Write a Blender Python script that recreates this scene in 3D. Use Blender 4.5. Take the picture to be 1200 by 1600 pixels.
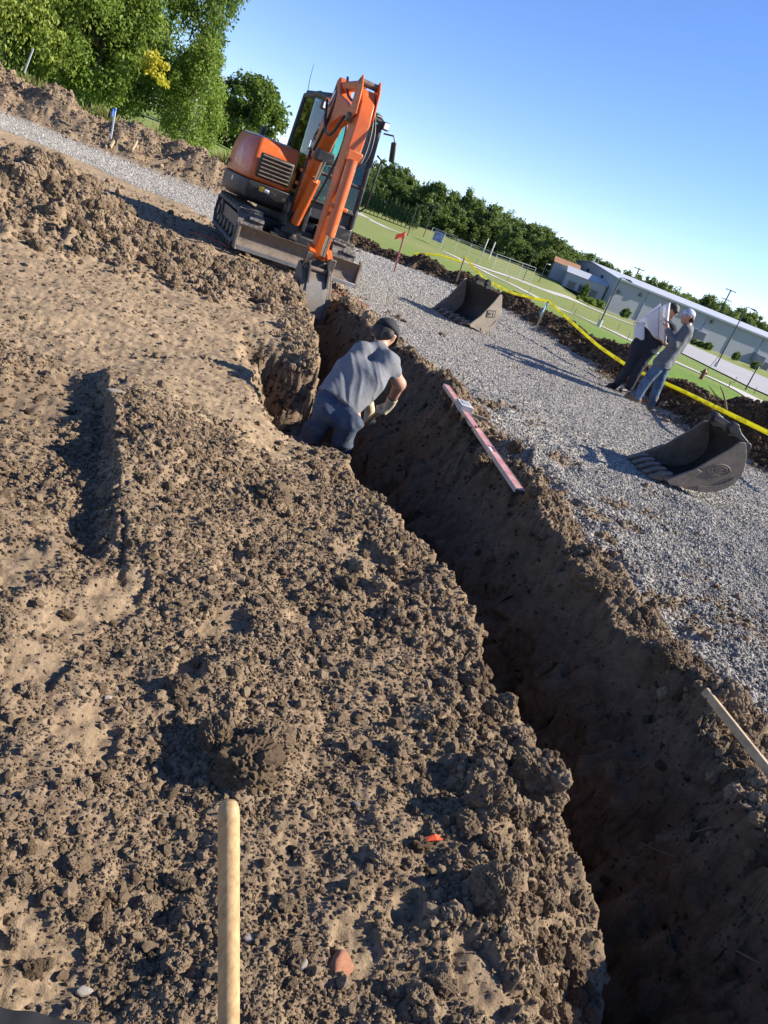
import bpy, bmesh, math, random
import numpy as np
from mathutils import Vector, Matrix, Euler

random.seed(7)
RNG = np.random.default_rng(11)
for o in list(bpy.data.objects):
    bpy.data.objects.remove(o)
scene = bpy.context.scene
COL = scene.collection
R = math.radians

# ------------------------------------------------------------------ camera
CAM_H, ROLL, PITCH, FPX = 1.5, R(21.4), R(20.5), 1200.0


def cam_basis():
    fwd = np.array([0, math.cos(PITCH), -math.sin(PITCH)])
    up0 = np.array([0, math.sin(PITCH), math.cos(PITCH)])
    r0 = np.array([1.0, 0, 0])
    return (math.cos(ROLL) * r0 + math.sin(ROLL) * up0, -math.sin(ROLL) * r0 + math.cos(ROLL) * up0, fwd)


CX, CU, CF = cam_basis()
CPOS = np.array([0, 0, CAM_H])
cam = bpy.data.cameras.new('camera')
camo = bpy.data.objects.new('camera', cam)
COL.objects.link(camo)
m = Matrix.Identity(4)
for i in range(3):
    m[i][0], m[i][1], m[i][2], m[i][3] = CX[i], CU[i], -CF[i], CPOS[i]
camo.matrix_world = m
cam.sensor_fit = 'VERTICAL'
cam.sensor_height = 24.0
cam.lens = 24.0 * FPX / 1600.0
cam.clip_start, cam.clip_end = 0.05, 4000
scene.camera = camo

# ------------------------------------------------------------------ world, sun, exposure
SUN_EL, SUN_DIR = R(32.0), np.array([1.0, 0.20])           # sun stands to the right of the photographer
SUN_DIR = SUN_DIR / np.linalg.norm(SUN_DIR)
world = bpy.data.worlds.new('World')
scene.world = world
world.use_nodes = True
wn = world.node_tree
sky = wn.nodes.new('ShaderNodeTexSky')
sky.sky_type = 'NISHITA'
sky.sun_disc = False
sky.sun_elevation = SUN_EL
sky.sun_rotation = math.atan2(SUN_DIR[0], SUN_DIR[1])
sky.air_density, sky.dust_density, sky.ozone_density = 0.75, 0.0, 1.4
wn.nodes['Background'].inputs[1].default_value = 0.088
hs = wn.nodes.new('ShaderNodeHueSaturation')
hs.inputs['Saturation'].default_value = 1.10
tint = wn.nodes.new('ShaderNodeMix')
tint.data_type, tint.blend_type = 'RGBA', 'MULTIPLY'
tint.inputs[0].default_value = 1.0
tint.inputs[7].default_value = (0.90, 0.92, 1.14, 1)
wn.links.new(sky.outputs[0], tint.inputs[6])
wn.links.new(tint.outputs[2], hs.inputs['Color'])
wn.links.new(hs.outputs[0], wn.nodes['Background'].inputs[0])
sl = bpy.data.lights.new('sun', 'SUN')
sl.energy, sl.angle, sl.color = 5.0, R(0.53), (1.0, 0.92, 0.80)
so = bpy.data.objects.new('sun', sl)
COL.objects.link(so)
sv = Vector((SUN_DIR[0] * math.cos(SUN_EL), SUN_DIR[1] * math.cos(SUN_EL), math.sin(SUN_EL)))
so.rotation_euler = sv.to_track_quat('Z', 'Y').to_euler()
scene.view_settings.view_transform = 'Standard'
scene.view_settings.look = 'None'
scene.view_settings.gamma = 1
scene.view_settings.exposure = 1.15
scene.view_settings.use_curve_mapping = False
scene.cycles.max_bounces = 6
scene.cycles.use_denoising = True


# ------------------------------------------------------------------ small maths
def sstep(a, b, x):
    t = np.clip((x - a) / (b - a), 0, 1)
    return t * t * (3 - 2 * t)


def _hash(ix, iy, seed):
    with np.errstate(over='ignore'):
        n = ix.astype(np.int32).view(np.uint32) * np.uint32(374761393) + iy.astype(np.int32).view(np.uint32) * np.uint32(668265263) + np.uint32((seed * 1442695041) & 0xFFFFFFFF)
        n = (n ^ (n >> np.uint32(13))) * np.uint32(1274126177)
        n = (n ^ (n >> np.uint32(16))) * np.uint32(2246822519)
        return ((n ^ (n >> np.uint32(15))) & np.uint32(0xFFFFFF)).astype(np.float32) * np.float32(1 / 0xFFFFFF)


def vnoise(x, y, seed=0):
    ix, iy = np.floor(x), np.floor(y)
    fx, fy = x - ix, y - iy
    ux, uy = fx * fx * fx * (fx * (fx * 6 - 15) + 10), fy * fy * fy * (fy * (fy * 6 - 15) + 10)
    out = 0
    for dx in (0, 1):
        for dy in (0, 1):
            a = _hash(ix + dx, iy + dy, seed) * 2 * np.pi
            g = np.cos(a) * (fx - dx) + np.sin(a) * (fy - dy)
            out = out + g * (ux if dx else 1 - ux) * (uy if dy else 1 - uy)
    return out * 1.4


def fbm(x, y, seed=0, octaves=4, gain=0.5):
    s, a = 0, 1.0
    for k in range(octaves):
        s = s + a * vnoise(x * 2 ** k + 17.3 * k, y * 2 ** k - 9.1 * k, seed + k)
        a *= gain
    return s


def lumps(x, y, size, seed, prob=1.0, rmin=0.25, rmax=0.62):
    """rounded clods laid out in cells of SIZE; height in units of SIZE"""
    X, Y = (x / size).astype(np.float32), (y / size).astype(np.float32)
    ix, iy = np.floor(X), np.floor(Y)
    h = np.zeros_like(X)
    for dx in (-1, 0, 1):
        for dy in (-1, 0, 1):
            cx, cy = ix + dx, iy + dy
            r1, r2, r3 = _hash(cx, cy, seed), _hash(cx, cy, seed + 1), _hash(cx, cy, seed + 2)
            r = rmin + (rmax - rmin) * r3 * r3
            ex, ey = X - cx - r1, Y - cy - r2
            k = r2 * 1.4 - 0.7
            u, v = ex + k * ey, (ey - k * ex) * (1.1 + 0.5 * r1)
            hh = np.sqrt(np.maximum(r * r - u * u - v * v, 0)) * 0.85
            r4 = r3 * 7.31 + r1 * 3.77
            hh = np.where(r4 - np.floor(r4) < prob, hh, 0)
            h = np.maximum(h, hh)
    return h


def seg_dist(x, y, pts):
    """distance to a polyline and the position along it (0..n-1)"""
    best, along = np.full_like(x, 1e9), np.zeros_like(x)
    for k in range(len(pts) - 1):
        (ax, ay), (bx, by) = pts[k][:2], pts[k + 1][:2]
        dx, dy = bx - ax, by - ay
        t = np.clip(((x - ax) * dx + (y - ay) * dy) / (dx * dx + dy * dy), 0, 1)
        d = np.hypot(x - ax - t * dx, y - ay - t * dy)
        along = np.where(d < best, k + t, along)
        best = np.minimum(best, d)
    return best, along


# ------------------------------------------------------------------ the lie of the land
BERM = [(-34, 24.6), (-20, 24.6), (-8.6, 24.4), (-7.0, 29.0), (-4.9, 32.6), (-1.6, 28.9), (2.1, 22.6), (4.15, 15.4), (5.15, 12.5), (6.7, 10.4), (9.7, 6.6), (13, 2)]
BERM_H = [1.0, 1.0, 0.85, 0.4, 0.45, 0.5, 0.42, 0.42, 0.46, 0.38, 0.35, 0.35]
BERM_W = [1.35, 1.35, 1.2, 0.8, 0.8, 0.75, 0.6, 0.6, 0.6, 0.5, 0.5, 0.5]
YL = [-2, 0.3, 1.4, 1.8, 2.2, 3.07, 3.83, 4.9, 7.0, 9.05, 11.4, 14]
XL = [1.2, 1.08, 0.99, 0.98, 0.86, 0.56, 0.21, -0.31, -1.05, -1.62, -2.42, -3.2]
YR = [-2, 0.3, 1.4, 2.1, 2.93, 3.39, 3.62, 4.6, 6.93, 7.96, 9.18, 11.4, 14]
XR = [1.9, 1.75, 1.62, 1.52, 1.46, 1.24, 1.04, 0.76, 0.10, -0.30, -0.98, -1.72, -2.5]


# patches trodden or smeared flat: photo pixel, radius in metres, how wet
SMEARS = [(60, 600, 0.34, 0.9), (185, 935, 0.085, 0), (105, 965, 0.08, 0), (350, 968, 0.085, 0), (150, 1138, 0.085, 0), (60, 1048, 0.08, 0), (640, 1425, 0.06, 0), (560, 872, 0.13, 0), (425, 695, 0.17, 0), (520, 668, 0.13, 0),
          (205, 905, 0.06, 0), (40, 1560, 0.12, 0), (745, 1550, 0.085, 0.2), (300, 1050, 0.05, 0), (480, 960, 0.07, 0), (620, 905, 0.10, 0), (30, 880, 0.12, 0), (560, 1480, 0.05, 0), (820, 1275, 0.06, 0.2)]


def inside_pad(x, y):
    """> 0 on the worked ground inside the berm line"""
    px = np.array([-34, -20, -8.6, -7.0, -4.9, -1.6, 2.1, 4.15, 5.15, 6.7, 9.7, 13])
    py = np.array([24.6, 24.6, 24.4, 29.0, 32.6, 28.9, 22.6, 15.4, 12.5, 10.4, 6.6, 2])
    top = np.interp(x, px, py)
    return top - y


def base(x, y):
    x, y = np.asarray(x, float), np.asarray(y, float)
    pad = 0.012 * np.clip(y - 12, 0, 16)
    mid = np.interp(y, [20, 28, 40, 60, 100, 130, 175, 235, 400, 900], [0.1, -0.35, -1.05, -1.95, -2.9, -3.3, -3.0, 0.7, 3, 3])
    rgt = np.interp(y, [20, 28, 40, 60, 100, 130, 175, 235, 400, 900], [0.1, -0.35, -1.05, -1.95, -2.8, -3.1, -3.0, -2.6, -1, -1])
    lef = np.interp(y, [20, 28, 40, 60, 90, 200, 400, 900], [0.1, 0.15, 0.3, 0.7, 1.25, 3.2, 5, 5])
    q = x / np.maximum(y, 5)
    far = mid + (rgt - mid) * sstep(0.09, 0.15, q)
    far = far + (lef - far) * (1 - sstep(-0.36, -0.19, q))
    near_r = np.interp(x, [4, 8, 20, 60], [0, -0.15, -0.6, -2.0])
    lo = np.minimum(pad, near_r)
    w = sstep(20, 34, y)
    return lo * (1 - w) + far * w


def terrain(x, y, fine=True):
    """height and masks of the worked ground"""
    x, y = np.asarray(x, float), np.asarray(y, float)
    wob = 0.11 * fbm(y * 1.7, y * 0 + 3.1, 5, 4, 0.6) if fine else 0
    wob2 = 0.12 * fbm(y * 1.9, y * 0 + 7.7, 9, 4, 0.6) if fine else 0
    jit = 0.05 * fbm(x * 7, y * 7, 12, 3) if fine else 0
    xl = np.interp(y, YL, XL) + wob + jit
    xr = np.interp(y, YR, XR) + wob2 + jit
    b = base(x, y)
    t = x - xl
    w = np.maximum(xr - xl, 0.35)
    rt = t - w
    inpad = inside_pad(x, y)
    # gravel sheet outline
    xg = np.interp(y, [-2, 2.0, 9.0, 10.6, 12.4, 14.5, 16.6, 18.0, 18.8, 19.5], [2.2, 2.05, -0.35, -0.75, -1.5, -3.2, -5.8, -9.5, -15.0, -40.0])
    xg = np.where(y < 9, xr + np.interp(y, [0, 2, 4, 9], [0.86, 0.80, 0.55, 0.42]), xg)
    ng = 0.3 * fbm(x * 1.6, y * 1.6, 31, 4) if fine else 0
    gravel = sstep(-0.10, 0.16, (x - xg) * np.where(y > 12, 0.55, 1.0) + ng * np.where(y > 10, 1.3, 0.5))
    gravel = gravel * sstep(-0.1, 0.5, inpad - np.interp(x, [-12, -8, 0, 3, 5], [1.6, 1.3, 1.1, 0.75, 0.6]) + ng)
    # --- dirt to the left of the trench
    z = b.copy()
    if fine:
        z = z + 0.045 * fbm(x * 0.9, y * 0.9, 2, 3) * (1 - gravel)
    # bank rolling over into the trench near the photographer
    z = z - 0.30 * sstep(-0.42, 0.05, t) * (1 - sstep(1.35, 2.1, y)) * (t < 0.2)
    # step in the dirt with its shaded side to the left
    d, al = seg_dist(x, y, [(-1.85, 4.45), (-1.45, 3.75), (-0.85, 2.45)])
    side = (x + 1.35) * 0.87 + (y - 3.45) * 0.47
    sd = d * np.sign(side)
    am = sstep(2.3, 2.75, y) * (1 - sstep(4.3, 4.8, y))
    z = z + am * np.where(sd < 0, 0.115 * sstep(-0.10, 0.02, sd), 0.115 * np.exp(-(np.maximum(sd, 0) / 0.40) ** 2))
    z = z - 0.07 * sstep(-0.9, -1.6, x + (y - 3.5) * 0.45) * sstep(2.6, 3.4, y) * (1 - sstep(5.0, 6.2, y))
    z = z - 0.14 * np.exp(-((y - 4.75) / 0.38) ** 2) * sstep(-1.15, -0.75, x) * (t < 0.05)
    # side cut running off to the left where the digger turned
    nb = 0.10 * fbm(x * 2.6, y * 2.6, 14, 4, 0.6) if fine else 0
    e_near = y - 4.95 + 0.6 * nb
    e_left = ((x + 1.0) * 2.4 + (y - 4.9) * 1.0) / 2.6 + nb
    e_far = 7.15 - 0.25 * (x + 1.05) - y + nb
    notch = sstep(0.0, 0.14, e_near) * sstep(-0.05, 0.42, e_left) * sstep(0.0, 0.62, e_far) * (x < 1.0)
    z = z - (0.80 + (0.12 * fbm(x * 3, y * 3, 16, 3) if fine else 0)) * notch
    nrough = sstep(0.02, 0.2, notch)
    # spoil heap and the windrow of clods that leads away from it
    rid = [(-6.2, 8.3), (-4.80, 8.55), (-3.75, 8.95), (-3.0, 9.6), (-2.6, 10.4), (-2.35, 11.2)]
    d, al = seg_dist(x, y, rid)
    hh = np.interp(al, [0, 1, 2, 3, 4, 5], [0.24, 0.72, 0.32, 0.15, 0.14, 0.10])
    ww = np.interp(al, [0, 1, 2, 3, 4, 5], [0.9, 0.80, 0.62, 0.40, 0.33, 0.3])
    nn = np.maximum(1 + (0.9 * fbm(x * 1.7, y * 1.7, 41, 4, 0.6) if fine else 0), 0.45)
    heap = hh * np.exp(-(d / ww) ** 2 * nn)
    z = z + heap
    heapm = np.clip(heap / 0.15, 0, 1)
    # --- gravel lumps
    if fine:
        rough = np.exp(-np.maximum(rt, 0) / 1.4) * (1 - sstep(8.0, 11.0, y)) + 0.10
        gravel = gravel * (1 - 0.8 * sstep(0.12, 0.42, fbm(x * 1.5, y * 1.5, 57, 4, 0.6)) * sstep(0.25, 0.55, rough))
        ru = x * 0.8 + y * 0.45
        z = z + gravel * rough * (0.17 * fbm(x * 1.15, y * 1.15, 51, 4, 0.5) + 0.05 * fbm(x * 4.2, y * 4.2, 52, 3, 0.5) + 0.05 * vnoise(ru * 2.3, y * 0.4, 53))
        z = z + gravel * 0.02 * fbm(x * 0.8, y * 0.8, 54, 2)
    # --- right lip of the trench
    lip = np.interp(y, [0, 2, 3.2, 4, 5, 7.5, 9, 11, 12], [0.13, 0.15, 0.18, 0.23, 0.26, 0.24, 0.18, 0.10, 0.0])
    if fine:
        lip = lip * (1 + 0.5 * fbm(y * 1.4, x * 0.6, 61, 3))
    lipw = np.interp(y, [0, 3, 5, 9], [0.58, 0.52, 0.40, 0.34])
    lipz = np.maximum(lip, 0.0) * np.exp(-(np.maximum(rt, 0) / lipw) ** 2)
    lipm = np.exp(-(np.maximum(rt, 0) / (lipw * 1.15)) ** 2) * (rt > -0.2)
    # --- the trench
    endw = 1 - sstep(11.25, 11.75, y)
    floor = -0.86 + (0.05 * fbm(x * 2.0, y * 2.0, 71, 3) if fine else 0)
    k1 = sstep(0.0, 0.11, t)
    k2 = np.clip((t - 0.36 * w) / (0.64 * w), 0, 1) ** 0.85
    wallz = floor + (b + np.maximum(lip, 0) - floor) * k2
    if fine:
        wallz = wallz + 0.035 * fbm(y * 3.2, wallz * 4.0, 75, 4, 0.6) * np.sin(np.pi * k2)
    cut = z * (1 - k1) + k1 * wallz
    tz = np.where(rt < 0, cut, z + lipz)
    z = z * (1 - endw) + tz * endw
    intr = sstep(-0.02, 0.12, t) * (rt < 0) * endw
    # --- berms round the pad
    d, al = seg_dist(x, y, BERM)
    ks = np.arange(len(BERM))
    bh, bw = np.interp(al, ks, BERM_H), np.interp(al, ks, BERM_W)
    if fine:
        bh = bh * (1 + 0.42 * fbm(x * 0.7, y * 0.7, 81, 4))
        d = d + 0.25 * fbm(x * 1.3, y * 1.3, 83, 3)
    berm = bh * np.exp(-(d / bw) ** 2)
    bermm = np.clip(berm / 0.14, 0, 1)
    z = z + berm
    # root-filled mound by the near bucket
    d = np.hypot((x - 5.35) * 0.85, (y - 12.7))
    mound = 0.62 * np.exp(-(d / 0.75) ** 2)
    z = z + mound
    bermm = np.maximum(bermm, np.clip(mound / 0.12, 0, 1))
    grass = sstep(0.2, -0.5, inpad) * (1 - bermm)
    gravel = gravel * (1 - intr) * (1 - lipm * endw) * (1 - bermm)
    # --- compacted tan soil
    nt = 0.6 * fbm(x * 0.8, y * 0.8, 91, 4) if fine else 0
    tan = sstep(3.8, 4.6, y + nt + 0.30 * (x + 1.5)) * (1 - gravel) * (1 - intr) * (1 - bermm) * (1 - 0.95 * heapm) * (1 - grass)
    tan = tan * sstep(-0.1, -0.5, t) * (1 - 0.8 * nrough)
    tan = np.maximum(tan, np.where(y > 4.2, 0.6, 0.22) * sstep(0.25, 0.55, nt * 0.9) * (1 - gravel) * (t < -0.1) * (1 - bermm) * (1 - grass))
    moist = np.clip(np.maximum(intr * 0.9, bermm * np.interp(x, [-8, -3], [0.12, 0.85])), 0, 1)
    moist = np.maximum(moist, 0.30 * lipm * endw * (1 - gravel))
    # --- smears
    flat, wet = np.zeros_like(x), np.zeros_like(x)
    for px_, py_, r_, wt_ in SMEARS:
        dd = ray(px_, py_)
        cx_, cy_ = dd[0] * (-CAM_H / dd[2]), dd[1] * (-CAM_H / dd[2])
        near_ = (np.abs(x - cx_) < 3 * r_) & (np.abs(y - cy_) < 3 * r_)
        if fine and near_.any():
            q_ = np.hypot((x[near_] - cx_), (y[near_] - cy_) * 0.75) / r_ + 0.55 * fbm(x[near_] * 6, y[near_] * 6, int(px_), 3)
            f_ = 1 - sstep(0.75, 1.1, q_)
            flat[near_] = np.maximum(flat[near_], f_)
            wet[near_] = np.maximum(wet[near_], f_ * wt_)
    flat = flat * (1 - gravel) * (t < 0)
    tan = np.maximum(tan, 0.5 * flat * (1 - 0.4 * wet))
    moist = np.maximum(moist, 0.35 * wet)
    moist = np.maximum(moist, 0.35 * nrough * (t < 0))
    # --- clods
    if fine:
        lipz_ = np.exp(-(np.minimum(t, 0) / 0.55) ** 2) * (1 - sstep(2.6, 4.5, y)) * (t < 0.05)
        amp = (1 - gravel) * (1 - grass) * (1 - 0.90 * tan) * (1 - 0.25 * intr) * (1 - 0.93 * flat)
        z = z - 0.018 * flat
        amp = amp * (0.38 + 0.42 * np.maximum(sstep(-1.0, -0.3, t), 0.8 * sstep(2.4, 3.2, y))) * (0.55 + 0.85 * sstep(-0.30, 0.40, fbm(x * 1.3, y * 1.3, 101, 4)))
        amp = amp * (1 + 0.35 * heapm + 0.5 * bermm + 0.7 * nrough + 0.5 * lipz_ + 0.7 * lipm * (rt > -0.15))
        z = z + (1 - gravel) * (1 - grass) * (1 - 0.8 * tan) * (1 - 0.5 * intr) * 0.038 * fbm(x * 2.7, y * 2.7, 103, 3, 0.55) * (t < 0.1)
        wx, wy = x + 0.03 * vnoise(x * 9, y * 9, 111), y + 0.03 * vnoise(x * 9, y * 9, 112)
        big = 0.24 * lumps(wx, wy, 0.24, 121, 0.30, 0.15, 0.5) * 0.65
        med = 0.11 * lumps(wx, wy, 0.11, 131, 0.26) * 0.5
        sml = 0.05 * lumps(wx, wy, 0.05, 141, 0.6) * 0.6
        tin = 0.024 * lumps(wx, wy, 0.024, 151, 0.9) * 0.8
        z = z + amp * (np.maximum(big * (0.35 + 0.75 * np.maximum(np.maximum(np.maximum(heapm, nrough), np.maximum(bermm, lipm * (rt > -0.1))), lipz_)), med) + sml + tin)
        z = z + (1 - grass) * (1 - gravel) * 0.010 * fbm(x * 16, y * 16, 161, 3, 0.6)
        z = z + amp * 0.016 * np.abs(fbm(x * 34, y * 34, 165, 3, 0.65))
        z = z + tan * 0.011 * fbm(x * 3 + y * 1.5, y * 20 - x * 9, 163, 3, 0.6)
        z = z + gravel * (0.03 * lumps(x, y, 0.03, 171, 0.9) * 0.30)
        z = z + grass * 0.02 * fbm(x * 2, y * 2, 181, 2)
    return z, gravel, tan, moist, grass, np.maximum(intr, 0.999 * flat * (t < 0))


def ground_z(x, y, fine=True):
    return float(terrain(np.array([x]), np.array([y]), fine)[0][0])


def ray(px, py):
    return CF + CX * (px - 600) / FPX - CU * (py - 800) / FPX


def W(px, py, y):
    """point on the sight line through a photo pixel at ground distance y"""
    d = ray(px, py)
    return CPOS + d * (y / d[1])


def at(px, py, ymin=0.8):
    """where the sight line through a photo pixel meets the land"""
    d = ray(px, py)
    d = d / d[1]
    ys = np.geomspace(ymin, 1200, 2200)
    X, Z = d[0] * ys, CAM_H + d[2] * ys
    g = base(X, ys)
    near = ys < 40
    g[near] = terrain(X[near], ys[near], False)[0]
    hit = np.argmax(Z < g)
    if not (Z < g).any():
        return CPOS + d * 300
    if hit == 0:
        return CPOS + d * ys[0]
    e0, e1 = (Z - g)[hit - 1], (Z - g)[hit]
    y = ys[hit - 1] + (ys[hit] - ys[hit - 1]) * e0 / (e0 - e1)
    return CPOS + d * y


# ------------------------------------------------------------------ materials
def nd(nt, kind, **kw):
    n = nt.nodes.new(kind)
    for k, v in kw.items():
        if k.startswith('i_'):
            key = k[2:]
            n.inputs[int(key) if key.isdigit() else key].default_value = v
        else:
            setattr(n, k, v)
    return n


def new_mat(name):
    m = bpy.data.materials.new(name)
    m.use_nodes = True
    return m, m.node_tree, m.node_tree.nodes['Principled BSDF']


def c4(c):
    return (c[0], c[1], c[2], 1)


def mixc(nt, fac, a, b, blend='MIX'):
    n = nt.nodes.new('ShaderNodeMix')
    n.data_type = 'RGBA'
    n.blend_type = blend
    for s, v in ((0, fac), (6, a), (7, b)):
        if isinstance(v, (int, float)):
            n.inputs[s].default_value = v
        elif isinstance(v, tuple):
            n.inputs[s].default_value = c4(v)
        else:
            nt.links.new(v, n.inputs[s])
    return n.outputs[2]


def ramp(nt, src, stops):
    n = nt.nodes.new('ShaderNodeValToRGB')
    e = n.color_ramp.elements
    while len(e) < len(stops):
        e.new(0.5)
    for k, (p, c) in enumerate(stops):
        e[k].position = p
        e[k].color = c4(c) if isinstance(c, tuple) else (c, c, c, 1)
    nt.links.new(src, n.inputs[0])
    return n.outputs[0]


def coords(nt, obj=True):
    if obj:
        return nt.nodes.new('ShaderNodeTexCoord').outputs['Object']
    return nt.nodes.new('ShaderNodeNewGeometry').outputs['Position']


def noise(nt, vec, scale, detail=4, rough=0.6, dist=0):
    n = nd(nt, 'ShaderNodeTexNoise', i_Scale=scale, i_Detail=detail, i_Roughness=rough, i_Distortion=dist)
    nt.links.new(vec, n.inputs['Vector'])
    return n.outputs[0]


def bump(nt, height, strength, dist, bsdf, prev=None):
    b = nd(nt, 'ShaderNodeBump', i_Strength=strength, i_Distance=dist)
    nt.links.new(height, b.inputs['Height'])
    if prev is not None:
        nt.links.new(prev, b.inputs['Normal'])
    nt.links.new(b.outputs[0], bsdf.inputs['Normal'])
    return b.outputs[0]


MATS = {}


def paint(name, col, rough=0.5, metal=0.0, var=0.25, dirt=None, dirt_amt=0.0, scale=8.0, bump_s=0.0, spec=0.5, obj=True, coat=0.0):
    """a worn, slightly uneven surface of one colour, with dust lying over it"""
    if name in MATS:
        return MATS[name]
    m, nt, b = new_mat(name)
    v = coords(nt, obj)
    n1 = noise(nt, v, scale, 5, 0.65)
    dk = tuple(c * (1 - var) for c in col)
    lt = tuple(min(1, c * (1 + var * 0.6)) for c in col)
    c = ramp(nt, n1, [(0.3, dk), (0.7, lt)])
    if dirt:
        n2 = noise(nt, v, scale * 2.7, 6, 0.7, 0.4)
        f = ramp(nt, n2, [(0.62 - 0.45 * dirt_amt, 0.0), (0.72, 0.92)])
        c = mixc(nt, f, c, dirt)
        r = nd(nt, 'ShaderNodeMapRange')
        nt.links.new(f, r.inputs[0])
        r.inputs[3].default_value, r.inputs[4].default_value = rough, 0.9
        nt.links.new(r.outputs[0], b.inputs['Roughness'])
    else:
        b.inputs['Roughness'].default_value = rough
    nt.links.new(c, b.inputs['Base Color'])
    b.inputs['Metallic'].default_value = metal
    b.inputs['Specular IOR Level'].default_value = spec
    b.inputs['Coat Weight'].default_value = coat
    if bump_s:
        bump(nt, noise(nt, v, scale * 6, 5, 0.7), bump_s, 0.01, b)
    MATS[name] = m
    return m


def ground_material():
    m, nt, b = new_mat('worked_ground')
    L = nt.links
    v = coords(nt, False)
    att = nd(nt, 'ShaderNodeAttribute', attribute_name='mask')
    sep = nt.nodes.new('ShaderNodeSeparateColor')
    L.new(att.outputs['Color'], sep.inputs[0])
    grassf = att.outputs['Alpha']
    nA, nB, nC, nF = noise(nt, v, 1.3, 5, 0.6), noise(nt, v, 14, 6, 0.7), noise(nt, v, 90, 5, 0.75), noise(nt, v, 320, 3, 0.7)
    dirt = ramp(nt, nB, [(0.25, (0.15, 0.104, 0.064)), (0.5, (0.265, 0.19, 0.12)), (0.75, (0.385, 0.285, 0.187))])
    dirt = mixc(nt, ramp(nt, nA, [(0.4, 0.0), (0.65, 0.55)]), dirt, (0.25, 0.185, 0.12))
    tan = ramp(nt, nB, [(0.3, (0.28, 0.203, 0.126)), (0.7, (0.44, 0.33, 0.212))])
    mp = nt.nodes.new('ShaderNodeMapping')
    mp.inputs['Rotation'].default_value = (0, 0, R(-24))
    mp.inputs['Scale'].default_value = (0.9, 8.0, 1.0)
    L.new(v, mp.inputs[0])
    streak = noise(nt, mp.outputs[0], 2.2, 5, 0.65, 0.3)
    tan = mixc(nt, ramp(nt, streak, [(0.40, 0.75), (0.60, 0.0)]), tan, (0.21, 0.15, 0.094))
    c = mixc(nt, sep.outputs[1], dirt, tan)
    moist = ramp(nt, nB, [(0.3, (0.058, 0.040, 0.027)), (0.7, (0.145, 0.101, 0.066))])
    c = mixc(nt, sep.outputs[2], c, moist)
    # grey stone chips
    vo = nd(nt, 'ShaderNodeTexVoronoi', i_Scale=52.0)
    L.new(v, vo.inputs['Vector'])
    sc = nt.nodes.new('ShaderNodeSeparateColor')
    L.new(vo.outputs['Color'], sc.inputs[0])
    stone = ramp(nt, sc.outputs[0], [(0.0, (0.18, 0.168, 0.15)), (0.5, (0.33, 0.31, 0.28)), (1.0, (0.50, 0.475, 0.43))])
    dust = ramp(nt, noise(nt, v, 2.2, 6, 0.7), [(0.45, 0.0), (0.75, 0.55)])
    stone = mixc(nt, dust, stone, (0.25, 0.215, 0.175))
    c = mixc(nt, sep.outputs[0], c, stone)
    c = mixc(nt, ramp(nt, nC, [(0.35, 0.45), (0.6, 0.0)]), c, (0.5, 0.5, 0.5), 'MULTIPLY')
    gr = ramp(nt, noise(nt, v, 3.5, 6, 0.75), [(0.3, (0.085, 0.155, 0.022)), (0.55, (0.135, 0.225, 0.038)), (0.8, (0.20, 0.27, 0.07))])
    c = mixc(nt, grassf, c, gr)
    L.new(c, b.inputs['Base Color'])
    b.inputs['Roughness'].default_value = 0.95
    b.inputs['Specular IOR Level'].default_value = 0.12
    p = bump(nt, nB, 0.55, 0.02, b)
    p = bump(nt, nC, 0.8, 0.008, b, p)
    p = bump(nt, nF, 0.6, 0.003, b, p)
    return m


def grass_material():
    m, nt, b = new_mat('mown_grass')
    v = coords(nt, False)
    g = ramp(nt, noise(nt, v, 1.6, 7, 0.8), [(0.3, (0.085, 0.155, 0.022)), (0.55, (0.135, 0.225, 0.038)), (0.8, (0.20, 0.27, 0.07))])
    dry = ramp(nt, noise(nt, v, 0.045, 4, 0.6), [(0.42, 0.0), (0.62, 0.75)])
    g = mixc(nt, dry, g, (0.225, 0.225, 0.085))
    dist = nd(nt, 'ShaderNodeSeparateXYZ')
    nt.links.new(v, dist.inputs[0])
    fy = nd(nt, 'ShaderNodeMapRange', i_1=70.0, i_2=150.0, i_3=0.0, i_4=0.7)
    nt.links.new(dist.outputs[1], fy.inputs[0])
    g = mixc(nt, fy.outputs[0], g, (0.205, 0.215, 0.085))
    nt.links.new(g, b.inputs['Base Color'])
    b.inputs['Roughness'].default_value = 0.9
    b.inputs['Specular IOR Level'].default_value = 0.1
    bump(nt, noise(nt, v, 9, 6, 0.8), 0.9, 0.06, b)
    return m


def clod_material(name, lo, hi, scale=30):
    m, nt, b = new_mat(name)
    v = coords(nt)
    oi = nt.nodes.new('ShaderNodeObjectInfo')
    c = ramp(nt, oi.outputs['Random'], [(0.0, lo), (1.0, hi)])
    n = noise(nt, v, scale, 5, 0.7)
    c = mixc(nt, ramp(nt, n, [(0.3, 0.7), (0.7, 0.0)]), c, (0.45, 0.42, 0.4), 'MULTIPLY')
    nt.links.new(c, b.inputs['Base Color'])
    b.inputs['Roughness'].default_value = 0.95
    b.inputs['Specular IOR Level'].default_value = 0.1
    bump(nt, noise(nt, v, scale * 1.6, 5, 0.75), 0.7, 0.02, b)
    return m


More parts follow.
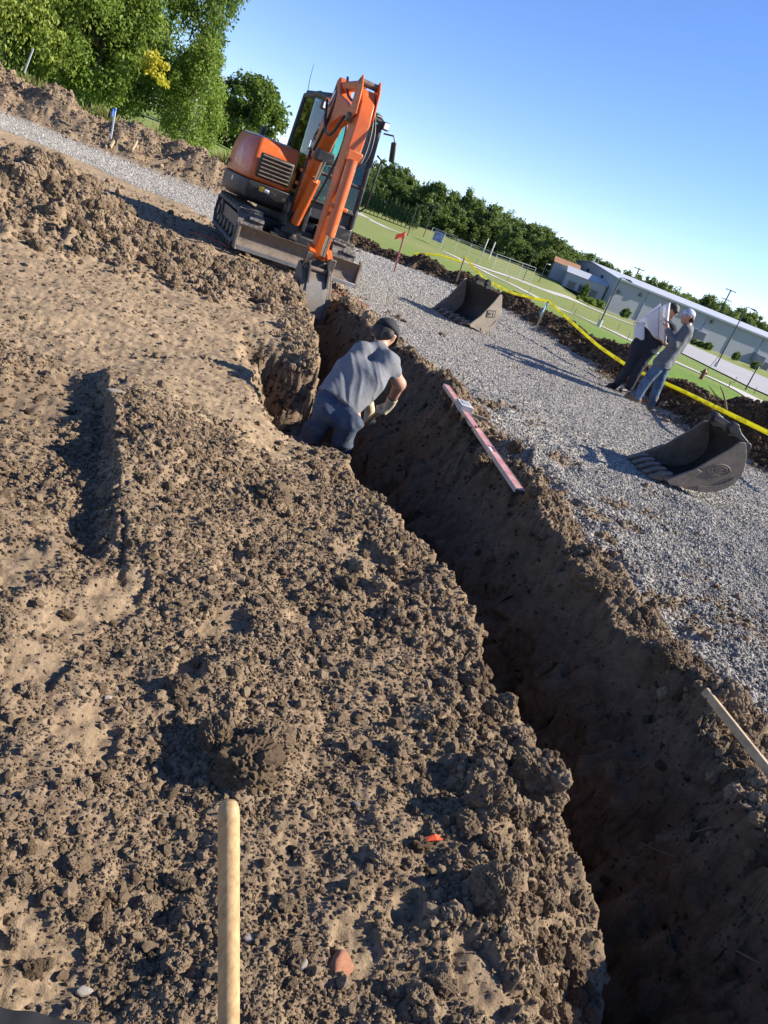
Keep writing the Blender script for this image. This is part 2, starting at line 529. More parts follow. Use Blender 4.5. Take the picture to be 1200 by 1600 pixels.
def leaf_material(name, cols, trans=0.35):
    m, nt, b = new_mat(name)
    g = nt.nodes.new('ShaderNodeNewGeometry')
    c = ramp(nt, g.outputs['Random Per Island'], [(k / (len(cols) - 1), col) for k, col in enumerate(cols)])
    nt.links.new(c, b.inputs['Base Color'])
    b.inputs['Roughness'].default_value = 0.55
    b.inputs['Specular IOR Level'].default_value = 0.25
    tr = nt.nodes.new('ShaderNodeBsdfTranslucent')
    nt.links.new(mixc(nt, 0.5, c, (0.32, 0.42, 0.05), 'MIX'), tr.inputs[0])
    mx = nt.nodes.new('ShaderNodeMixShader')
    mx.inputs[0].default_value = trans
    nt.links.new(b.outputs[0], mx.inputs[1])
    nt.links.new(tr.outputs[0], mx.inputs[2])
    nt.links.new(mx.outputs[0], nt.nodes['Material Output'].inputs[0])
    return m


def glass_material(name, tint, alpha_rough=0.03):
    m, nt, b = new_mat(name)
    tr = nt.nodes.new('ShaderNodeBsdfTransparent')
    tr.inputs[0].default_value = c4(tint)
    gl = nd(nt, 'ShaderNodeBsdfGlossy', i_Roughness=alpha_rough)
    fr = nd(nt, 'ShaderNodeFresnel', i_IOR=1.5)
    mx = nt.nodes.new('ShaderNodeMixShader')
    nt.links.new(fr.outputs[0], mx.inputs[0])
    nt.links.new(tr.outputs[0], mx.inputs[1])
    nt.links.new(gl.outputs[0], mx.inputs[2])
    nt.links.new(mx.outputs[0], nt.nodes['Material Output'].inputs[0])
    return m


def wood_material():
    m, nt, b = new_mat('wooden_handle')
    v = coords(nt)
    mp = nt.nodes.new('ShaderNodeMapping')
    mp.inputs['Scale'].default_value = (40, 40, 3)
    nt.links.new(v, mp.inputs[0])
    g = noise(nt, mp.outputs[0], 3.0, 5, 0.6, 0.6)
    c = ramp(nt, g, [(0.3, (0.33, 0.205, 0.090)), (0.55, (0.46, 0.30, 0.145)), (0.75, (0.52, 0.36, 0.185))])
    gr = ramp(nt, noise(nt, v, 18, 6, 0.7), [(0.5, 0.0), (0.72, 0.55)])
    c = mixc(nt, gr, c, (0.22, 0.145, 0.075))
    nt.links.new(c, b.inputs['Base Color'])
    b.inputs['Roughness'].default_value = 0.5
    b.inputs['Specular IOR Level'].default_value = 0.3
    bump(nt, g, 0.15, 0.002, b)
    return m


DUST = (0.30, 0.22, 0.145)
M_ground = ground_material()
M_grass = grass_material()
M_clod = clod_material('dry_clod', (0.18, 0.128, 0.081), (0.43, 0.322, 0.212))
M_clod_dark = clod_material('dark_clod', (0.06, 0.041, 0.027), (0.16, 0.11, 0.07))
M_stone = clod_material('grey_chip', (0.25, 0.234, 0.207), (0.68, 0.645, 0.585))
M_pale = clod_material('pale_pebble', (0.42, 0.37, 0.31), (0.66, 0.61, 0.53))
M_orange = paint('orange_paint', (0.62, 0.115, 0.014), 0.36, var=0.16, dirt=(0.36, 0.19, 0.09), dirt_amt=0.24, scale=3.0, coat=0.2)
M_black = paint('black_steel', (0.022, 0.023, 0.025), 0.45, var=0.3, dirt=(0.16, 0.12, 0.085), dirt_amt=0.15, scale=5)
M_rubber = paint('track_rubber', (0.035, 0.034, 0.033), 0.85, var=0.3, dirt=(0.27, 0.235, 0.195), dirt_amt=0.55, scale=4)
M_steel = paint('worn_steel', (0.16, 0.125, 0.095), 0.55, 0.35, 0.4, dirt=(0.25, 0.19, 0.14), dirt_amt=0.45, scale=6, bump_s=0.15)
M_bucket = paint('bucket_steel', (0.155, 0.118, 0.088), 0.6, 0.1, 0.35, dirt=(0.23, 0.175, 0.125), dirt_amt=0.4, scale=7, bump_s=0.2)
M_bdark = paint('bucket_black', (0.024, 0.022, 0.021), 0.55, 0.1, 0.4, dirt=(0.10, 0.075, 0.055), dirt_amt=0.10, scale=7, bump_s=0.2)
M_worn = paint('polished_edge', (0.42, 0.41, 0.39), 0.35, 0.8, 0.25, scale=9)
M_chrome = paint('chrome_rod', (0.75, 0.75, 0.76), 0.12, 1.0, 0.05)
M_hose = paint('hose_rubber', (0.018, 0.018, 0.02), 0.5, var=0.2)
M_white = paint('white_print', (0.78, 0.78, 0.76), 0.5, var=0.08)
M_yellow = paint('yellow_print', (0.75, 0.52, 0.02), 0.5, var=0.1)
M_glass = glass_material('cab_glass', (0.62, 0.86, 0.80))
M_lamp = paint('lamp_lens', (0.85, 0.85, 0.82), 0.15, var=0.05)
M_seat = paint('cab_interior', (0.05, 0.055, 0.06), 0.7, var=0.3)
M_trunk = paint('bark', (0.11, 0.085, 0.065), 0.9, var=0.45, scale=9, bump_s=0.6)
M_wood = wood_material()
M_plank = paint('new_lumber', (0.48, 0.355, 0.21), 0.75, var=0.2, dirt=(0.22, 0.16, 0.10), dirt_amt=0.5, scale=6)
M_lath = paint('lath_wood', (0.42, 0.30, 0.17), 0.8, var=0.2)


# ------------------------------------------------------------------ mesh helpers
def link(o, parent=None):
    COL.objects.link(o)
    if parent is not None:
        o.parent = parent
    return o


def mesh_from(verts, faces, name='mesh', smooth=False):
    me = bpy.data.meshes.new(name)
    me.from_pydata([tuple(map(float, v)) for v in verts], [], [tuple(map(int, f)) for f in faces])
    me.update()
    if smooth:
        me.polygons.foreach_set('use_smooth', np.ones(len(me.polygons), bool))
    return me


def np_mesh(name, V, F, smooth=True):
    """fast mesh from arrays; every face has the same corner count"""
    me = bpy.data.meshes.new(name)
    n, k = F.shape
    me.vertices.add(len(V))
    me.vertices.foreach_set('co', V.astype(np.float32).ravel())
    me.loops.add(n * k)
    me.loops.foreach_set('vertex_index', F.astype(np.int32).ravel())
    me.polygons.add(n)
    me.polygons.foreach_set('loop_start', np.arange(0, n * k, k, dtype=np.int32))
    me.polygons.foreach_set('loop_total', np.full(n, k, np.int32))
    if smooth:
        me.polygons.foreach_set('use_smooth', np.ones(n, bool))
    me.update(calc_edges=True)
    me.validate()
    return me


def tag(o, label=None, cat=None, group=None, kind=None):
    if label:
        o['label'] = label
    if cat:
        o['category'] = cat
    if group:
        o['group'] = group
    if kind:
        o['kind'] = kind
    return o


def thing(name, label, cat, loc=(0, 0, 0), rotz=0, group=None):
    o = bpy.data.objects.new(name, None)
    o.empty_display_size = 0.1
    link(o)
    o.location = [float(c) for c in loc]
    o.rotation_euler = (0, 0, rotz)
    return tag(o, label, cat, group)


def copy_tree(o, parent=None):
    c = o.copy()
    link(c, parent)
    for ch in list(o.children):
        copy_tree(ch, c)
    return c


class MB:
    """collects simple shapes into one mesh"""

    def __init__(self):
        self.v, self.f = [], []

    def add(self, V, F):
        n = len(self.v)
        self.v += [tuple(p) for p in V]
        self.f += [tuple(i + n for i in f) for f in F]
        return self

    def box(self, c, s, rot=None):
        h = [a / 2 for a in s]
        V = [Vector((x * h[0], y * h[1], z * h[2])) for x in (-1, 1) for y in (-1, 1) for z in (-1, 1)]
        if rot is not None:
            V = [rot @ v for v in V]
        V = [v + Vector(c) for v in V]
        return self.add(V, [(0, 1, 3, 2), (4, 6, 7, 5), (0, 4, 5, 1), (2, 3, 7, 6), (0, 2, 6, 4), (1, 5, 7, 3)])

    def beam(self, a, b, w, d, up=(0, 0, 1)):
        a, b = Vector(a), Vector(b)
        z = (b - a)
        L = z.length
        z.normalize()
        u = Vector(up)
        x = z.cross(u)
        if x.length < 1e-4:
            x = z.cross(Vector((0, 1, 0)))
        x.normalize()
        y = z.cross(x)
        rot = Matrix((x, y, z)).transposed()
        return self.box((a + b) / 2, (w, d, L), rot)

    def cyl(self, a, b, r, r2=None, n=16, cap=True):
        a, b = Vector(a), Vector(b)
        r2 = r if r2 is None else r2
        z = (b - a).normalized()
        x = z.orthogonal().normalized()
        y = z.cross(x)
        V = []
        for p, rr in ((a, r), (b, r2)):
            for k in range(n):
                t = 2 * math.pi * k / n
                V.append(p + x * (rr * math.cos(t)) + y * (rr * math.sin(t)))
        F = [(k, (k + 1) % n, n + (k + 1) % n, n + k) for k in range(n)]
        if cap:
            F += [tuple(range(n - 1, -1, -1)), tuple(range(n, 2 * n))]
        return self.add(V, F)

    def tube(self, pts, rs, n=10):
        pts = [Vector(p) for p in pts]
        if not hasattr(rs, '__len__'):
            rs = [rs] * len(pts)
        V, prev = [], None
        for i, p in enumerate(pts):
            t = (pts[min(i + 1, len(pts) - 1)] - pts[max(i - 1, 0)]).normalized()
            x = t.orthogonal().normalized() if prev is None else (prev - t * prev.dot(t)).normalized()
            prev = x
            y = t.cross(x)
            for k in range(n):
                a = 2 * math.pi * k / n
                V.append(p + (x * math.cos(a) + y * math.sin(a)) * rs[i])
        F = []
        for i in range(len(pts) - 1):
            for k in range(n):
                F.append((i * n + k, i * n + (k + 1) % n, (i + 1) * n + (k + 1) % n, (i + 1) * n + k))
        F += [tuple(range(n - 1, -1, -1)), tuple((len(pts) - 1) * n + k for k in range(n))]
        return self.add(V, F)

    def prism(self, poly, x0, x1, axis='x'):
        """polygon in the other two axes, pushed along AXIS"""
        n = len(poly)
        V = []
        for X in (x0, x1):
            for (p, q) in poly:
                V.append({'x': (X, p, q), 'y': (p, X, q), 'z': (p, q, X)}[axis])
        F = [(k, (k + 1) % n, n + (k + 1) % n, n + k) for k in range(n)]
        F += [tuple(range(n - 1, -1, -1)), tuple(range(n, 2 * n))]
        return self.add(V, F)

    def xf(self, M):
        self.v = [tuple(M @ Vector(p)) for p in self.v]
        return self

    def build(self, name, mat, parent=None, bevel=0.0, smooth=False, seg=2):
        me = mesh_from(self.v, self.f, name)
        bm = bmesh.new()
        bm.from_mesh(me)
        bmesh.ops.recalc_face_normals(bm, faces=bm.faces)
        bm.to_mesh(me)
        bm.free()
        me.materials.append(mat)
        o = bpy.data.objects.new(name, me)
        link(o, parent)
        if bevel:
            b = o.modifiers.new('bevel', 'BEVEL')
            b.width, b.segments, b.limit_method, b.angle_limit = bevel, seg, 'ANGLE', R(35)
            me.polygons.foreach_set('use_smooth', np.ones(len(me.polygons), bool))
            try:
                me.set_sharp_from_angle(angle=R(35))
            except Exception:
                pass
        if smooth:
            me.polygons.foreach_set('use_smooth', np.ones(len(me.polygons), bool))
            try:
                me.set_sharp_from_angle(angle=R(48))
            except Exception:
                pass
        return o


def rock_mesh(name, seed, sub=2, rough=0.35, flat=0.75, mat=None, smooth=False):
    bm = bmesh.new()
    bmesh.ops.create_icosphere(bm, subdivisions=sub, radius=1.0)
    rs = np.random.default_rng(seed)
    ax = [1.0, 0.7 + 0.3 * rs.random(), flat * (0.7 + 0.5 * rs.random())]
    pl = [(Vector(rs.normal(size=3)).normalized(), 0.55 + 0.35 * rs.random()) for _ in range(7)]
    ph = rs.random(6) * 6.28
    for v in bm.verts:
        p = v.co.copy()
        for n_, d_ in pl:
            k = p.dot(n_)
            if k > d_:
                p -= n_ * (k - d_) * 0.85
        q = (math.sin(4.1 * p.x + ph[0]) * math.sin(3.7 * p.y + ph[1]) + 0.6 * math.sin(7.9 * p.z + ph[2] + 3 * p.x) * math.sin(8.3 * p.y + ph[3])
             + 0.35 * math.sin(15.1 * p.x + ph[4]) * math.sin(14.3 * p.z + ph[5] + 6 * p.y))
        p *= 1 + rough * 0.35 * q + (rough * (0.7 if sub < 3 else 0.12)) * (rs.random() - 0.5)
        v.co = Vector((p.x * ax[0], p.y * ax[1], p.z * ax[2]))
    me = bpy.data.meshes.new(name)
    bm.to_mesh(me)
    bm.free()
    if mat:
        me.materials.append(mat)
    if smooth:
        me.polygons.foreach_set('use_smooth', np.ones(len(me.polygons), bool))
    return me


def rough_clod(name, seed, mat, sub=5):
    """a torn lump of soil: faceted, pitted and crumbly"""
    from mathutils import noise as mn
    bm = bmesh.new()
    bmesh.ops.create_icosphere(bm, subdivisions=sub, radius=1.0)
    off = Vector((seed * 3.7, seed * 1.9, seed * 5.3))
    for v in bm.verts:
        p = v.co
        q = 0.34 * mn.noise(p * 1.3 + off) + 0.22 * mn.noise(p * 2.9 + off) + 0.15 * abs(mn.noise(p * 6.0 + off)) + 0.13 * mn.noise(p * 12.0 + off) + 0.10 * mn.noise(p * 25.0 + off)
        v.co = p * (0.92 + q)
    me = bpy.data.meshes.new(name)
    bm.to_mesh(me)
    bm.free()
    me.materials.append(mat)
    return me


def scatter(name, label, pts, scales, meshes, seed=1, squash=None, cat=None):
    """tens of thousands of small loose pieces laid on the ground as one object"""
    me = bpy.data.meshes.new(name)
    me.vertices.add(len(pts))
    me.vertices.foreach_set('co', np.asarray(pts, np.float32).ravel())
    rs = np.random.default_rng(seed)
    a = me.attributes.new('piece_scale', 'FLOAT', 'POINT')
    a.data.foreach_set('value', np.asarray(scales, np.float32))
    a = me.attributes.new('piece_turn', 'FLOAT_VECTOR', 'POINT')
    rot = np.stack([rs.normal(0, 0.5, len(pts)), rs.normal(0, 0.5, len(pts)), rs.random(len(pts)) * 6.28], 1)
    a.data.foreach_set('vector', rot.astype(np.float32).ravel())
    o = bpy.data.objects.new(name, me)
    link(o)
    tag(o, label, cat, kind='stuff')
    src = bpy.data.collections.new(name + '_pieces')
    for k, pm in enumerate(meshes):
        src.objects.link(bpy.data.objects.new('%s_piece' % name, pm))
    ng = bpy.data.node_groups.new(name, 'GeometryNodeTree')
    ng.interface.new_socket('Geometry', in_out='INPUT', socket_type='NodeSocketGeometry')
    ng.interface.new_socket('Geometry', in_out='OUTPUT', socket_type='NodeSocketGeometry')
    gi, go = ng.nodes.new('NodeGroupInput'), ng.nodes.new('NodeGroupOutput')
    ci = ng.nodes.new('GeometryNodeCollectionInfo')
    ci.inputs['Collection'].default_value = src
    ci.inputs['Separate Children'].default_value = True
    ci.inputs['Reset Children'].default_value = True
    ip = ng.nodes.new('GeometryNodeInstanceOnPoints')
    ip.inputs['Pick Instance'].default_value = True
    n1 = ng.nodes.new('GeometryNodeInputNamedAttribute')
    n1.data_type = 'FLOAT'
    n1.inputs['Name'].default_value = 'piece_scale'
    n2 = ng.nodes.new('GeometryNodeInputNamedAttribute')
    n2.data_type = 'FLOAT_VECTOR'
    n2.inputs['Name'].default_value = 'piece_turn'
    ng.links.new(gi.outputs[0], ip.inputs['Points'])
    ng.links.new(ci.outputs[0], ip.inputs['Instance'])
    ng.links.new(n1.outputs[0], ip.inputs['Scale'])
    ng.links.new(n2.outputs[0], ip.inputs['Rotation'])
    ng.links.new(ip.outputs[0], go.inputs[0])
    o.modifiers.new('scatter', 'NODES').node_group = ng
    return o


# ================================================================== THE SETTING
def grid_faces(nr, nc):
    i = np.arange(nr - 1)[:, None] * nc + np.arange(nc - 1)[None, :]
    return np.stack([i, i + 1, i + nc + 1, i + nc], -1).reshape(-1, 4)


S0, S1 = -0.82, 0.92
NC = 900
rows = [0.25]
while rows[-1] < 46:
    rows.append(rows[-1] + (0.0031 if rows[-1] < 2.4 else 0.0042 if rows[-1] < 6 else 0.0060) * (rows[-1] + 1.2))
rows = np.array(rows)
ss = np.linspace(S0, S1, NC)
gy = np.repeat(rows[:, None], NC, 1)
gx = (rows[:, None] + 1.2) * ss[None, :]
gz, mg, mt, mm, mgr, mintr = terrain(gx.ravel(), gy.ravel())
V = np.stack([gx.ravel(), gy.ravel(), gz], 1)
# crumble the steep faces so the cut walls are not plain sheets
k = mintr * (V[:, 2] < -0.12) * (0.35 + 0.65 * sstep(1.6, 3.6, V[:, 1]))
V[:, 0] -= k * (0.10 * lumps(V[:, 1], V[:, 2] * 1.1, 0.13, 207, 0.6) + 0.05 * lumps(V[:, 1], V[:, 2] * 1.1, 0.05, 208, 0.6))
kp = (mintr < 0.5) * (V[:, 2] < -0.10) * (V[:, 0] < 0.2)
V[:, 1] -= kp * (0.16 * lumps(V[:, 0], V[:, 2] * 1.2, 0.17, 211, 0.6) + 0.06 * lumps(V[:, 0], V[:, 2] * 1.2, 0.06, 212, 0.6))
V[:, 0] += kp * 0.05 * fbm(V[:, 1] * 6, V[:, 2] * 7, 213, 3)
V[:, 0] += k * 0.05 * fbm(V[:, 1] * 5, V[:, 2] * 6, 201, 4, 0.6)
V[:, 1] += k * 0.03 * fbm(V[:, 1] * 7 + 5, V[:, 2] * 7, 202, 3, 0.6)
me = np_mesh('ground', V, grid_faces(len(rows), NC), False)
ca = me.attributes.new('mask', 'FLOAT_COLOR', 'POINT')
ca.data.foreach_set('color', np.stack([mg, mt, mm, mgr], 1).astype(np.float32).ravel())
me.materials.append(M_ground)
ground = link(bpy.data.objects.new('ground', me))
tag(ground, 'churned brown soil, tan hardpan and grey gravel round the open trench', kind='structure')

# the land all round, out to the horizon
fr = np.concatenate([[0.05], np.geomspace(0.8, 1500, 150)])
fa = np.concatenate([np.linspace(-180, -62, 40)[:-1], np.linspace(-62, 62, 260), np.linspace(62, 180, 40)[1:]])
fx = fr[:, None] * np.sin(np.radians(fa))[None, :]
fy = fr[:, None] * np.cos(np.radians(fa))[None, :]
fz = base(fx, np.maximum(fy, -50))
sfan = fx / (fy + 1.2)
infan = (fy > 0.6) & (fy < 44) & (sfan > S0 + 0.03) & (sfan < S1 - 0.03)
fz = np.where(infan, fz - 1.6, fz - 0.03)
fz = fz + 0.25 * fbm(fx * 0.03, fy * 0.03, 301, 3) * sstep(60, 120, fr)[:, None]
me = np_mesh('lawn', np.stack([fx.ravel(), fy.ravel(), fz.ravel()], 1), grid_faces(len(fr), len(fa))[:, ::-1])
cen = np.stack([fx, fy], -1).reshape(-1, 2)
me.materials.append(M_grass)
me.materials.append(M_ground)
loopv = np.empty(len(me.loops), np.int32)
me.loops.foreach_get('vertex_index', loopv)
pc = cen[loopv.reshape(-1, 4)].mean(1)
me.polygons.foreach_set('material_index', ((inside_pad(pc[:, 0], pc[:, 1]) > 0.3) & (np.hypot(pc[:, 0], pc[:, 1]) < 60)).astype(np.int32))
ca = me.attributes.new('mask', 'FLOAT_COLOR', 'POINT')
ca.data.foreach_set('color', np.tile(np.array([0, 0.2, 0.1, 0], np.float32), len(me.vertices)))
lawn = link(bpy.data.objects.new('lawn', me))
tag(lawn, 'mown green lawn falling away beyond the site', kind='structure')


def lz(x, y):
    """lawn height incl. its slow swells"""
    r_ = np.hypot(x, y)
    return float(base(x, y) - 0.03 + 0.25 * fbm(np.array([x * 0.03]), np.array([y * 0.03]), 301, 3)[0] * sstep(60, 120, r_))


def ribbon(name, label, px, width, mat, lift=0.06, thick=0.0):
    P = [at(*p, 26) for p in px]
    P = np.array(P)[:, :2]
    d = np.concatenate([[0], np.cumsum(np.hypot(*np.diff(P, axis=0).T))])
    n = 90
    s = np.linspace(0, d[-1], n)
    # smooth
    X, Y = np.interp(s, d, P[:, 0]), np.interp(s, d, P[:, 1])
    for _ in range(6):
        X[1:-1] = (X[:-2] + 2 * X[1:-1] + X[2:]) / 4
        Y[1:-1] = (Y[:-2] + 2 * Y[1:-1] + Y[2:]) / 4
    tx, ty = np.gradient(X), np.gradient(Y)
    L = np.hypot(tx, ty)
    nx, ny = -ty / L, tx / L
    V = []
    for i in range(n):
        for q in (-1, -0.33, 0.33, 1):
            x, y = X[i] + nx[i] * q * width / 2, Y[i] + ny[i] * q * width / 2
            V.append((x, y, lz(x, y) + lift))
    me = np_mesh(name, np.array(V), grid_faces(n, 4))
    me.materials.append(mat)
    o = link(bpy.data.objects.new(name, me))
    return tag(o, label, kind='structure')


M_path = paint('path_concrete', (0.42, 0.40, 0.37), 0.9, var=0.15, scale=0.6, obj=False)
M_asphalt = paint('pale_asphalt', (0.30, 0.295, 0.30), 0.9, var=0.15, scale=0.5, obj=False)
ribbon('path', 'pale walking path curving along the lower lawn', [(500, 297), (547, 325), (607, 358), (660, 378), (705, 398), (742, 417), (800, 445), (860, 473), (898, 490), (927, 505), (990, 532), (1060, 567), (1110, 589), (1175, 620), (1290, 680)], 2.6, M_path)
ribbon('drive', 'pale gravel drive leading past the long building', [(735, 412), (800, 432), (850, 453), (902, 470), (944, 490), (990, 508), (1060, 540), (1130, 570)], 4.5, M_path, 0.10)
q = [at(*p, 26)[:2] for p in ((1074, 538), (1330, 648), (1330, 678), (1064, 553))]
V = []
for i in range(30):
    for j in range(12):
        u, w_ = i / 29, j / 11
        p = (np.array(q[0]) * (1 - u) + np.array(q[1]) * u) * (1 - w_) + (np.array(q[3]) * (1 - u) + np.array(q[2]) * u) * w_
        V.append((p[0], p[1], lz(*p) + 0.14))
me = np_mesh('parking_lot', np.array(V), grid_faces(30, 12))
me.materials.append(M_asphalt)
tag(link(bpy.data.objects.new('parking_lot', me)), 'pale asphalt parking lot in front of the long building', kind='structure')

# ------------------------------------------------------------------ loose soil and gravel
clod_meshes = [rock_mesh('clod', 100 + k, 2, 0.55, 0.8, M_clod) for k in range(7)]
dark_meshes = [rock_mesh('dark_clod', 130 + k, 2, 0.55, 0.8, M_clod_dark) for k in range(5)]
stone_meshes = [rock_mesh('chip', 160 + k, 1, 0.35, 0.75, M_stone) for k in range(8)]


def looked_up(x, y):
    """height and masks read back from the built ground"""
    c = np.clip((x / (y + 1.2) - S0) / (S1 - S0) * (NC - 1), 0, NC - 1.001)
    r_ = np.clip(np.interp(y, rows, np.arange(len(rows))), 0, len(rows) - 1.001)
    i, j = r_.astype(int), c.astype(int)
    fi, fj = r_ - i, c - j
    out = []
    for A in (gz, mg, mt, mm, mgr, mintr):
        A = A.reshape(len(rows), NC)
        out.append((A[i, j] * (1 - fj) + A[i, j + 1] * fj) * (1 - fi) + (A[i + 1, j] * (1 - fj) + A[i + 1, j + 1] * fj) * fi)
    return out


def fan_sample(n, y0, y1):
    y = np.exp(RNG.uniform(math.log(y0 + 1.2), math.log(y1 + 1.2), n)) - 1.2
    s = RNG.uniform(S0 + 0.05, S1 - 0.02, n)
    return (y + 1.2) * s, y


def lay_clods():
    x, y = fan_sample(640000, 0.5, 16)
    z, g, t_, mo, gr, intr = looked_up(x, y)
    patch = 0.5 + 0.5 * sstep(-0.30, 0.30, fbm(x * 1.3, y * 1.3, 101, 4))
    dens = (1 - g) * (1 - gr) * (1 - np.where(y < 4.5, 0.5, 0.92) * t_) * patch * (1 - 0.8 * intr)
    keep = RNG.random(len(x)) < dens * 0.75
    x, y, z, mo = x[keep], y[keep], z[keep], mo[keep]
    rmin = 0.00112 * (y + 1.0)
    r = rmin * (1 - RNG.random(len(x))) ** (-1 / 2.9)
    ok = r < np.minimum(0.014 + 0.005 * y, 10 * rmin)
    x, y, z, mo, r = x[ok], y[ok], z[ok], mo[ok], r[ok]
    P = np.stack([x, y, z + 0.25 * r], 1)
    dk = mo > 0.3
    scatter('soil_crumbs', 'brown crumbs and small clods of soil strewn over the dug ground', P[~dk], r[~dk], clod_meshes, 3)
    scatter('topsoil_crumbs', 'dark crumbs of topsoil along the trench and the berms', P[dk], r[dk], dark_meshes, 4)


def lay_berm_clods():
    n = 110000
    k = RNG.integers(0, len(BERM) - 1, n)
    u = RNG.random(n)
    B = np.array(BERM)
    p = B[k] + (B[k + 1] - B[k]) * u[:, None]
    w = np.interp(k + u, np.arange(len(BERM)), BERM_W)
    x, y = p[:, 0] + RNG.normal(0, 0.75, n) * w, p[:, 1] + RNG.normal(0, 0.75, n) * w
    s = x / (y + 1.2)
    ok = (s > S0 + 0.05) & (s < S1 - 0.02) & (y > 5)
    x, y = x[ok], y[ok]
    z, g, t_, mo, gr, intr = looked_up(x, y)
    ok = (gr < 0.5) & (g < 0.6)
    x, y, z = x[ok], y[ok], z[ok]
    r = np.minimum(0.016 * (1 - RNG.random(len(x))) ** (-1 / 2.6), 0.085)
    P = np.stack([x, y, z + 0.2 * r], 1)
    lf = x < -6
    scatter('berm_clods', 'dark clods of topsoil heaped along the right edge of the site', P[~lf], r[~lf], dark_meshes, 5)
    scatter('bank_clods', 'brown clods covering the tall left bank', P[lf], r[lf], clod_meshes, 15)


def lay_gravel():
    n = 460000
    x, y = RNG.uniform(-3.5, 9.0, n), RNG.uniform(1.2, 15.5, n)
    s = x / (y + 1.2)
    ok = (s > -0.4) & (s < S1 - 0.03)
    x, y = x[ok], y[ok]
    z, g, t_, mo, gr, intr = looked_up(x, y)
    ok = RNG.random(len(x)) < np.where(g > 0.5, 0.75, g * 0.5)
    x, y, z = x[ok], y[ok], z[ok]
    r = np.clip(0.0088 * np.exp(RNG.normal(0, 0.36, len(x))), 0.004, 0.028)
    x2, y2 = RNG.uniform(-1.5, 6.0, 280000), RNG.uniform(1.2, 7.5, 280000)
    s2 = x2 / (y2 + 1.2)
    g2 = looked_up(x2, y2)
    ok = (s2 < S1 - 0.03) & (RNG.random(len(x2)) < np.where(g2[1] > 0.5, 0.8, g2[1] * 0.4))
    x3, y3 = fan_sample(330000, 14.5, 31)
    g3 = looked_up(x3, y3)
    ok3 = RNG.random(len(x3)) < np.where(g3[1] > 0.45, 0.9, 0.25 * g3[1])
    x, y = np.concatenate([x, x2[ok], x3[ok3]]), np.concatenate([y, y2[ok], y3[ok3]])
    z = np.concatenate([z, g2[0][ok], g3[0][ok3]])
    r = np.concatenate([r, np.clip(0.0085 * np.exp(RNG.normal(0, 0.36, ok.sum())), 0.004, 0.028), 0.00075 * y3[ok3] * np.exp(RNG.normal(0, 0.3, ok3.sum()))])
    scatter('gravel_stones', 'loose grey crushed stone spread beside the trench', np.stack([x, y, z + 0.25 * r], 1), r, stone_meshes, 6)


def lay_heap_clods():
    n = 9000
    B = np.array([(-6.2, 8.3), (-4.80, 8.55), (-3.75, 8.95), (-3.0, 9.6), (-2.6, 10.4), (-2.35, 11.2)])
    k = RNG.integers(0, len(B) - 1, n)
    p = B[k] + (B[k + 1] - B[k]) * RNG.random(n)[:, None]
    w = np.array([0.75, 0.65, 0.45, 0.33, 0.28])[k]
    x, y = p[:, 0] + RNG.normal(0, 1, n) * w, p[:, 1] + RNG.normal(0, 1, n) * w
    z = looked_up(x, y)[0]
    r = np.minimum(0.012 * (1 - RNG.random(n)) ** (-1 / 2.1), 0.075)
    scatter('heap_clods', 'loose clods covering the spoil heap and its windrow', np.stack([x, y, z + 0.25 * r], 1), r, [rough_clod('heap_clod', 23 + q, M_clod, 4) for q in range(5)], 9)


def lay_lip_clods():
    n = 5200
    y = np.exp(RNG.uniform(math.log(1.4), math.log(11.0), n))
    x = np.interp(y, YR, XR) + 0.05 + np.abs(RNG.normal(0, 0.27, n)) + 0.05 * RNG.normal(0, 1, n)
    left = RNG.random(n) < 0.3
    x = np.where(left, np.interp(y, YL, XL) - np.abs(RNG.normal(0, 0.25, n)) - 0.03, x)
    z = looked_up(x, y)[0]
    ok = z > -0.2
    x, y, z = x[ok], y[ok], z[ok]
    r = np.minimum(0.008 * (1 - RNG.random(len(x))) ** (-1 / 2.0), 0.020 + 0.007 * y)
    scatter('lip_clods', 'broken clods crumbling along both lips of the trench', np.stack([x, y, z + 0.25 * r], 1), r, [rough_clod('lip_clod', 13 + q, M_clod, 4) for q in range(5)], 12)


lay_lip_clods()
lay_heap_clods()
lay_clods()
lay_berm_clods()
lay_gravel()


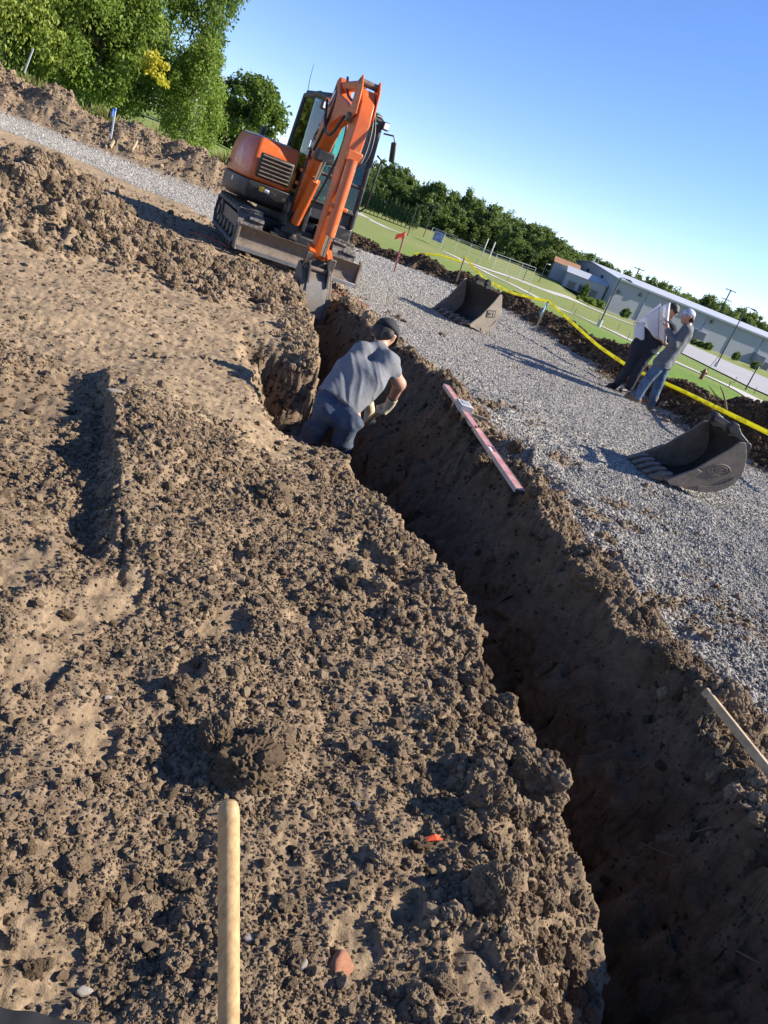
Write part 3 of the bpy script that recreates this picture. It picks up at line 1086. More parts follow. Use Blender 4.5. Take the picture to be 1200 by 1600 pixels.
# ================================================================== TREES AND SHRUBS
def crown_mesh(name, seed, rx, ry, rz, clumps, per, leaf, clump_r=0.28, droop=0.0, inner=0.35, low=0.15, lobes=5, lw_=1.0):
    """leaf-sized blades gathered in clumps through an uneven crown; centre at the crown's middle"""
    rs = np.random.default_rng(seed)
    lob = rs.normal(size=(lobes, 3))
    lob /= np.linalg.norm(lob, axis=1)[:, None]
    lw = rs.uniform(0.12, 0.34, lobes) * lw_
    d = rs.normal(size=(clumps, 3))
    d /= np.linalg.norm(d, axis=1)[:, None]
    d[:, 2] = np.where(d[:, 2] < -0.75, -d[:, 2], d[:, 2])
    bulge = 0.82 + ((np.clip(d @ lob.T, 0, 1) ** 3) * lw).sum(1)
    rad = (inner + (1 - inner) * rs.random(clumps) ** 0.45) * bulge
    c = d * rad[:, None]
    cs = clump_r * rs.uniform(0.6, 1.35, clumps)
    idx = np.repeat(np.arange(clumps), per)
    n = len(idx)
    q = rs.normal(size=(n, 3))
    q = q / np.linalg.norm(q, axis=1)[:, None] * (rs.random(n) ** 0.4)[:, None]
    P = c[idx] + q * cs[idx][:, None] * np.array([1, 1, 0.75])
    P[:, 2] -= droop * np.abs(q[:, 2]) * cs[idx]
    P = P * np.array([rx, ry, rz])
    t = rs.normal(size=(n, 3)) + np.array([0, 0, -0.5 - droop * 3])
    t /= np.linalg.norm(t, axis=1)[:, None]
    nn = rs.normal(size=(n, 3)) + 0.9 * q + np.array([0, 0, 0.5])
    b = np.cross(t, nn)
    b /= np.linalg.norm(b, axis=1)[:, None] + 1e-9
    L = leaf * rs.uniform(0.7, 1.35, n)[:, None]
    Wd = L * rs.uniform(0.18, 0.34, n)[:, None]
    fold = np.cross(b, t) * Wd * 0.35
    V = np.stack([P, P + t * L * 0.5 + b * Wd + fold, P + t * L, P + t * L * 0.5 - b * Wd + fold], 1).reshape(-1, 3)
    F = np.arange(n * 4).reshape(-1, 4)
    me = np_mesh(name, V, F, False)
    return me


def trunk_mb(h, r, seed, limbs=6, spread=2.0, crown0=0.4, lean=0.0):
    rs = random.Random(seed)
    mb = MB()
    pts = [(lean * k / 6 * h * 0.1 + rs.uniform(-0.04, 0.04) * h * 0.3, rs.uniform(-0.04, 0.04) * h * 0.3, h * k / 6) for k in range(7)]
    pts[0] = (0, 0, -0.3)
    mb.tube(pts, [r * (1.25 if k == 0 else 1 - 0.13 * k) for k in range(7)], 8)
    for k in range(limbs):
        f = crown0 + (1 - crown0) * (k / limbs) * 0.9
        i = min(int(f * 6), 5)
        p = Vector(pts[i]).lerp(Vector(pts[i + 1]), f * 6 - i)
        a = rs.uniform(0, 6.28)
        L = spread * rs.uniform(0.5, 0.95) * (1.15 - f * 0.5)
        e = p + Vector((math.cos(a) * L, math.sin(a) * L, L * rs.uniform(0.35, 0.8)))
        mid = p.lerp(e, 0.5) + Vector((0, 0, -0.06 * L))
        mb.tube([p, mid, e], [r * (0.5 - 0.3 * f), r * (0.35 - 0.2 * f), r * 0.06], 6)
    return mb


M_leaf_light = leaf_material('light_leaf', [(0.20, 0.26, 0.045), (0.30, 0.36, 0.075), (0.39, 0.44, 0.12)], 0.46)
M_leaf_mid = leaf_material('mid_leaf', [(0.105, 0.17, 0.028), (0.17, 0.245, 0.045), (0.245, 0.31, 0.065)], 0.42)
M_leaf_dark = leaf_material('dark_leaf', [(0.040, 0.085, 0.018), (0.075, 0.13, 0.026), (0.12, 0.18, 0.038)], 0.38)
M_leaf_far = leaf_material('far_leaf', [(0.045, 0.08, 0.026), (0.075, 0.125, 0.038), (0.125, 0.175, 0.055)], 0.3)
M_leaf_hedge = leaf_material('hedge_leaf', [(0.035, 0.075, 0.030), (0.06, 0.11, 0.042), (0.085, 0.135, 0.05)], 0.2)
M_leaf_yel = leaf_material('yellowed_leaf', [(0.50, 0.40, 0.02), (0.62, 0.52, 0.05), (0.55, 0.50, 0.10)], 0.45)


def tree(name, label, x, y, h, rx, rz, crown_me, seed, r=0.16, group=None, limbs=6, crown0=0.35, cz=None, lean=0.0):
    z = lz(x, y) if y > 44 else ground_z(x, y, False)
    t = thing(name, label, 'tree', (x, y, z), 0, group)
    trunk_mb(h * 0.92, r, seed, limbs, rx * 0.85, crown0, lean).build('trunk', M_trunk, t, smooth=True)
    c = bpy.data.objects.new('crown', crown_me)
    link(c, t)
    c.location = (lean * h * 0.07, 0, (h - rz) if cz is None else cz)
    c.rotation_euler = (0, 0, random.Random(seed).uniform(0, 6.28))
    return t, c


def cm(name, mat, *a, **k):
    me = crown_mesh(name, *a, **k)
    me.materials.append(mat)
    return me


def dirx(px, py, y):
    p = W(px, py, y)
    return p[0]


# the wood beyond the left berm
Y = 31.0
tree('broadleaf_tree', 'pale yellow-green tree with drooping leaves at the photo\'s left edge', dirx(5, 80, Y), Y, 9.5, 4.2, 4.2,
     cm('crown_a', M_leaf_light, 1, 3.4, 3.4, 5.0, 240, 260, 0.15, 0.20, 0.45), 1, 0.12, 'trees beyond the left berm', cz=4.6)
Y = 33.0
tree('broadleaf_tree', 'bright green bushy tree directly right of the pale drooping one', dirx(140, 160, Y), Y, 8.5, 2.6, 3.8,
     cm('crown_b', M_leaf_mid, 2, 2.4, 2.4, 4.2, 190, 240, 0.15, 0.21, 0.2), 2, 0.14, 'trees beyond the left berm', cz=3.7)
Y = 36.0
big, _ = tree('broadleaf_tree', 'tall dark green tree towering left of the orange excavator', dirx(178, 190, Y), Y, 14.5, 4.0, 6.4,
              cm('crown_c', M_leaf_dark, 3, 3.3, 3.4, 7.4, 420, 260, 0.16, 0.16, 0.25), 3, 0.26, 'trees beyond the left berm', limbs=12, crown0=0.25, cz=6.9)
c = link(bpy.data.objects.new('yellowed_branch', cm('yellow_tuft', M_leaf_yel, 4, 0.62, 0.5, 0.55, 14, 40, 0.16, 0.4)), big)
p = W(247, 112, Y - 3.9)
c.location = Vector(p) - big.location
c['label'] = 'bright yellow dying tuft of leaves'
Y = 34.5
tree('broadleaf_tree', 'low mid-green tree whose foliage meets the end of the left berm', dirx(285, 228, Y), Y, 5.0, 1.6, 2.5,
     cm('crown_d', M_leaf_mid, 5, 1.45, 1.5, 2.6, 110, 170, 0.12, 0.25), 5, 0.09, 'trees beyond the left berm', cz=2.2)
crown_e = cm('crown_e', M_leaf_dark, 6, 4.4, 4.4, 6.8, 260, 140, 0.20, 0.20, 0.2)
for k, (px, py, Y, lab) in enumerate(((0, 60, 40.0, 'shadowy dark tree standing behind the pale drooping tree'),
                                      (80, 110, 42.0, 'dark tree filling the gap behind the bright green bushy tree'),
                                      (120, 150, 45.5, 'dark tree deep in the wood behind the tallest tree'),
                                      (-60, 40, 36.0, 'dark tree mostly cut off by the photo\'s left edge'))):
    tree('broadleaf_tree', lab, dirx(px, py, Y), Y, 13.0, 4.2, 6.5, crown_e, 20 + k, 0.2, 'trees beyond the left berm', cz=5.6)
Y = 78.0
tree('broadleaf_tree', 'rounded dark tree on the rise just left of the excavator cab', dirx(385, 205, Y), Y, 7.4, 3.2, 3.7,
     cm('crown_f', M_leaf_dark, 7, 3.0, 3.0, 3.4, 110, 90, 0.36, 0.24), 7, 0.17, 'trees on the rise', cz=4.1)
Y = 84.0
crown_g = cm('crown_g', M_leaf_far, 8, 2.6, 2.6, 2.3, 60, 80, 0.42, 0.3)
for k, (px, py, h, lab) in enumerate(((352, 218, 4.6, 'low tree between the wood and the rounded dark tree'), (372, 212, 3.9, 'short bushy tree at the foot of the rounded dark tree'),
                                      (440, 232, 4.3, 'short tree half hidden behind the excavator hood'))):
    tree('broadleaf_tree', lab, dirx(px, py, Y), Y + k * 2, h, 2.2, 2.3, crown_g, 30 + k, 0.1, 'trees on the rise', cz=h - 2.2)

# treeline along the far field
far_crowns = [cm('far_crown', M_leaf_far, 40 + k, 1.0, 1.0, 1.0, 95, 60, 0.15, 0.24, 0.0, 0.1, 0.1, 9, 1.9) for k in range(7)]
ORD = ['first', 'second', 'third', 'fourth', 'fifth', 'sixth', 'seventh', 'eighth', 'ninth', 'tenth', 'eleventh', 'twelfth', 'thirteenth', 'fourteenth', 'fifteenth', 'sixteenth', 'seventeenth', 'eighteenth', 'nineteenth', 'twentieth']
FAR_WORDS = ['broad', 'tall', 'rounded', 'ragged', 'slim', 'full', 'dark', 'leafy', 'spreading', 'upright']


def far_tree(px, top, foot, Y, wpx, label, k, group):
    """a distant tree between two photo pixels"""
    b = W(*foot, Y)
    t_ = W(*top, Y)
    z = lz(b[0], Y)
    h = max(t_[2] - z, 2.5)
    rx = wpx * Y / FPX * 0.5
    t = thing('broadleaf_tree', label, 'tree', (b[0], Y, z), 0, group)
    trunk_mb(h * 0.8, 0.16 + 0.012 * h, 60 + k, 3, rx * 0.7, 0.35).build('trunk', M_trunk, t, smooth=True)
    c = link(bpy.data.objects.new('crown', far_crowns[k % 7]), t)
    c.location = (0, 0, h * 0.52)
    c.scale = (rx * 1.02, rx * 1.02, h * 0.47)
    c.rotation_euler = (0, 0, k * 1.7)
    return t


TL = [(566, 262, 50), (590, 268, 44), (612, 272, 40), (636, 277, 44), (656, 296, 34), (684, 290, 44), (700, 312, 36), (716, 310, 34), (735, 310, 30), (745, 328, 38), (768, 335, 42), (788, 338, 36),
      (806, 350, 44), (828, 352, 46), (850, 362, 48), (872, 378, 46), (893, 398, 40)]
for k, (px, py, w_) in enumerate(TL):
    Y = 226 + 9 * ((k * 7) % 5)
    base_px = (px - 22, 0.409 * (px - 22) + 77.5)
    far_tree(px, (px, py - 6), base_px, Y, w_ * 1.15, '%s dark green tree, %s from the excavator in the far treeline' % (FAR_WORDS[k % 10], ORD[k]), k, 'far treeline')
for k, px in enumerate(range(560, 890, 30)):
    base_px = (px - 10, 0.409 * (px - 10) + 77.5)
    far_tree(px, (px + 8, base_px[1] - 26 - 7 * (k % 3)), base_px, 216 + 4 * (k % 4), 38, 'low dark tree at the front of the far treeline, %s from the excavator' % ORD[k], k + 2, 'front of the far treeline')
TR = [(905, 402, 40), (930, 408, 40), (945, 410, 34), (965, 426, 36), (982, 428, 28), (997, 437, 26), (1015, 444, 26), (1030, 447, 24), (1050, 455, 30), (1072, 460, 30), (1095, 466, 40), (1110, 466, 34),
      (1135, 484, 30), (1152, 490, 28), (1168, 494, 30), (1188, 503, 32), (1215, 512, 36), (1240, 525, 36)]
for k, (px, py, w_) in enumerate(TR):
    Y = 262 + 8 * ((k * 3) % 4)
    far_tree(px, (px, py - 2), (px - 30, py + 66), Y, w_ * 1.3, '%s tree behind the long warehouse roof, %s from its gable end' % (FAR_WORDS[(k * 3) % 10], ORD[k]), k + 3, 'trees behind the long building')

# row of clipped evergreens in front of the far treeline
cone = cm('evergreen_cone', M_leaf_hedge, 77, 1, 1, 1, 120, 40, 0.16, 0.26, 0.0, 0.2)
for v in cone.vertices:
    f_ = 1.12 - 0.42 * (v.co.z + 1)
    v.co.x *= f_
    v.co.y *= f_
for k in range(17):
    u = k / 16
    px, py = 556 + u * 96, 293 + u * 47
    Y = 195.0
    p = W(px, py, Y)
    z = lz(p[0], Y)
    t = thing('evergreen_shrub', 'conical evergreen, %s from the excavator in the clipped row' % ORD[k], 'shrub', (p[0], Y, z), 0, 'row of conical evergreens')
    h = 5.2 - 1.0 * u + 0.3 * math.sin(k * 2.1)
    c = link(bpy.data.objects.new('foliage', cone), t)
    c.location, c.scale, c.rotation_euler = (0, 0, h * 0.5), (1.25, 1.25, h * 0.5), (0, 0, k)
    MB().cyl((0, 0, -0.2), (0, 0, h * 0.5), 0.1, 0.05, 6).build('stem', M_trunk, t)

# ================================================================== BUILDINGS, POLES, FENCE
M_wall = paint('pale_siding', (0.30, 0.315, 0.335), 0.7, var=0.06, scale=0.3)
M_roof = paint('metal_roof', (0.42, 0.44, 0.47), 0.45, var=0.06, scale=0.3)
M_trim = paint('blue_grey_trim', (0.23, 0.27, 0.33), 0.6, var=0.1)
M_rust = paint('rust_roof', (0.33, 0.17, 0.09), 0.8, var=0.2, scale=0.6)
M_dark = paint('dark_grille', (0.05, 0.055, 0.06), 0.7, var=0.2)
M_pole = paint('dark_bronze_pole', (0.045, 0.045, 0.05), 0.5, var=0.2)
M_conc = paint('pole_footing', (0.5, 0.49, 0.46), 0.9, var=0.15)
M_win = paint('window_pane', (0.06, 0.08, 0.11), 0.1, var=0.2)

YB = 205.0
c0 = W(944, 484, YB)
c1 = W(1330, 636, YB + 28)
c2 = W(903, 466, YB + 24)
zb = lz(c0[0], c0[1]) - 0.2
bt = thing('long_building', 'long pale metal-sided warehouse with a low gable roof', 'building', (c0[0], c0[1], zb))
ex = Vector((c1[0] - c0[0], c1[1] - c0[1], 0))
LB = ex.length
ex.normalize()
ey = Vector((-ex.y, ex.x, 0))
DB = 34.0
HB = float(W(969, 437, YB)[2]) - zb
RB = Matrix((ex, ey, Vector((0, 0, 1)))).transposed().to_4x4()
npan = 9
for k in range(npan):
    a0, a1 = LB * k / npan, LB * (k + 1) / npan
    MB().box(((a0 + a1) / 2, 0.1, HB / 2), (a1 - a0 - 0.06, 0.2, HB)).xf(RB).build('wall_panel', M_wall, bt)
    if k:
        MB().box((a0, -0.08, HB / 2), (0.16, 0.16, HB)).xf(RB).build('downpipe', M_trim, bt)
for k in range(3):
    a0, a1 = DB * k / 3, DB * (k + 1) / 3
    g = lambda a: HB + 1.7 * (1 - abs(2 * a / DB - 1))
    MB().prism([(a0 + 0.03, 0), (a1 - 0.03, 0), (a1 - 0.03, g(a1)), ((a0 + a1) / 2, g((a0 + a1) / 2)), (a0 + 0.03, g(a0))], -0.12, 0.08).xf(RB).build('gable_panel', M_wall, bt)
for s_ in (0, 1):
    pr = [(-0.5, HB + 0.02), (DB / 2, HB + 1.78), (DB / 2, HB + 1.98), (-0.5, HB + 0.22)]
    if s_:
        pr = [(DB - a, b_) for a, b_ in pr]
    MB().prism(pr, -0.5, LB + 0.5).xf(RB).build('roof_slope', M_roof, bt)
MB().box((LB / 2, -0.62, HB + 0.08), (LB + 1, 0.22, 0.42)).xf(RB).build('gutter', M_trim, bt)
MB().box((LB / 2, DB - 0.1, HB / 2), (LB, 0.2, HB)).xf(RB).build('rear_wall', M_wall, bt)
MB().box((LB / 2, -0.16, 0.25), (LB, 0.14, 0.5)).xf(RB).build('plinth', M_conc, bt)


def on_wall(px, py):
    """photo pixel -> (along, up) on the long wall"""
    d = Vector(ray(px, py))
    n = ey
    o_ = Vector((c0[0], c0[1], zb))
    t_ = (o_ - Vector(CPOS)).dot(n) / d.dot(n)
    P = Vector(CPOS) + d * t_ - o_
    return P.dot(ex), P.z


for px, py in ((1089, 522), (1182, 559)):
    a, u = on_wall(px, py)
    o = MB().box((a, -0.95, u), (3.2, 1.7, 2.2)).xf(RB).build('louvre_unit', M_trim, bt, 0.05)
    for q_ in range(5):
        MB().box((a, -1.83, u - 0.8 + 0.4 * q_), (2.9, 0.08, 0.16)).xf(RB).build('slat', M_dark, o)
for px, py in ((1001, 461), (1112, 503), (967, 456), (915, 423), (935, 433), (958, 443)):
    a, u = on_wall(px, py)
    if a > 0:
        MB().box((a, -0.3, u), (0.9, 0.5, 0.8)).xf(RB).build('wall_lamp', M_dark, bt, 0.04)
for a, u in ((8, HB * 0.9), (17, HB * 0.95), (27, HB * 0.9)):
    MB().box((-0.3, a, u), (0.4, 0.8, 0.8)).xf(RB).build('wall_lamp', M_dark, bt, 0.04)
MB().box((-0.2, 14, 1.1), (0.1, 1.2, 2.2)).xf(RB).build('door', M_trim, bt)
a, u = on_wall(1197, 568)
MB().box((a, -0.1, 1.4), (2.4, 0.12, 2.2)).xf(RB).build('window', M_win, bt)

# sheds left of the warehouse
Ys = 214.0
p0, p1 = W(852, 445, Ys), W(893, 466, Ys)
s0 = W(866, 428, Ys)
t = thing('shed', 'small pale shed with a rusty red roof left of the long warehouse', 'building', (p0[0], Ys, lz(p0[0], Ys)))
w_, h_ = 6.6, 4.2
MB().box((w_ / 2, 3, h_ / 2), (w_, 6, h_)).build('wall', M_wall, t)
MB().prism([(-0.3, h_ + 0.01), (3, h_ + 1.4), (6.3, h_ + 0.01)], -0.3, w_ + 0.3).build('roof', M_rust, t)
t = thing('shed', 'low pale lean-to building between the rusty roof and the warehouse', 'building', (p0[0] + 3.4, Ys - 7, lz(p0[0] + 3, Ys - 7)))
w_, h_ = 10.5, 3.6
MB().box((w_ / 2, 3, h_ / 2), (w_, 6, h_)).build('wall', M_wall, t)
MB().prism([(-0.3, h_ + 0.01), (3, h_ + 1.5), (6.3, h_ + 0.01)], -0.3, w_ + 0.3).build('roof', M_roof, t)
for k in range(3):
    x0 = 1.2 + 2.9 * k
    o = MB().box((x0 + 0.9, -0.06, 1.0), (1.9, 0.12, 1.6)).build('window', M_win, t)
    MB().box((x0 + 0.9, -0.16, 1.85), (2.1, 0.1, 0.14)).build('lintel', M_trim, o)


def light_pole(px0, px1, label, head=None, group='light poles on the lawn', r=0.09, footing=True):
    p = at(*px0, 26)
    y = p[1]
    top = W(*px1, y)
    z = lz(p[0], y)
    h = top[2] - z
    t = thing('light_pole', label, 'light pole', (p[0], y, z), 0, group)
    if footing:
        MB().cyl((0, 0, -0.3), (0, 0, 0.9), 0.28, 0.26, 14).build('footing', M_conc, t)
    MB().cyl((0, 0, -0.2), (0, 0, h), r * 1.15, r * 0.8, 12).build('pole', M_pole, t, smooth=True)
    if head:
        a = MB().tube([(0, 0, h - 0.05), (0.35 * head, 0, h + 0.06), (0.8 * head, 0, h + 0.02)], 0.05, 8).build('arm', M_pole, t, smooth=True)
        MB().prism([(0.7, -0.06), (1.55, -0.10), (1.6, -0.02), (1.2, 0.12), (0.75, 0.1)], -0.2, 0.2, 'y').xf(Matrix.Translation((0, 0, h)) @ Matrix.Scale(head, 4, (1, 0, 0))).build('lamp_head', M_pole, t, 0.02)
    else:
        MB().cyl((0, 0, h), (0, 0, h + 0.35), 0.22, 0.12, 12).build('lamp_head', M_pole, t, smooth=True)
    return t, h


light_pole((1117, 575), (1167, 480), 'slim dark lamp post at the parking lot edge, nearest the right border', 1)
light_pole((935, 510), (971, 434), 'dark lamp post with a pale footing on the lawn left of the two men', 1)
light_pole((1012, 486), (1032, 443), 'dark lamp post seen just above the unrolled drawings', 1, footing=False)
light_pole((1165, 608), (1181, 576), 'short dark bollard lamp at the right border, in front of the parking lot', None, r=0.07, footing=False)
for px0, px1, lab in (((636, 369), (655, 319), 'lamp post rising straight above the orange flag'), ((661, 371), (679, 321), 'bare dark post right of the lamp post above the orange flag'),
                      ((817, 438), (836, 394), 'lamp post on the lawn above the middle of the yellow tape'), ((701, 364), (712, 341), 'thin far post between the banner and the treeline'),
                      ((842, 440), (853, 413), 'thin dark post just left of the rusty-roofed shed')):
    light_pole(px0, px1, lab, 0.6 if 'lamp' in lab else None, r=0.08, footing=False)
# power pole behind the warehouse
Y = 262.0
for (px0, px1, lab) in (((1108, 520), (1141, 452), 'wooden power pole with crossarms behind the long warehouse'), ((985, 450), (1012, 424), 'lower wooden power pole behind the warehouse near its gable')):
    p, q_ = W(*px0, Y), W(*px1, Y)
    z = lz(p[0], Y)
    t = thing('power_pole', lab, 'power pole', (p[0], Y, z), 0, 'power poles')
    h = q_[2] - z
    MB().cyl((0, 0, -0.2), (0, 0, h), 0.28, 0.2, 10).build('pole', M_trunk, t, smooth=True)
    for dz in (0.3, 3.2):
        MB().box((0, -0.25, h - dz), (3.4, 0.2, 0.22)).build('crossarm', M_trunk, t)
    for dx in (-1.5, 1.5):
        MB().cyl((dx, -0.25, h - 0.18), (dx, -0.25, h + 0.2), 0.1, 0.06, 8).build('insulator', M_conc, t)
w0, w1 = W(1141, 452, Y), W(1330, 522, Y + 40)
for k, dz in enumerate((0.0, 3.0)):
    pts = [Vector(w0).lerp(Vector(w1), u / 14) + Vector((0, 0, -dz - 1.6 * math.sin(math.pi * u / 14))) for u in range(15)]
    tag(MB().tube(pts, 0.035, 5).build('power_line', M_pole), ['upper thin power line strung from the tall pole to the right', 'lower thin power line strung from the tall pole to the right'][k], 'power line', 'power lines')

# shrubs along the buildings
bush = cm('bush_leaves', M_leaf_dark, 88, 1, 1, 1, 70, 60, 0.20, 0.34, 0, 0.3)
bushl = cm('bush_leaves_light', M_leaf_mid, 89, 1, 1, 1, 70, 60, 0.20, 0.34, 0, 0.3)
for px, py, w_, hh, mm_, lab in ((975, 494, 14, 12, bush, 'round dark bush against the warehouse, left of the drawings'), (908, 468, 11, 20, bush, 'upright dark evergreen at the warehouse gable'),
                             (919, 476, 20, 10, bushl, 'long light green hedge at the warehouse corner'), (936, 481, 13, 11, bushl, 'round light green bush right of the long hedge'),
                             (902, 468, 6, 6, bushl, 'tiny light bush left of the upright evergreen'),
                             (1083, 536, 9, 7, bush, 'leftmost of three round bushes behind the capped man'), (1093, 540, 11, 8, bush, 'middle of three round bushes behind the capped man'), (1104, 545, 13, 10, bush, 'rightmost of three round bushes behind the capped man'),
                             (1147, 562, 11, 11, bush, 'dark bush behind the tall right lamp post'), (1177, 577, 13, 10, bush, 'dark bush under the right louvre unit')):
    p = at(px, py, 26)
    y = min(p[1], YB - 3)
    P = W(px, py, y)
    z = lz(P[0], y)
    t = thing('bush', lab, 'bush', (P[0], y, z), 0, 'bushes along the buildings')
    rx, hz = w_ * y / FPX * 0.5, hh * y / FPX
    c = link(bpy.data.objects.new('foliage', mm_), t)
    c.location, c.scale = (0, 0, hz * 0.48), (rx, rx * 0.9, hz * 0.55)
    MB().cyl((0, 0, -0.2), (0, 0, hz * 0.5), 0.08, 0.05, 6).build('stem', M_trunk, t)

# ball-field fence with its banner
M_rail = paint('galvanised_rail', (0.52, 0.53, 0.52), 0.5, 0.3, 0.1)
fpx = [(668, 379), (688, 388), (708, 397), (728, 405), (748, 413), (768, 421), (788, 428), (808, 435), (828, 442)]
fp = [at(*p, 26) for p in fpx]
t = thing('chain_fence', 'galvanised chain-link fence round the ball field beyond the path', 'fence', fp[0])
o0 = Vector(fp[0])
FH = 22 * fp[0][1] / FPX
tops = []
for k, p in enumerate(fp):
    v = Vector(p) - o0
    MB().cyl(v, v + Vector((0, 0, FH)), 0.06, 0.055, 8).build('post', M_rail, t)
    tops.append(v + Vector((0, 0, FH)))
for k in range(len(fp) - 1):
    MB().cyl(tops[k] + Vector((0, 0, 0.06)), tops[k + 1] + Vector((0, 0, 0.06)), 0.045, n=8).build('top_rail', M_rail, t)
    for q_ in range(1, 7):
        dz = Vector((0, 0, FH * q_ / 7))
        MB().cyl(Vector(fp[k]) - o0 + dz, Vector(fp[k + 1]) - o0 + dz, 0.02, n=5).build('wire', M_rail, t)
M_banner = paint('banner_print', (0.30, 0.38, 0.60), 0.6, var=0.35, dirt=(0.05, 0.05, 0.09), dirt_amt=0.45, scale=0.45)
v = (fp[1] - fp[0])
bo = MB().beam(Vector(fp[0]) + Vector((0, -0.2, FH * 0.62)) + Vector(v) * 0.25, Vector(fp[0]) + Vector((0, -0.2, FH * 0.62)) + Vector(v) * 0.95, 0.05, FH * 0.62).build('banner', M_banner)
tag(bo, 'blue and white printed banner hanging on the ball-field fence', 'banner')
for k, (a, b_) in enumerate((((753, 399), (758, 371)), ((764, 404), (769, 376)))):
    p = at(*a, 26)
    h = W(*b_, p[1])[2] - p[2]
    o = MB().cyl((0, 0, -0.2), (0, 0, h), 0.13, n=10).build('foul_post', M_white)
    o.location = p
    tag(o, ['left white goal post on the ball field', 'right white goal post on the ball field'][k], 'post', 'white posts on the ball field')
p = at(592, 327, 26)
t = thing('field_sign', 'small white sign standing alone on the far lawn by the excavator', 'sign', p)
MB().box((0, 0, 1.6), (1.8, 0.1, 1.9)).build('board', M_white, t)
for s_ in (-0.6, 0.6):
    MB().cyl((s_, 0.1, -0.2), (s_, 0.1, 2.4), 0.06, n=8).build('post', M_pole, t)
p = at(1095, 592, 26)
t = thing('hydrant', 'rusty brown fire hydrant on the lawn right of the capped man', 'hydrant', p)
M_hyd = paint('hydrant_paint', (0.20, 0.07, 0.03), 0.6, var=0.3)
MB().cyl((0, 0, -0.1), (0, 0, 0.62), 0.16, 0.14, 14).build('barrel', M_hyd, t, smooth=True)
MB().cyl((0, 0, 0.62), (0, 0, 0.86), 0.19, 0.05, 14).build('bonnet', M_hyd, t, smooth=True)
for s_ in (-1, 1):
    MB().cyl((0, 0, 0.5), (0.27 * s_, 0, 0.5), 0.075, n=10).build('nozzle', M_hyd, t)
MB().cyl((0.1, 0, 0.7), (0.5, 0, 2.4), 0.02, n=6).build('marker_rod', M_pole, t)
# thin survey rods along the path
rods = [(720, 409), (743, 414), (792, 440), (826, 458), (894, 483), (897, 491), (934, 500), (965, 515), (980, 530), (1138, 605), (1147, 598), (1178, 614), (620, 352), (690, 392)]
for k, px in enumerate(rods):
    p = at(*px, 26)
    h = 9.5 * p[1] / FPX
    o = MB().cyl((0, 0, -0.1), (0, 0, h), 0.035, 0.03, 6).build('marker_rod', M_pole)
    o.location = p
    tag(o, 'thin dark marker rod by the lawn path, %s along it' % ORD[k], 'marker rod', 'thin rods along the path')


# ================================================================== EXCAVATOR
EXO = (-3.43, 13.83)
EXY = R(207)
exz = 0.14
ex_ = thing('excavator', 'orange tracked excavator digging the trench with its boom raised', 'excavator', (EXO[0], EXO[1], exz), EXY)
SW = Matrix.Rotation(R(5), 4, 'Z')                     # the house is swung a little on its tracks


def arc(cx, cy, r, a0, a1, n):
    return [(cx + r * math.cos(R(a0 + (a1 - a0) * k / n)), cy + r * math.sin(R(a0 + (a1 - a0) * k / n))) for k in range(n + 1)]


# --- tracks
def belt_path(off):
    P = arc(1.02, 0.27, 0.25 + off, 90, -90, 12) + arc(-1.02, 0.27, 0.25 + off, -90, -270, 12)
    return P


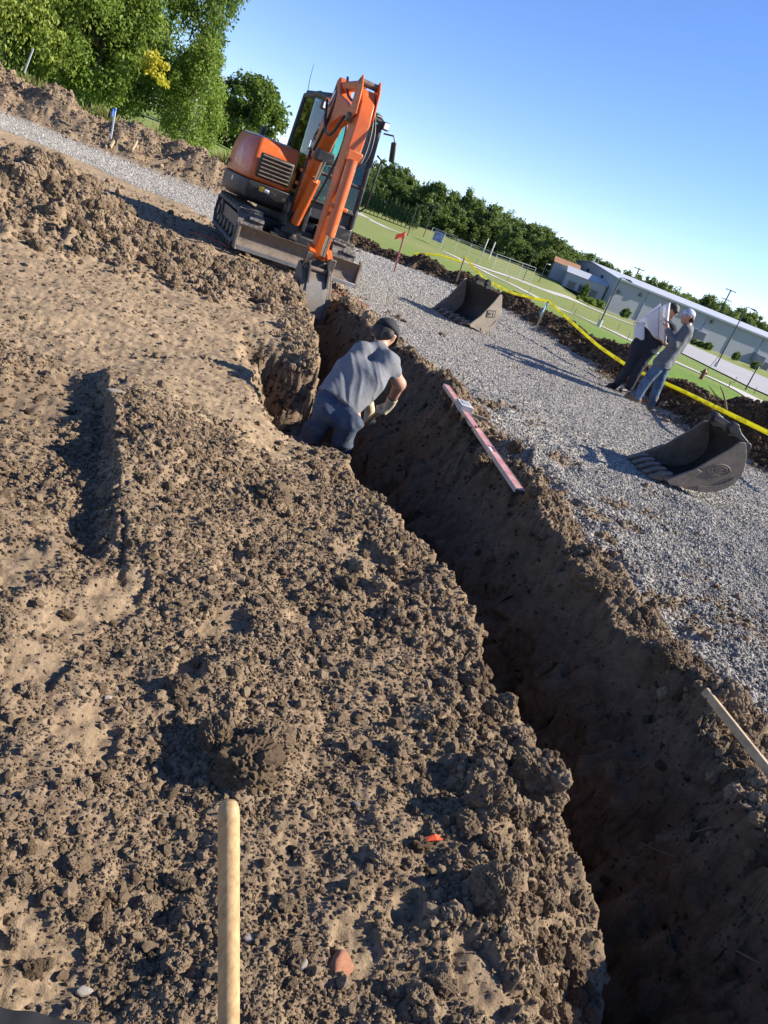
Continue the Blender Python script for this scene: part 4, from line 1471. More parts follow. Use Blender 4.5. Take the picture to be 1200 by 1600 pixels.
for sx in (1, -1):
    xc = 0.79 * sx
    x0, x1 = xc - 0.20, xc + 0.20
    outer, inner = belt_path(0.02), belt_path(-0.035)
    mb = MB()
    n = len(outer)
    Vv = [(x0, a, b) for a, b in outer] + [(x1, a, b) for a, b in outer] + [(x0, a, b) for a, b in inner] + [(x1, a, b) for a, b in inner]
    Ff = []
    for k in range(n):
        j = (k + 1) % n
        Ff += [(k, j, n + j, n + k), (2 * n + k, 3 * n + k, 3 * n + j, 2 * n + j), (k, 2 * n + k, 2 * n + j, j), (n + k, n + j, 3 * n + j, 3 * n + k)]
    mb.add(Vv, Ff)
    tr = mb.build('track', M_rubber, ex_, smooth=True)
    # tread lugs, evenly spaced round the belt
    P = belt_path(0.045)
    P = P + [P[0]]
    d = [0]
    for k in range(len(P) - 1):
        d.append(d[-1] + math.dist(P[k], P[k + 1]))
    nl = 44
    lug = None
    for k in range(nl):
        s_ = d[-1] * k / nl
        i = max(j for j in range(len(d)) if d[j] <= s_ + 1e-9)
        i = min(i, len(P) - 2)
        u = (s_ - d[i]) / max(d[i + 1] - d[i], 1e-6)
        y_, z_ = P[i][0] + (P[i + 1][0] - P[i][0]) * u, P[i][1] + (P[i + 1][1] - P[i][1]) * u
        a = math.atan2(P[i + 1][1] - P[i][1], P[i + 1][0] - P[i][0])
        side = 1 if k % 2 else -1
        if lug is None:
            lug = MB().box((0, 0, 0), (0.235, 0.062, 0.05)).build('tread_lug', M_rubber, tr, 0.008)
            o = lug
        else:
            o = lug.copy()
            link(o, tr)
        o.location = (xc + side * 0.085, y_, z_)
        o.rotation_euler = (a, 0, 0)
    MB().prism(arc(0.98, 0.27, 0.15, 90, -90, 8) + arc(-0.98, 0.27, 0.15, -90, -270, 8), xc - 0.12, xc + 0.12).build('track_frame', M_black, ex_, 0.01)
    wh = MB().cyl((xc - 0.15, 1.0, 0.27), (xc + 0.15, 1.0, 0.27), 0.205, n=24).build('idler', M_steel, ex_, 0.012)
    MB().cyl((xc - 0.17 , 1.0, 0.27), (xc + 0.17, 1.0, 0.27), 0.07, n=12).build('hub', M_black, wh)
    sp = MB().cyl((xc - 0.15, -1.0, 0.27), (xc + 0.15, -1.0, 0.27), 0.20, n=11).build('sprocket', M_steel, ex_)
    MB().cyl((xc - 0.18, -1.0, 0.27), (xc + 0.18, -1.0, 0.27), 0.10, n=16).build('hub', M_black, sp, 0.01)
    for k in range(4):
        MB().cyl((xc - 0.16, -0.6 + 0.4 * k, 0.14), (xc + 0.16, -0.6 + 0.4 * k, 0.14), 0.085, n=14).build('roller', M_steel, ex_, 0.008)
MB().box((0, 0, 0.40), (1.18, 1.3, 0.24)).box((0, 0.75, 0.34), (0.7, 0.5, 0.2)).build('undercarriage_frame', M_black, ex_, 0.02)
MB().cyl((0, 0, 0.5), (0, 0, 0.70), 0.52, n=32).build('slew_ring', M_black, ex_, 0.01)
# --- blade
prof = []
for k in range(9):
    u = k / 8
    prof.append((1.60 + 0.10 * (2 * u - 1) ** 2 - 0.02 * u, 0.01 + 0.36 * u))
back = [(a - 0.035, b) for a, b in reversed(prof)]
bl = MB().prism(prof + back, -1.0, 1.0).build('blade', M_steel, ex_, 0.006)
for sx in (-1, 1):
    MB().prism([(1.50, 0.0), (1.74, 0.0), (1.68, 0.10), (1.66, 0.38), (1.58, 0.42), (1.52, 0.3)], sx * 1.0 - 0.018, sx * 1.0 + 0.018).build('end_plate', M_steel, bl, 0.004)
    MB().beam((sx * 0.36, 0.75, 0.33), (sx * 0.36, 1.53, 0.19), 0.13, 0.16).build('blade_arm', M_black, ex_, 0.012)
MB().box((0, 1.695, 0.035), (1.96, 0.05, 0.06)).build('cutting_edge', M_worn, bl, 0.004)
MB().cyl((0.05, 0.65, 0.48), (0.05, 1.15, 0.36), 0.06, n=16).build('blade_cylinder', M_steel, ex_, smooth=True)
MB().cyl((0.05, 1.15, 0.36), (0.05, 1.50, 0.28), 0.03, n=12).build('blade_rod', M_chrome, ex_, smooth=True)
# --- house: skirt, counterweight, hood
plan = [(1.04, 0.62), (0.96, 0.82), (0.28, 0.86), (0.24, 0.60), (-0.86, 0.62), (-0.98, 0.45), (-1.02, -0.3)] + arc(0, -0.18, 1.12, 205, 335, 18)[1:-1] + [(1.08, -0.25)]
plan = [(a * 1.05, b) for a, b in plan]


def inset(pl, s):
    cx = sum(a for a, _ in pl) / len(pl)
    cy = sum(b for _, b in pl) / len(pl)
    return [(cx + (a - cx) * s, cy + (b - cy) * s) for a, b in pl]


def loft(rings):
    mb = MB()
    n = len(rings[0][0])
    Vv = [(a, b, z) for pl, z in rings for a, b in pl]
    Ff = []
    for r_ in range(len(rings) - 1):
        for k in range(n):
            j = (k + 1) % n
            Ff.append((r_ * n + k, r_ * n + j, (r_ + 1) * n + j, (r_ + 1) * n + k))
    Ff += [tuple(range(n - 1, -1, -1)), tuple((len(rings) - 1) * n + k for k in range(n))]
    return mb.add(Vv, Ff)


sk = loft([(inset(plan, 0.90), 0.66), (inset(plan, 0.985), 0.72), (plan, 0.78), (plan, 0.98)]).xf(SW).build('counterweight_skirt', M_black, ex_, 0.015)
hood_plan = [(1.03, 0.60), (0.95, 0.78), (0.30, 0.82), (0.27, 0.5), (0.27, -0.1), (0.24, -0.58), (-0.9, -0.62)] + arc(0, -0.18, 1.10, 208, 335, 18)[1:-1] + [(1.06, -0.25)]
hood_plan = [(a * 1.05, b) for a, b in hood_plan]


def lean_in(pl, k):
    return [(a - k * (0.7 if a > 0.5 else 0.1), b - (k if b > 0.4 else -k * 0.8 if b < -0.6 else 0)) for a, b in pl]


hood = loft([(hood_plan, 0.985), (hood_plan, 1.22), (lean_in(hood_plan, 0.03), 1.42), (lean_in(hood_plan, 0.09), 1.56), (lean_in(hood_plan, 0.17), 1.63)]).xf(SW).build('engine_hood', M_orange, ex_, 0.035, seg=3)
MB().prism([(0.36, 0.35), (0.88, 0.3), (0.92, -0.5), (0.5, -0.95), (0.32, -0.6)], 1.632, 1.645, 'z').xf(SW).build('hood_cover', paint('hood_top', (0.62, 0.62, 0.66), 0.3, var=0.1), ex_)
MB().cyl((0.62, -0.55, 1.63), (0.62, -0.55, 1.80), 0.05, n=12).xf(SW).build('exhaust_pipe', M_black, ex_)
# front grille
gp = MB().box((0.645, 0.835, 1.235), (0.56, 0.05, 0.36)).xf(SW).build('grille', M_black, ex_, 0.03)
for k in range(6):
    MB().box((0.645, 0.868, 1.09 + 0.058 * k), (0.50, 0.03, 0.013), Matrix.Rotation(R(-25), 3, 'X')).xf(SW).build('grille_slat', M_steel, gp)
MB().cyl((1.09, 0.25, 0.9), (1.115, 0.25, 0.9), 0.04, n=16).xf(SW).build('reflector', M_lamp, ex_)
MB().box((0.78, 0.853, 0.90), (0.07, 0.008, 0.07)).xf(SW).build('warning_sticker', M_yellow, ex_)
MB().box((0.69, 0.853, 0.895), (0.085, 0.008, 0.05)).xf(SW).build('white_sticker', M_white, ex_)
MB().box((1.13, -0.22, 1.12), (0.02, 0.05, 0.06)).xf(SW).build('hood_latch', M_black, ex_)
# --- cab
CZ0, CZ1 = 0.80, 2.54
fx0, fx1 = -0.86, 0.16


def cab_pt(cx_, front, z):
    """a corner line of the cab: the front leans back towards the roof, the rear leans forward"""
    u = (z - CZ0) / (CZ1 - CZ0)
    y_ = (0.90 - 0.05 * u - 0.16 * max(0, u - 0.55) ** 1.5) if front else (-0.60 + 0.16 * max(0, u - 0.3))
    return Vector((cx_ + (0.03 if cx_ < 0 else -0.03) * u, y_, z))


cab = MB()
cab.box(((fx0 + fx1) / 2, 0.12, 0.90), (fx1 - fx0, 1.50, 0.26))
for cx_ in (fx0 + 0.03, fx1 - 0.03):
    for fr_ in (True, False):
        cab.tube([cab_pt(cx_, fr_, CZ0 + (CZ1 - 0.06 - CZ0) * k / 6) for k in range(7)], 0.042, 10)
    cab.tube([cab_pt(cx_, True, CZ1 - 0.05), (cx_, 0.3, CZ1), cab_pt(cx_, False, CZ1 - 0.05)], 0.045, 10)
    if cx_ < 0:
        cab.tube([(cx_, 0.15, CZ0 + 0.1), (cx_, 0.13, CZ1 - 0.05)], 0.03, 8)
    cab.beam(cab_pt(cx_, False, 1.50), cab_pt(cx_, True, 1.36), 0.05, 0.10)
for fr_ in (True, False):
    for z_ in (CZ1 - 0.05, 1.45 if fr_ else 1.42, 1.02):
        cab.tube([cab_pt(fx0 + 0.03, fr_, z_), cab_pt(fx1 - 0.03, fr_, z_)], 0.035, 8)
cb = cab.xf(SW).build('cab_frame', M_black, ex_, smooth=True)
MB().box(((fx0 + fx1) / 2, 0.16, CZ1 + 0.005), (fx1 - fx0 - 0.06, 1.22, 0.07)).xf(SW).build('cab_roof', M_black, ex_, 0.03)
rg = MB().box(((fx0 + fx1) / 2, 0.66, CZ1 + 0.04), (0.78, 0.3, 0.02)).xf(SW).build('roof_window', paint('green_roof_glass', (0.10, 0.30, 0.25), 0.15, var=0.1), ex_)


def pane(name, corners):
    mb = MB()
    c_ = [Vector(p) for p in corners]
    n_ = (c_[1] - c_[0]).cross(c_[2] - c_[0]).normalized() * 0.006
    mb.add([p + n_ for p in c_] + [p - n_ for p in c_], [(0, 1, 2, 3), (7, 6, 5, 4), (0, 4, 5, 1), (1, 5, 6, 2), (2, 6, 7, 3), (3, 7, 4, 0)])
    return mb.xf(SW).build(name, M_glass, ex_)


for cx_ in (fx0 + 0.03, fx1 - 0.03):
    lo_ = 1.44 if cx_ > 0 else 1.06
    pane('side_window', [cab_pt(cx_, False, lo_), (cx_, 0.14, lo_), (cx_, 0.14, CZ1 - 0.07), cab_pt(cx_, False, CZ1 - 0.1)])
    pane('side_window', [(cx_, 0.15, 1.06), cab_pt(cx_, True, 1.06), cab_pt(cx_, True, CZ1 - 0.1), (cx_, 0.15, CZ1 - 0.07)])
pane('windscreen', [cab_pt(fx0 + 0.05, True, 1.48), cab_pt(fx1 - 0.05, True, 1.48), cab_pt(fx1 - 0.05, True, CZ1 - 0.08), cab_pt(fx0 + 0.05, True, CZ1 - 0.08)])
pane('lower_windscreen', [cab_pt(fx0 + 0.05, True, 1.06), cab_pt(fx1 - 0.05, True, 1.06), cab_pt(fx1 - 0.05, True, 1.43), cab_pt(fx0 + 0.05, True, 1.43)])
pane('rear_window', [cab_pt(fx0 + 0.05, False, 1.46), cab_pt(fx1 - 0.05, False, 1.46), cab_pt(fx1 - 0.05, False, CZ1 - 0.08), cab_pt(fx0 + 0.05, False, CZ1 - 0.08)])
st = MB().box((-0.34, -0.05, 1.22), (0.5, 0.5, 0.14)).box((-0.34, -0.32, 1.62), (0.46, 0.13, 0.72)).box((-0.34, -0.33, 2.08), (0.26, 0.1, 0.2)).box((-0.34, -0.05, 1.08), (0.4, 0.4, 0.16)).xf(SW).build('operator_seat', M_seat, ex_, 0.04)
for sx in (-1, 1):
    cs = MB().box((-0.34 + 0.34 * sx, 0.05, 1.36), (0.16, 0.45, 0.14)).xf(SW).build('control_console', M_seat, ex_, 0.03)
    MB().cyl((-0.34 + 0.34 * sx, 0.22, 1.42), (-0.34 + 0.34 * sx, 0.26, 1.64), 0.02, 0.03, 10).xf(SW).build('joystick', M_hose, cs)
# mirror, lamps, rail, aerial
mr = MB().tube([(fx0 - 0.02, 0.86, 2.34), (fx0 - 0.16, 0.95, 2.36), (fx0 - 0.20, 0.98, 2.28), (fx0 - 0.20, 0.98, 2.05)], 0.013, 8).xf(SW).build('mirror_arm', M_black, ex_, smooth=True)
MB().box((fx0 - 0.22, 0.98, 2.13), (0.05, 0.15, 0.30), Matrix.Rotation(R(12), 3, 'Y')).xf(SW).build('mirror', M_black, mr, 0.02)
for cx_ in (fx0 + 0.02, fx1 + 0.05):
    lm = MB().box((cx_, 0.93, 2.44 if cx_ < 0 else 2.36), (0.12, 0.10, 0.12)).xf(SW).build('work_lamp', M_black, ex_, 0.015)
    MB().box((cx_, 0.985, 2.44 if cx_ < 0 else 2.36), (0.09, 0.012, 0.09)).xf(SW).build('lens', M_lamp, lm, 0.01)
MB().box((0.08, 0.86, 2.43), (0.24, 0.06, 0.10)).xf(SW).build('lamp_bracket', M_orange, ex_, 0.01)
MB().tube([(fx0 - 0.04, 0.86, 2.0), (fx0 - 0.08, 0.98, 1.95), (fx0 - 0.08, 0.98, 1.2), (fx0 - 0.04, 0.86, 1.1)], 0.016, 8).xf(SW).build('grab_rail', M_black, ex_, smooth=True)
MB().tube([(0.1, -0.45, 2.55), (0.12, -0.46, 2.75), (0.125, -0.47, 2.98)], [0.006, 0.005, 0.003], 6).xf(SW).build('aerial', M_hose, ex_)
MB().box((-0.6, 0.80, 0.62), (0.55, 0.22, 0.36)).xf(SW).build('cab_step_box', M_black, ex_, 0.03)
# --- swing bracket and boom (they work in one upright plane)
BX = 0.10
MB().box((BX, 0.86, 0.62), (0.34, 0.42, 0.42)).prism([(0.9, 0.45), (1.16, 0.52), (1.16, 0.9), (1.02, 0.98), (0.85, 0.8)], BX - 0.19, BX - 0.12).prism([(0.9, 0.45), (1.16, 0.52), (1.16, 0.9), (1.02, 0.98), (0.85, 0.8)], BX + 0.12, BX + 0.19).build('swing_bracket', M_black, ex_, 0.015)
# boom side outline: foot, knee, tip
boom_poly = [(0.97, 0.72), (1.07, 0.74), (1.42, 1.35), (1.66, 1.85), (1.86, 2.10), (2.30, 2.22), (2.86, 2.10), (2.94, 2.18), (2.90, 2.28), (2.32, 2.42), (1.86, 2.52), (1.64, 2.74), (1.53, 2.70), (1.44, 2.36), (1.30, 1.96), (1.12, 1.40), (0.93, 0.86)]
boom = MB().prism(boom_poly, BX - 0.10, BX + 0.10).build('boom', M_orange, ex_, 0.022)
# welded ribs and number plate panel
MB().prism([(1.40, 2.30), (1.56, 2.34), (1.72, 2.52), (1.60, 2.62)], BX + 0.101, BX + 0.105).build('number_panel', M_black, boom)
MB().prism([(1.46, 2.345), (1.55, 2.37), (1.67, 2.52), (1.60, 2.56)], BX + 0.106, BX + 0.108).build('number_plate', M_white, boom)
MB().cyl((BX - 0.2, 1.03, 0.78), (BX + 0.2, 1.03, 0.78), 0.065, n=18).build('boom_pin', M_steel, boom, 0.006)
# boom cylinder under the boom
bc = MB().cyl((BX, 1.16, 0.62), (BX, 1.62, 1.32), 0.075, n=18).build('boom_cylinder', M_orange, ex_, smooth=True)
MB().cyl((BX, 1.62, 1.32), (BX, 1.80, 1.62), 0.038, n=14).build('rod', M_chrome, bc, smooth=True)
MB().box((BX, 1.72, 1.66), (0.27, 0.2, 0.16)).build('rod_guard', M_black, bc, 0.02)
# arm (dipper) hanging from the boom tip
arm_poly = [(2.84, 2.58), (2.92, 2.58), (3.06, 2.42), (3.12, 2.20), (3.11, 1.60), (3.04, 0.42), (2.98, 0.30), (2.88, 0.30), (2.83, 0.42), (2.80, 1.60), (2.80, 2.20), (2.78, 2.46)]
arm = MB().prism(arm_poly, BX - 0.10, BX + 0.10).build('arm', M_orange, ex_, 0.018)
for sx in (-1, 1):
    MB().prism([(2.76, 2.66), (2.90, 2.73), (3.02, 2.58), (3.10, 2.25), (2.80, 2.15)], BX + sx * 0.125 - 0.012, BX + sx * 0.125 + 0.012).build('arm_ear', M_orange, arm, 0.006)
MB().cyl((BX - 0.18, 2.90, 2.20), (BX + 0.18, 2.90, 2.20), 0.06, n=18).build('arm_pin', M_steel, arm, 0.006)
# arm cylinder along the top of the boom
ac = MB().cyl((BX, 1.66, 2.63), (BX, 2.50, 2.64), 0.07, n=18).build('arm_cylinder', M_orange, ex_, smooth=True)
MB().cyl((BX, 2.50, 2.64), (BX, 2.86, 2.65), 0.036, n=14).build('rod', M_chrome, ac, smooth=True)
MB().cyl((BX - 0.14, 2.86, 2.65), (BX + 0.14, 2.86, 2.65), 0.045, n=14).build('pin', M_steel, ac)
# bucket cylinder down the front of the arm
kc = MB().cyl((BX, 3.17, 1.72), (BX, 3.20, 0.72), 0.075, n=18).build('bucket_cylinder', M_orange, ex_, smooth=True)
MB().cyl((BX, 3.20, 0.72), (BX, 3.17, 0.44), 0.04, n=14).build('rod', M_chrome, kc, smooth=True)
MB().box((BX, 3.15, 1.76), (0.22, 0.12, 0.14)).build('cylinder_bracket', M_orange, kc, 0.015)
MB().box((BX, 3.17, 1.10), (0.27, 0.10, 0.05)).build('clamp', M_orange, kc, 0.01)
for sx in (-1, 1):
    MB().beam((BX + 0.13 * sx, 2.93, 0.52), (BX + 0.13 * sx, 3.16, 0.40), 0.035, 0.09, (1, 0, 0)).build('link_arm', M_orange, arm, 0.01)
    MB().beam((BX + 0.17 * sx, 3.17, 0.44), (BX + 0.17 * sx, 3.10, 0.10), 0.03, 0.10, (1, 0, 0)).build('bucket_link', M_steel, arm, 0.01)
# hoses
for k, (pts, rr) in enumerate((
        ([(BX + 0.15, 1.5, 2.4), (BX + 0.17, 1.9, 2.0), (BX + 0.18, 2.4, 1.9), (BX + 0.16, 2.72, 2.2)], 0.02),
        ([(BX + 0.02, 1.75, 2.75), (BX + 0.05, 2.1, 2.5), (BX + 0.02, 2.6, 2.4), (BX, 2.78, 2.5)], 0.02),
        ([(BX - 0.14, 2.85, 2.5), (BX - 0.17, 3.0, 2.2), (BX - 0.17, 3.08, 1.9), (BX - 0.12, 3.15, 1.7)], 0.018),
        ([(BX - 0.13, 3.05, 2.35), (BX - 0.19, 3.16, 2.1), (BX - 0.18, 3.22, 1.8), (BX - 0.10, 3.22, 1.66)], 0.016),
        ([(BX + 0.13, 1.35, 1.6), (BX + 0.20, 1.62, 1.75), (BX + 0.21, 1.62, 1.4), (BX + 0.17, 1.34, 0.95), (BX + 0.12, 1.12, 0.6)], 0.018),
        ([(BX - 0.14, 1.6, 2.45), (BX - 0.19, 1.85, 2.0), (BX - 0.17, 1.7, 1.5), (BX - 0.15, 1.3, 1.0), (BX - 0.1, 1.1, 0.62)], 0.02),
        ([(BX + 0.05, 1.66, 2.70), (BX + 0.10, 1.78, 2.45), (BX + 0.12, 1.74, 2.1), (BX + 0.13, 1.5, 1.7)], 0.02))):
    # round the bends
    P = [Vector(p) for p in pts]
    for _ in range(2):
        Q = [P[0]]
        for i in range(len(P) - 1):
            Q += [P[i].lerp(P[i + 1], 0.25), P[i].lerp(P[i + 1], 0.75)]
        P = Q + [P[-1]]
    MB().tube(P, rr, 8).build('hose', M_hose, ex_, smooth=True)
for k in range(3):
    MB().box((BX + 0.14, 1.12 + 0.1 * k, 1.18 + 0.2 * k), (0.05, 0.10, 0.05)).build('hose_clip', M_orange, boom, 0.01)


# ------------------------------------------------------------------ buckets
def bucket_profile(L, D):
    """side outline of a bucket: lip at left, curved floor, back, top edge; mouth faces up"""
    outer = [(0, 0.02), (0.30 * L, -0.12 * D), (0.55 * L, -0.18 * D), (0.78 * L, -0.10 * D), (0.95 * L, 0.12 * D), (1.0 * L, 0.40 * D), (0.97 * L, 0.72 * D), (0.90 * L, 1.0 * D)]
    # densify
    P = [Vector((a, b, 0)) for a, b in outer]
    for _ in range(2):
        Q = [P[0]]
        for i in range(len(P) - 1):
            Q += [P[i].lerp(P[i + 1], 0.25), P[i].lerp(P[i + 1], 0.75)]
        P = Q + [P[-1]]
    return [(p.x, p.y) for p in P]


def make_bucket(parent, L, D, w, teeth, mat, inner_mat, M=None, emblem=None, th=0.022, ears=True, reinf=True):
    """bucket in local axes: x along the mouth (lip at 0), z up, y across"""
    M = M or Matrix.Identity(4)
    prof = bucket_profile(L, D)
    c = (L * 0.5, D * 0.45)
    mb = MB()
    inn = []
    for i, (a, b) in enumerate(prof):
        v = Vector((c[0] - a, c[1] - b)).normalized()
        inn.append((a + v.x * th, b + v.y * th))
    n = len(prof)
    Vv = [(a, -w / 2, b) for a, b in prof] + [(a, w / 2, b) for a, b in prof] + [(a, -w / 2, b) for a, b in inn] + [(a, w / 2, b) for a, b in inn]
    Ff = []
    for k in range(n - 1):
        Ff += [(k, k + 1, n + k + 1, n + k), (2 * n + k, 3 * n + k, 3 * n + k + 1, 2 * n + k + 1), (k, 2 * n + k, 2 * n + k + 1, k + 1), (n + k, n + k + 1, 3 * n + k + 1, 3 * n + k)]
    Ff += [(0, n, 3 * n, 2 * n), (n - 1, 3 * n - 1, 4 * n - 1, 2 * n - 1)]
    mb.add(Vv, Ff)
    shell = mb.xf(M).build('shell', inner_mat, parent, 0.003)
    side = [(0.02, 0.05)] + [(a, b) for a, b in prof[1:]] + [(0.82 * L, 1.0 * D), (0.70 * L, 0.80 * D), (0.35 * L, 0.34 * D), (0.10 * L, 0.13 * D)]
    for sy in (-1, 1):
        p = MB().prism(side, sy * (w / 2 + 0.001), sy * (w / 2 + th), 'y').xf(M).build('side_plate', mat, parent, 0.004)
        if reinf:
            MB().prism([(0.0, 0.03), (0.10 * L, 0.14 * D), (0.36 * L, 0.36 * D), (0.44 * L, 0.30 * D), (0.30 * L, 0.12 * D), (0.2 * L, -0.05 * D), (0.05, -0.02)], sy * (w / 2 + th + 0.001), sy * (w / 2 + th + 0.016), 'y').xf(M).build('side_cutter', mat, p, 0.004)
            MB().prism([(a, b + 0.004) for a, b in prof[8:18]] + [(a - 0.02, b + 0.07) for a, b in reversed(prof[8:18])], sy * (w / 2 + th + 0.001), sy * (w / 2 + th + 0.010), 'y').xf(M).build('wear_strip', mat, p, 0.003)
        if emblem and sy == emblem[0]:
            if emblem[1] == 'oval':
                ring = MB()
                cx_, cz_ = 0.66 * L, 0.36 * D
                for rr in (1.0, 0.72):
                    ring.tube([(cx_ + 0.115 * rr * math.cos(R(a)), sy * (w / 2 + th + 0.003), cz_ + 0.06 * rr * math.sin(R(a))) for a in range(0, 361, 15)], 0.006, 6)
                ring.box((cx_ - 0.03, sy * (w / 2 + th + 0.003), cz_), (0.012, 0.01, 0.05)).box((cx_ + 0.015, sy * (w / 2 + th + 0.003), cz_ + 0.01), (0.05, 0.01, 0.012)).box((cx_ + 0.02, sy * (w / 2 + th + 0.003), cz_ - 0.02), (0.06, 0.01, 0.012))
                ring.xf(M).build('oval_emblem', mat, p)
            else:
                cx_, cz_ = 0.66 * L, 0.40 * D
                em = MB().box((cx_, sy * (w / 2 + th + 0.004), cz_), (0.20, 0.006, 0.13)).xf(M).build('plate_emblem', M_black, p)
                g = MB().box((cx_, sy * (w / 2 + th + 0.009), cz_), (0.165, 0.005, 0.095)).xf(M).build('plate_face', mat, em)
                MB().box((cx_ - 0.035, sy * (w / 2 + th + 0.014), cz_ + 0.02), (0.06, 0.004, 0.016)).box((cx_ - 0.06, sy * (w / 2 + th + 0.014), cz_), (0.016, 0.004, 0.056)).box((cx_ - 0.03, sy * (w / 2 + th + 0.014), cz_ - 0.01), (0.05, 0.004, 0.016)).box((cx_ + 0.04, sy * (w / 2 + th + 0.014), cz_), (0.016, 0.004, 0.06)).xf(M).build('plate_mark', M_black, em)
    MB().box((0.05, 0, 0.03), (0.10, w + 2 * th, 0.03)).xf(M).build('cutting_lip', mat, parent, 0.006)
    for k in range(teeth):
        y_ = -w / 2 + w * (k + 0.5) / teeth * 1.0
        MB().prism([(0.10, 0.0), (0.10, 0.075), (0.0, 0.07), (-0.13, 0.022), (-0.13, 0.006), (-0.02, -0.012)], y_ - 0.035, y_ + 0.035, 'y').xf(M).build('tooth', M_steel if mat is not M_bdark else mat, parent, 0.008)
    if ears:
        for sy in (-1, 1):
            e = MB().prism([(0.80 * L, 0.99 * D), (0.72 * L, 1.10 * D), (0.74 * L, 1.24 * D), (0.82 * L, 1.29 * D), (0.90 * L, 1.24 * D), (0.97 * L, 1.08 * D), (1.09 * L, 0.92 * D), (1.15 * L, 0.76 * D), (1.12 * L, 0.62 * D), (1.05 * L, 0.50 * D), (0.99 * L, 0.42 * D), (0.98 * L, 0.75 * D), (0.92 * L, 0.98 * D)],
                           sy * 0.155 - 0.02, sy * 0.155 + 0.02, 'y').xf(M).build('ear', inner_mat, parent, 0.008)
            for (a, b) in ((0.82 * L, 1.19 * D), (1.06 * L, 0.80 * D)):
                MB().cyl((a, sy * 0.15, b), (a, sy * 0.21, b), 0.055, n=18).xf(M).build('pin_boss', inner_mat, e, 0.006)
        for (a, b) in ((0.82 * L, 1.19 * D), (1.06 * L, 0.80 * D)):
            MB().cyl((a, -0.14, b), (a, 0.14, b), 0.032, n=14).xf(M).build('cross_pin', M_steel, parent)


# working bucket on the arm: mouth towards the machine
bk = MB().box((BX, 2.99, 0.30), (0.26, 0.2, 0.12)).build('bucket', M_bdark, ex_, 0.02)
bpts = [(2.90, 0.26), (3.10, 0.26), (3.30, 0.10), (3.44, -0.12), (3.47, -0.36), (3.38, -0.60), (3.18, -0.76), (2.95, -0.84), (2.72, -0.86)]
Q = [Vector((a, b, 0)) for a, b in bpts]
for _ in range(2):
    Q2 = [Q[0]]
    for i in range(len(Q) - 1):
        Q2 += [Q[i].lerp(Q[i + 1], 0.25), Q[i].lerp(Q[i + 1], 0.75)]
    Q = Q2 + [Q[-1]]
outer = [(p.x, p.y) for p in Q]
innr = [(p.x - 0.03, p.y + 0.012) for p in Q]
MB().prism(outer + innr[::-1], BX - 0.20, BX + 0.20).build('bucket_shell', M_bucket, bk, 0.004)
for sx in (-1, 1):
    MB().prism(outer + [(2.82, -0.55), (2.86, -0.15)], BX + sx * 0.202, BX + sx * 0.228).build('bucket_side', M_bucket, bk, 0.005)
    MB().prism([(2.86, 0.10), (2.84, 0.36), (2.95, 0.44), (3.12, 0.34), (3.26, 0.26), (3.38, 0.06), (3.28, 0.08), (3.10, 0.22)], BX + sx * 0.14 - 0.018, BX + sx * 0.14 + 0.018).build('bucket_ear', M_bdark, bk, 0.008)
for z_, y_ in ((0.24, 3.16), (0.36, 2.97)):
    MB().cyl((BX - 0.19, y_, z_), (BX + 0.19, y_, z_), 0.035, n=14).build('bucket_pin', M_steel, bk)
MB().prism([(3.30, 0.12), (3.46, -0.10), (3.49, -0.36), (3.475, -0.36), (3.445, -0.10), (3.29, 0.10)], BX - 0.15, BX + 0.15).build('wear_plate', paint('rubbed_steel', (0.17, 0.155, 0.135), 0.6, 0.15, 0.25, dirt=(0.26, 0.2, 0.15), dirt_amt=0.25, scale=8), bk, 0.004)
for k in range(4):
    xx = BX - 0.165 + 0.11 * k
    MB().prism([(2.78, -0.88), (2.78, -0.82), (2.60, -0.86), (2.60, -0.875)], xx - 0.03, xx + 0.03).build('tooth', M_steel, bk, 0.006)

# spare buckets lying on the gravel
pb = at(1075, 765)
t = thing('spare_bucket', 'dark steel digging bucket with long teeth lying on the gravel at right', 'bucket', (2.38, 7.90, ground_z(2.6, 7.9, False) + 0.05), R(15))
make_bucket(t, 0.80, 0.47, 0.68, 5, M_bucket, M_bdark, Matrix.Rotation(R(-13), 4, 'Y'), (-1, 'oval'))
t = thing('spare_bucket', 'wide worn ditching bucket on the gravel between the worker and the tape', 'bucket', (-0.17, 15.1, ground_z(0, 15.2, False) + 0.06), R(38))
make_bucket(t, 0.68, 0.60, 1.16, 6, paint('tan_steel', (0.27, 0.225, 0.175), 0.6, 0.2, 0.25, dirt=(0.30, 0.24, 0.18), dirt_amt=0.3, scale=6), M_bdark, Matrix.Rotation(R(-12), 4, 'Y'), (-1, 'plate'))


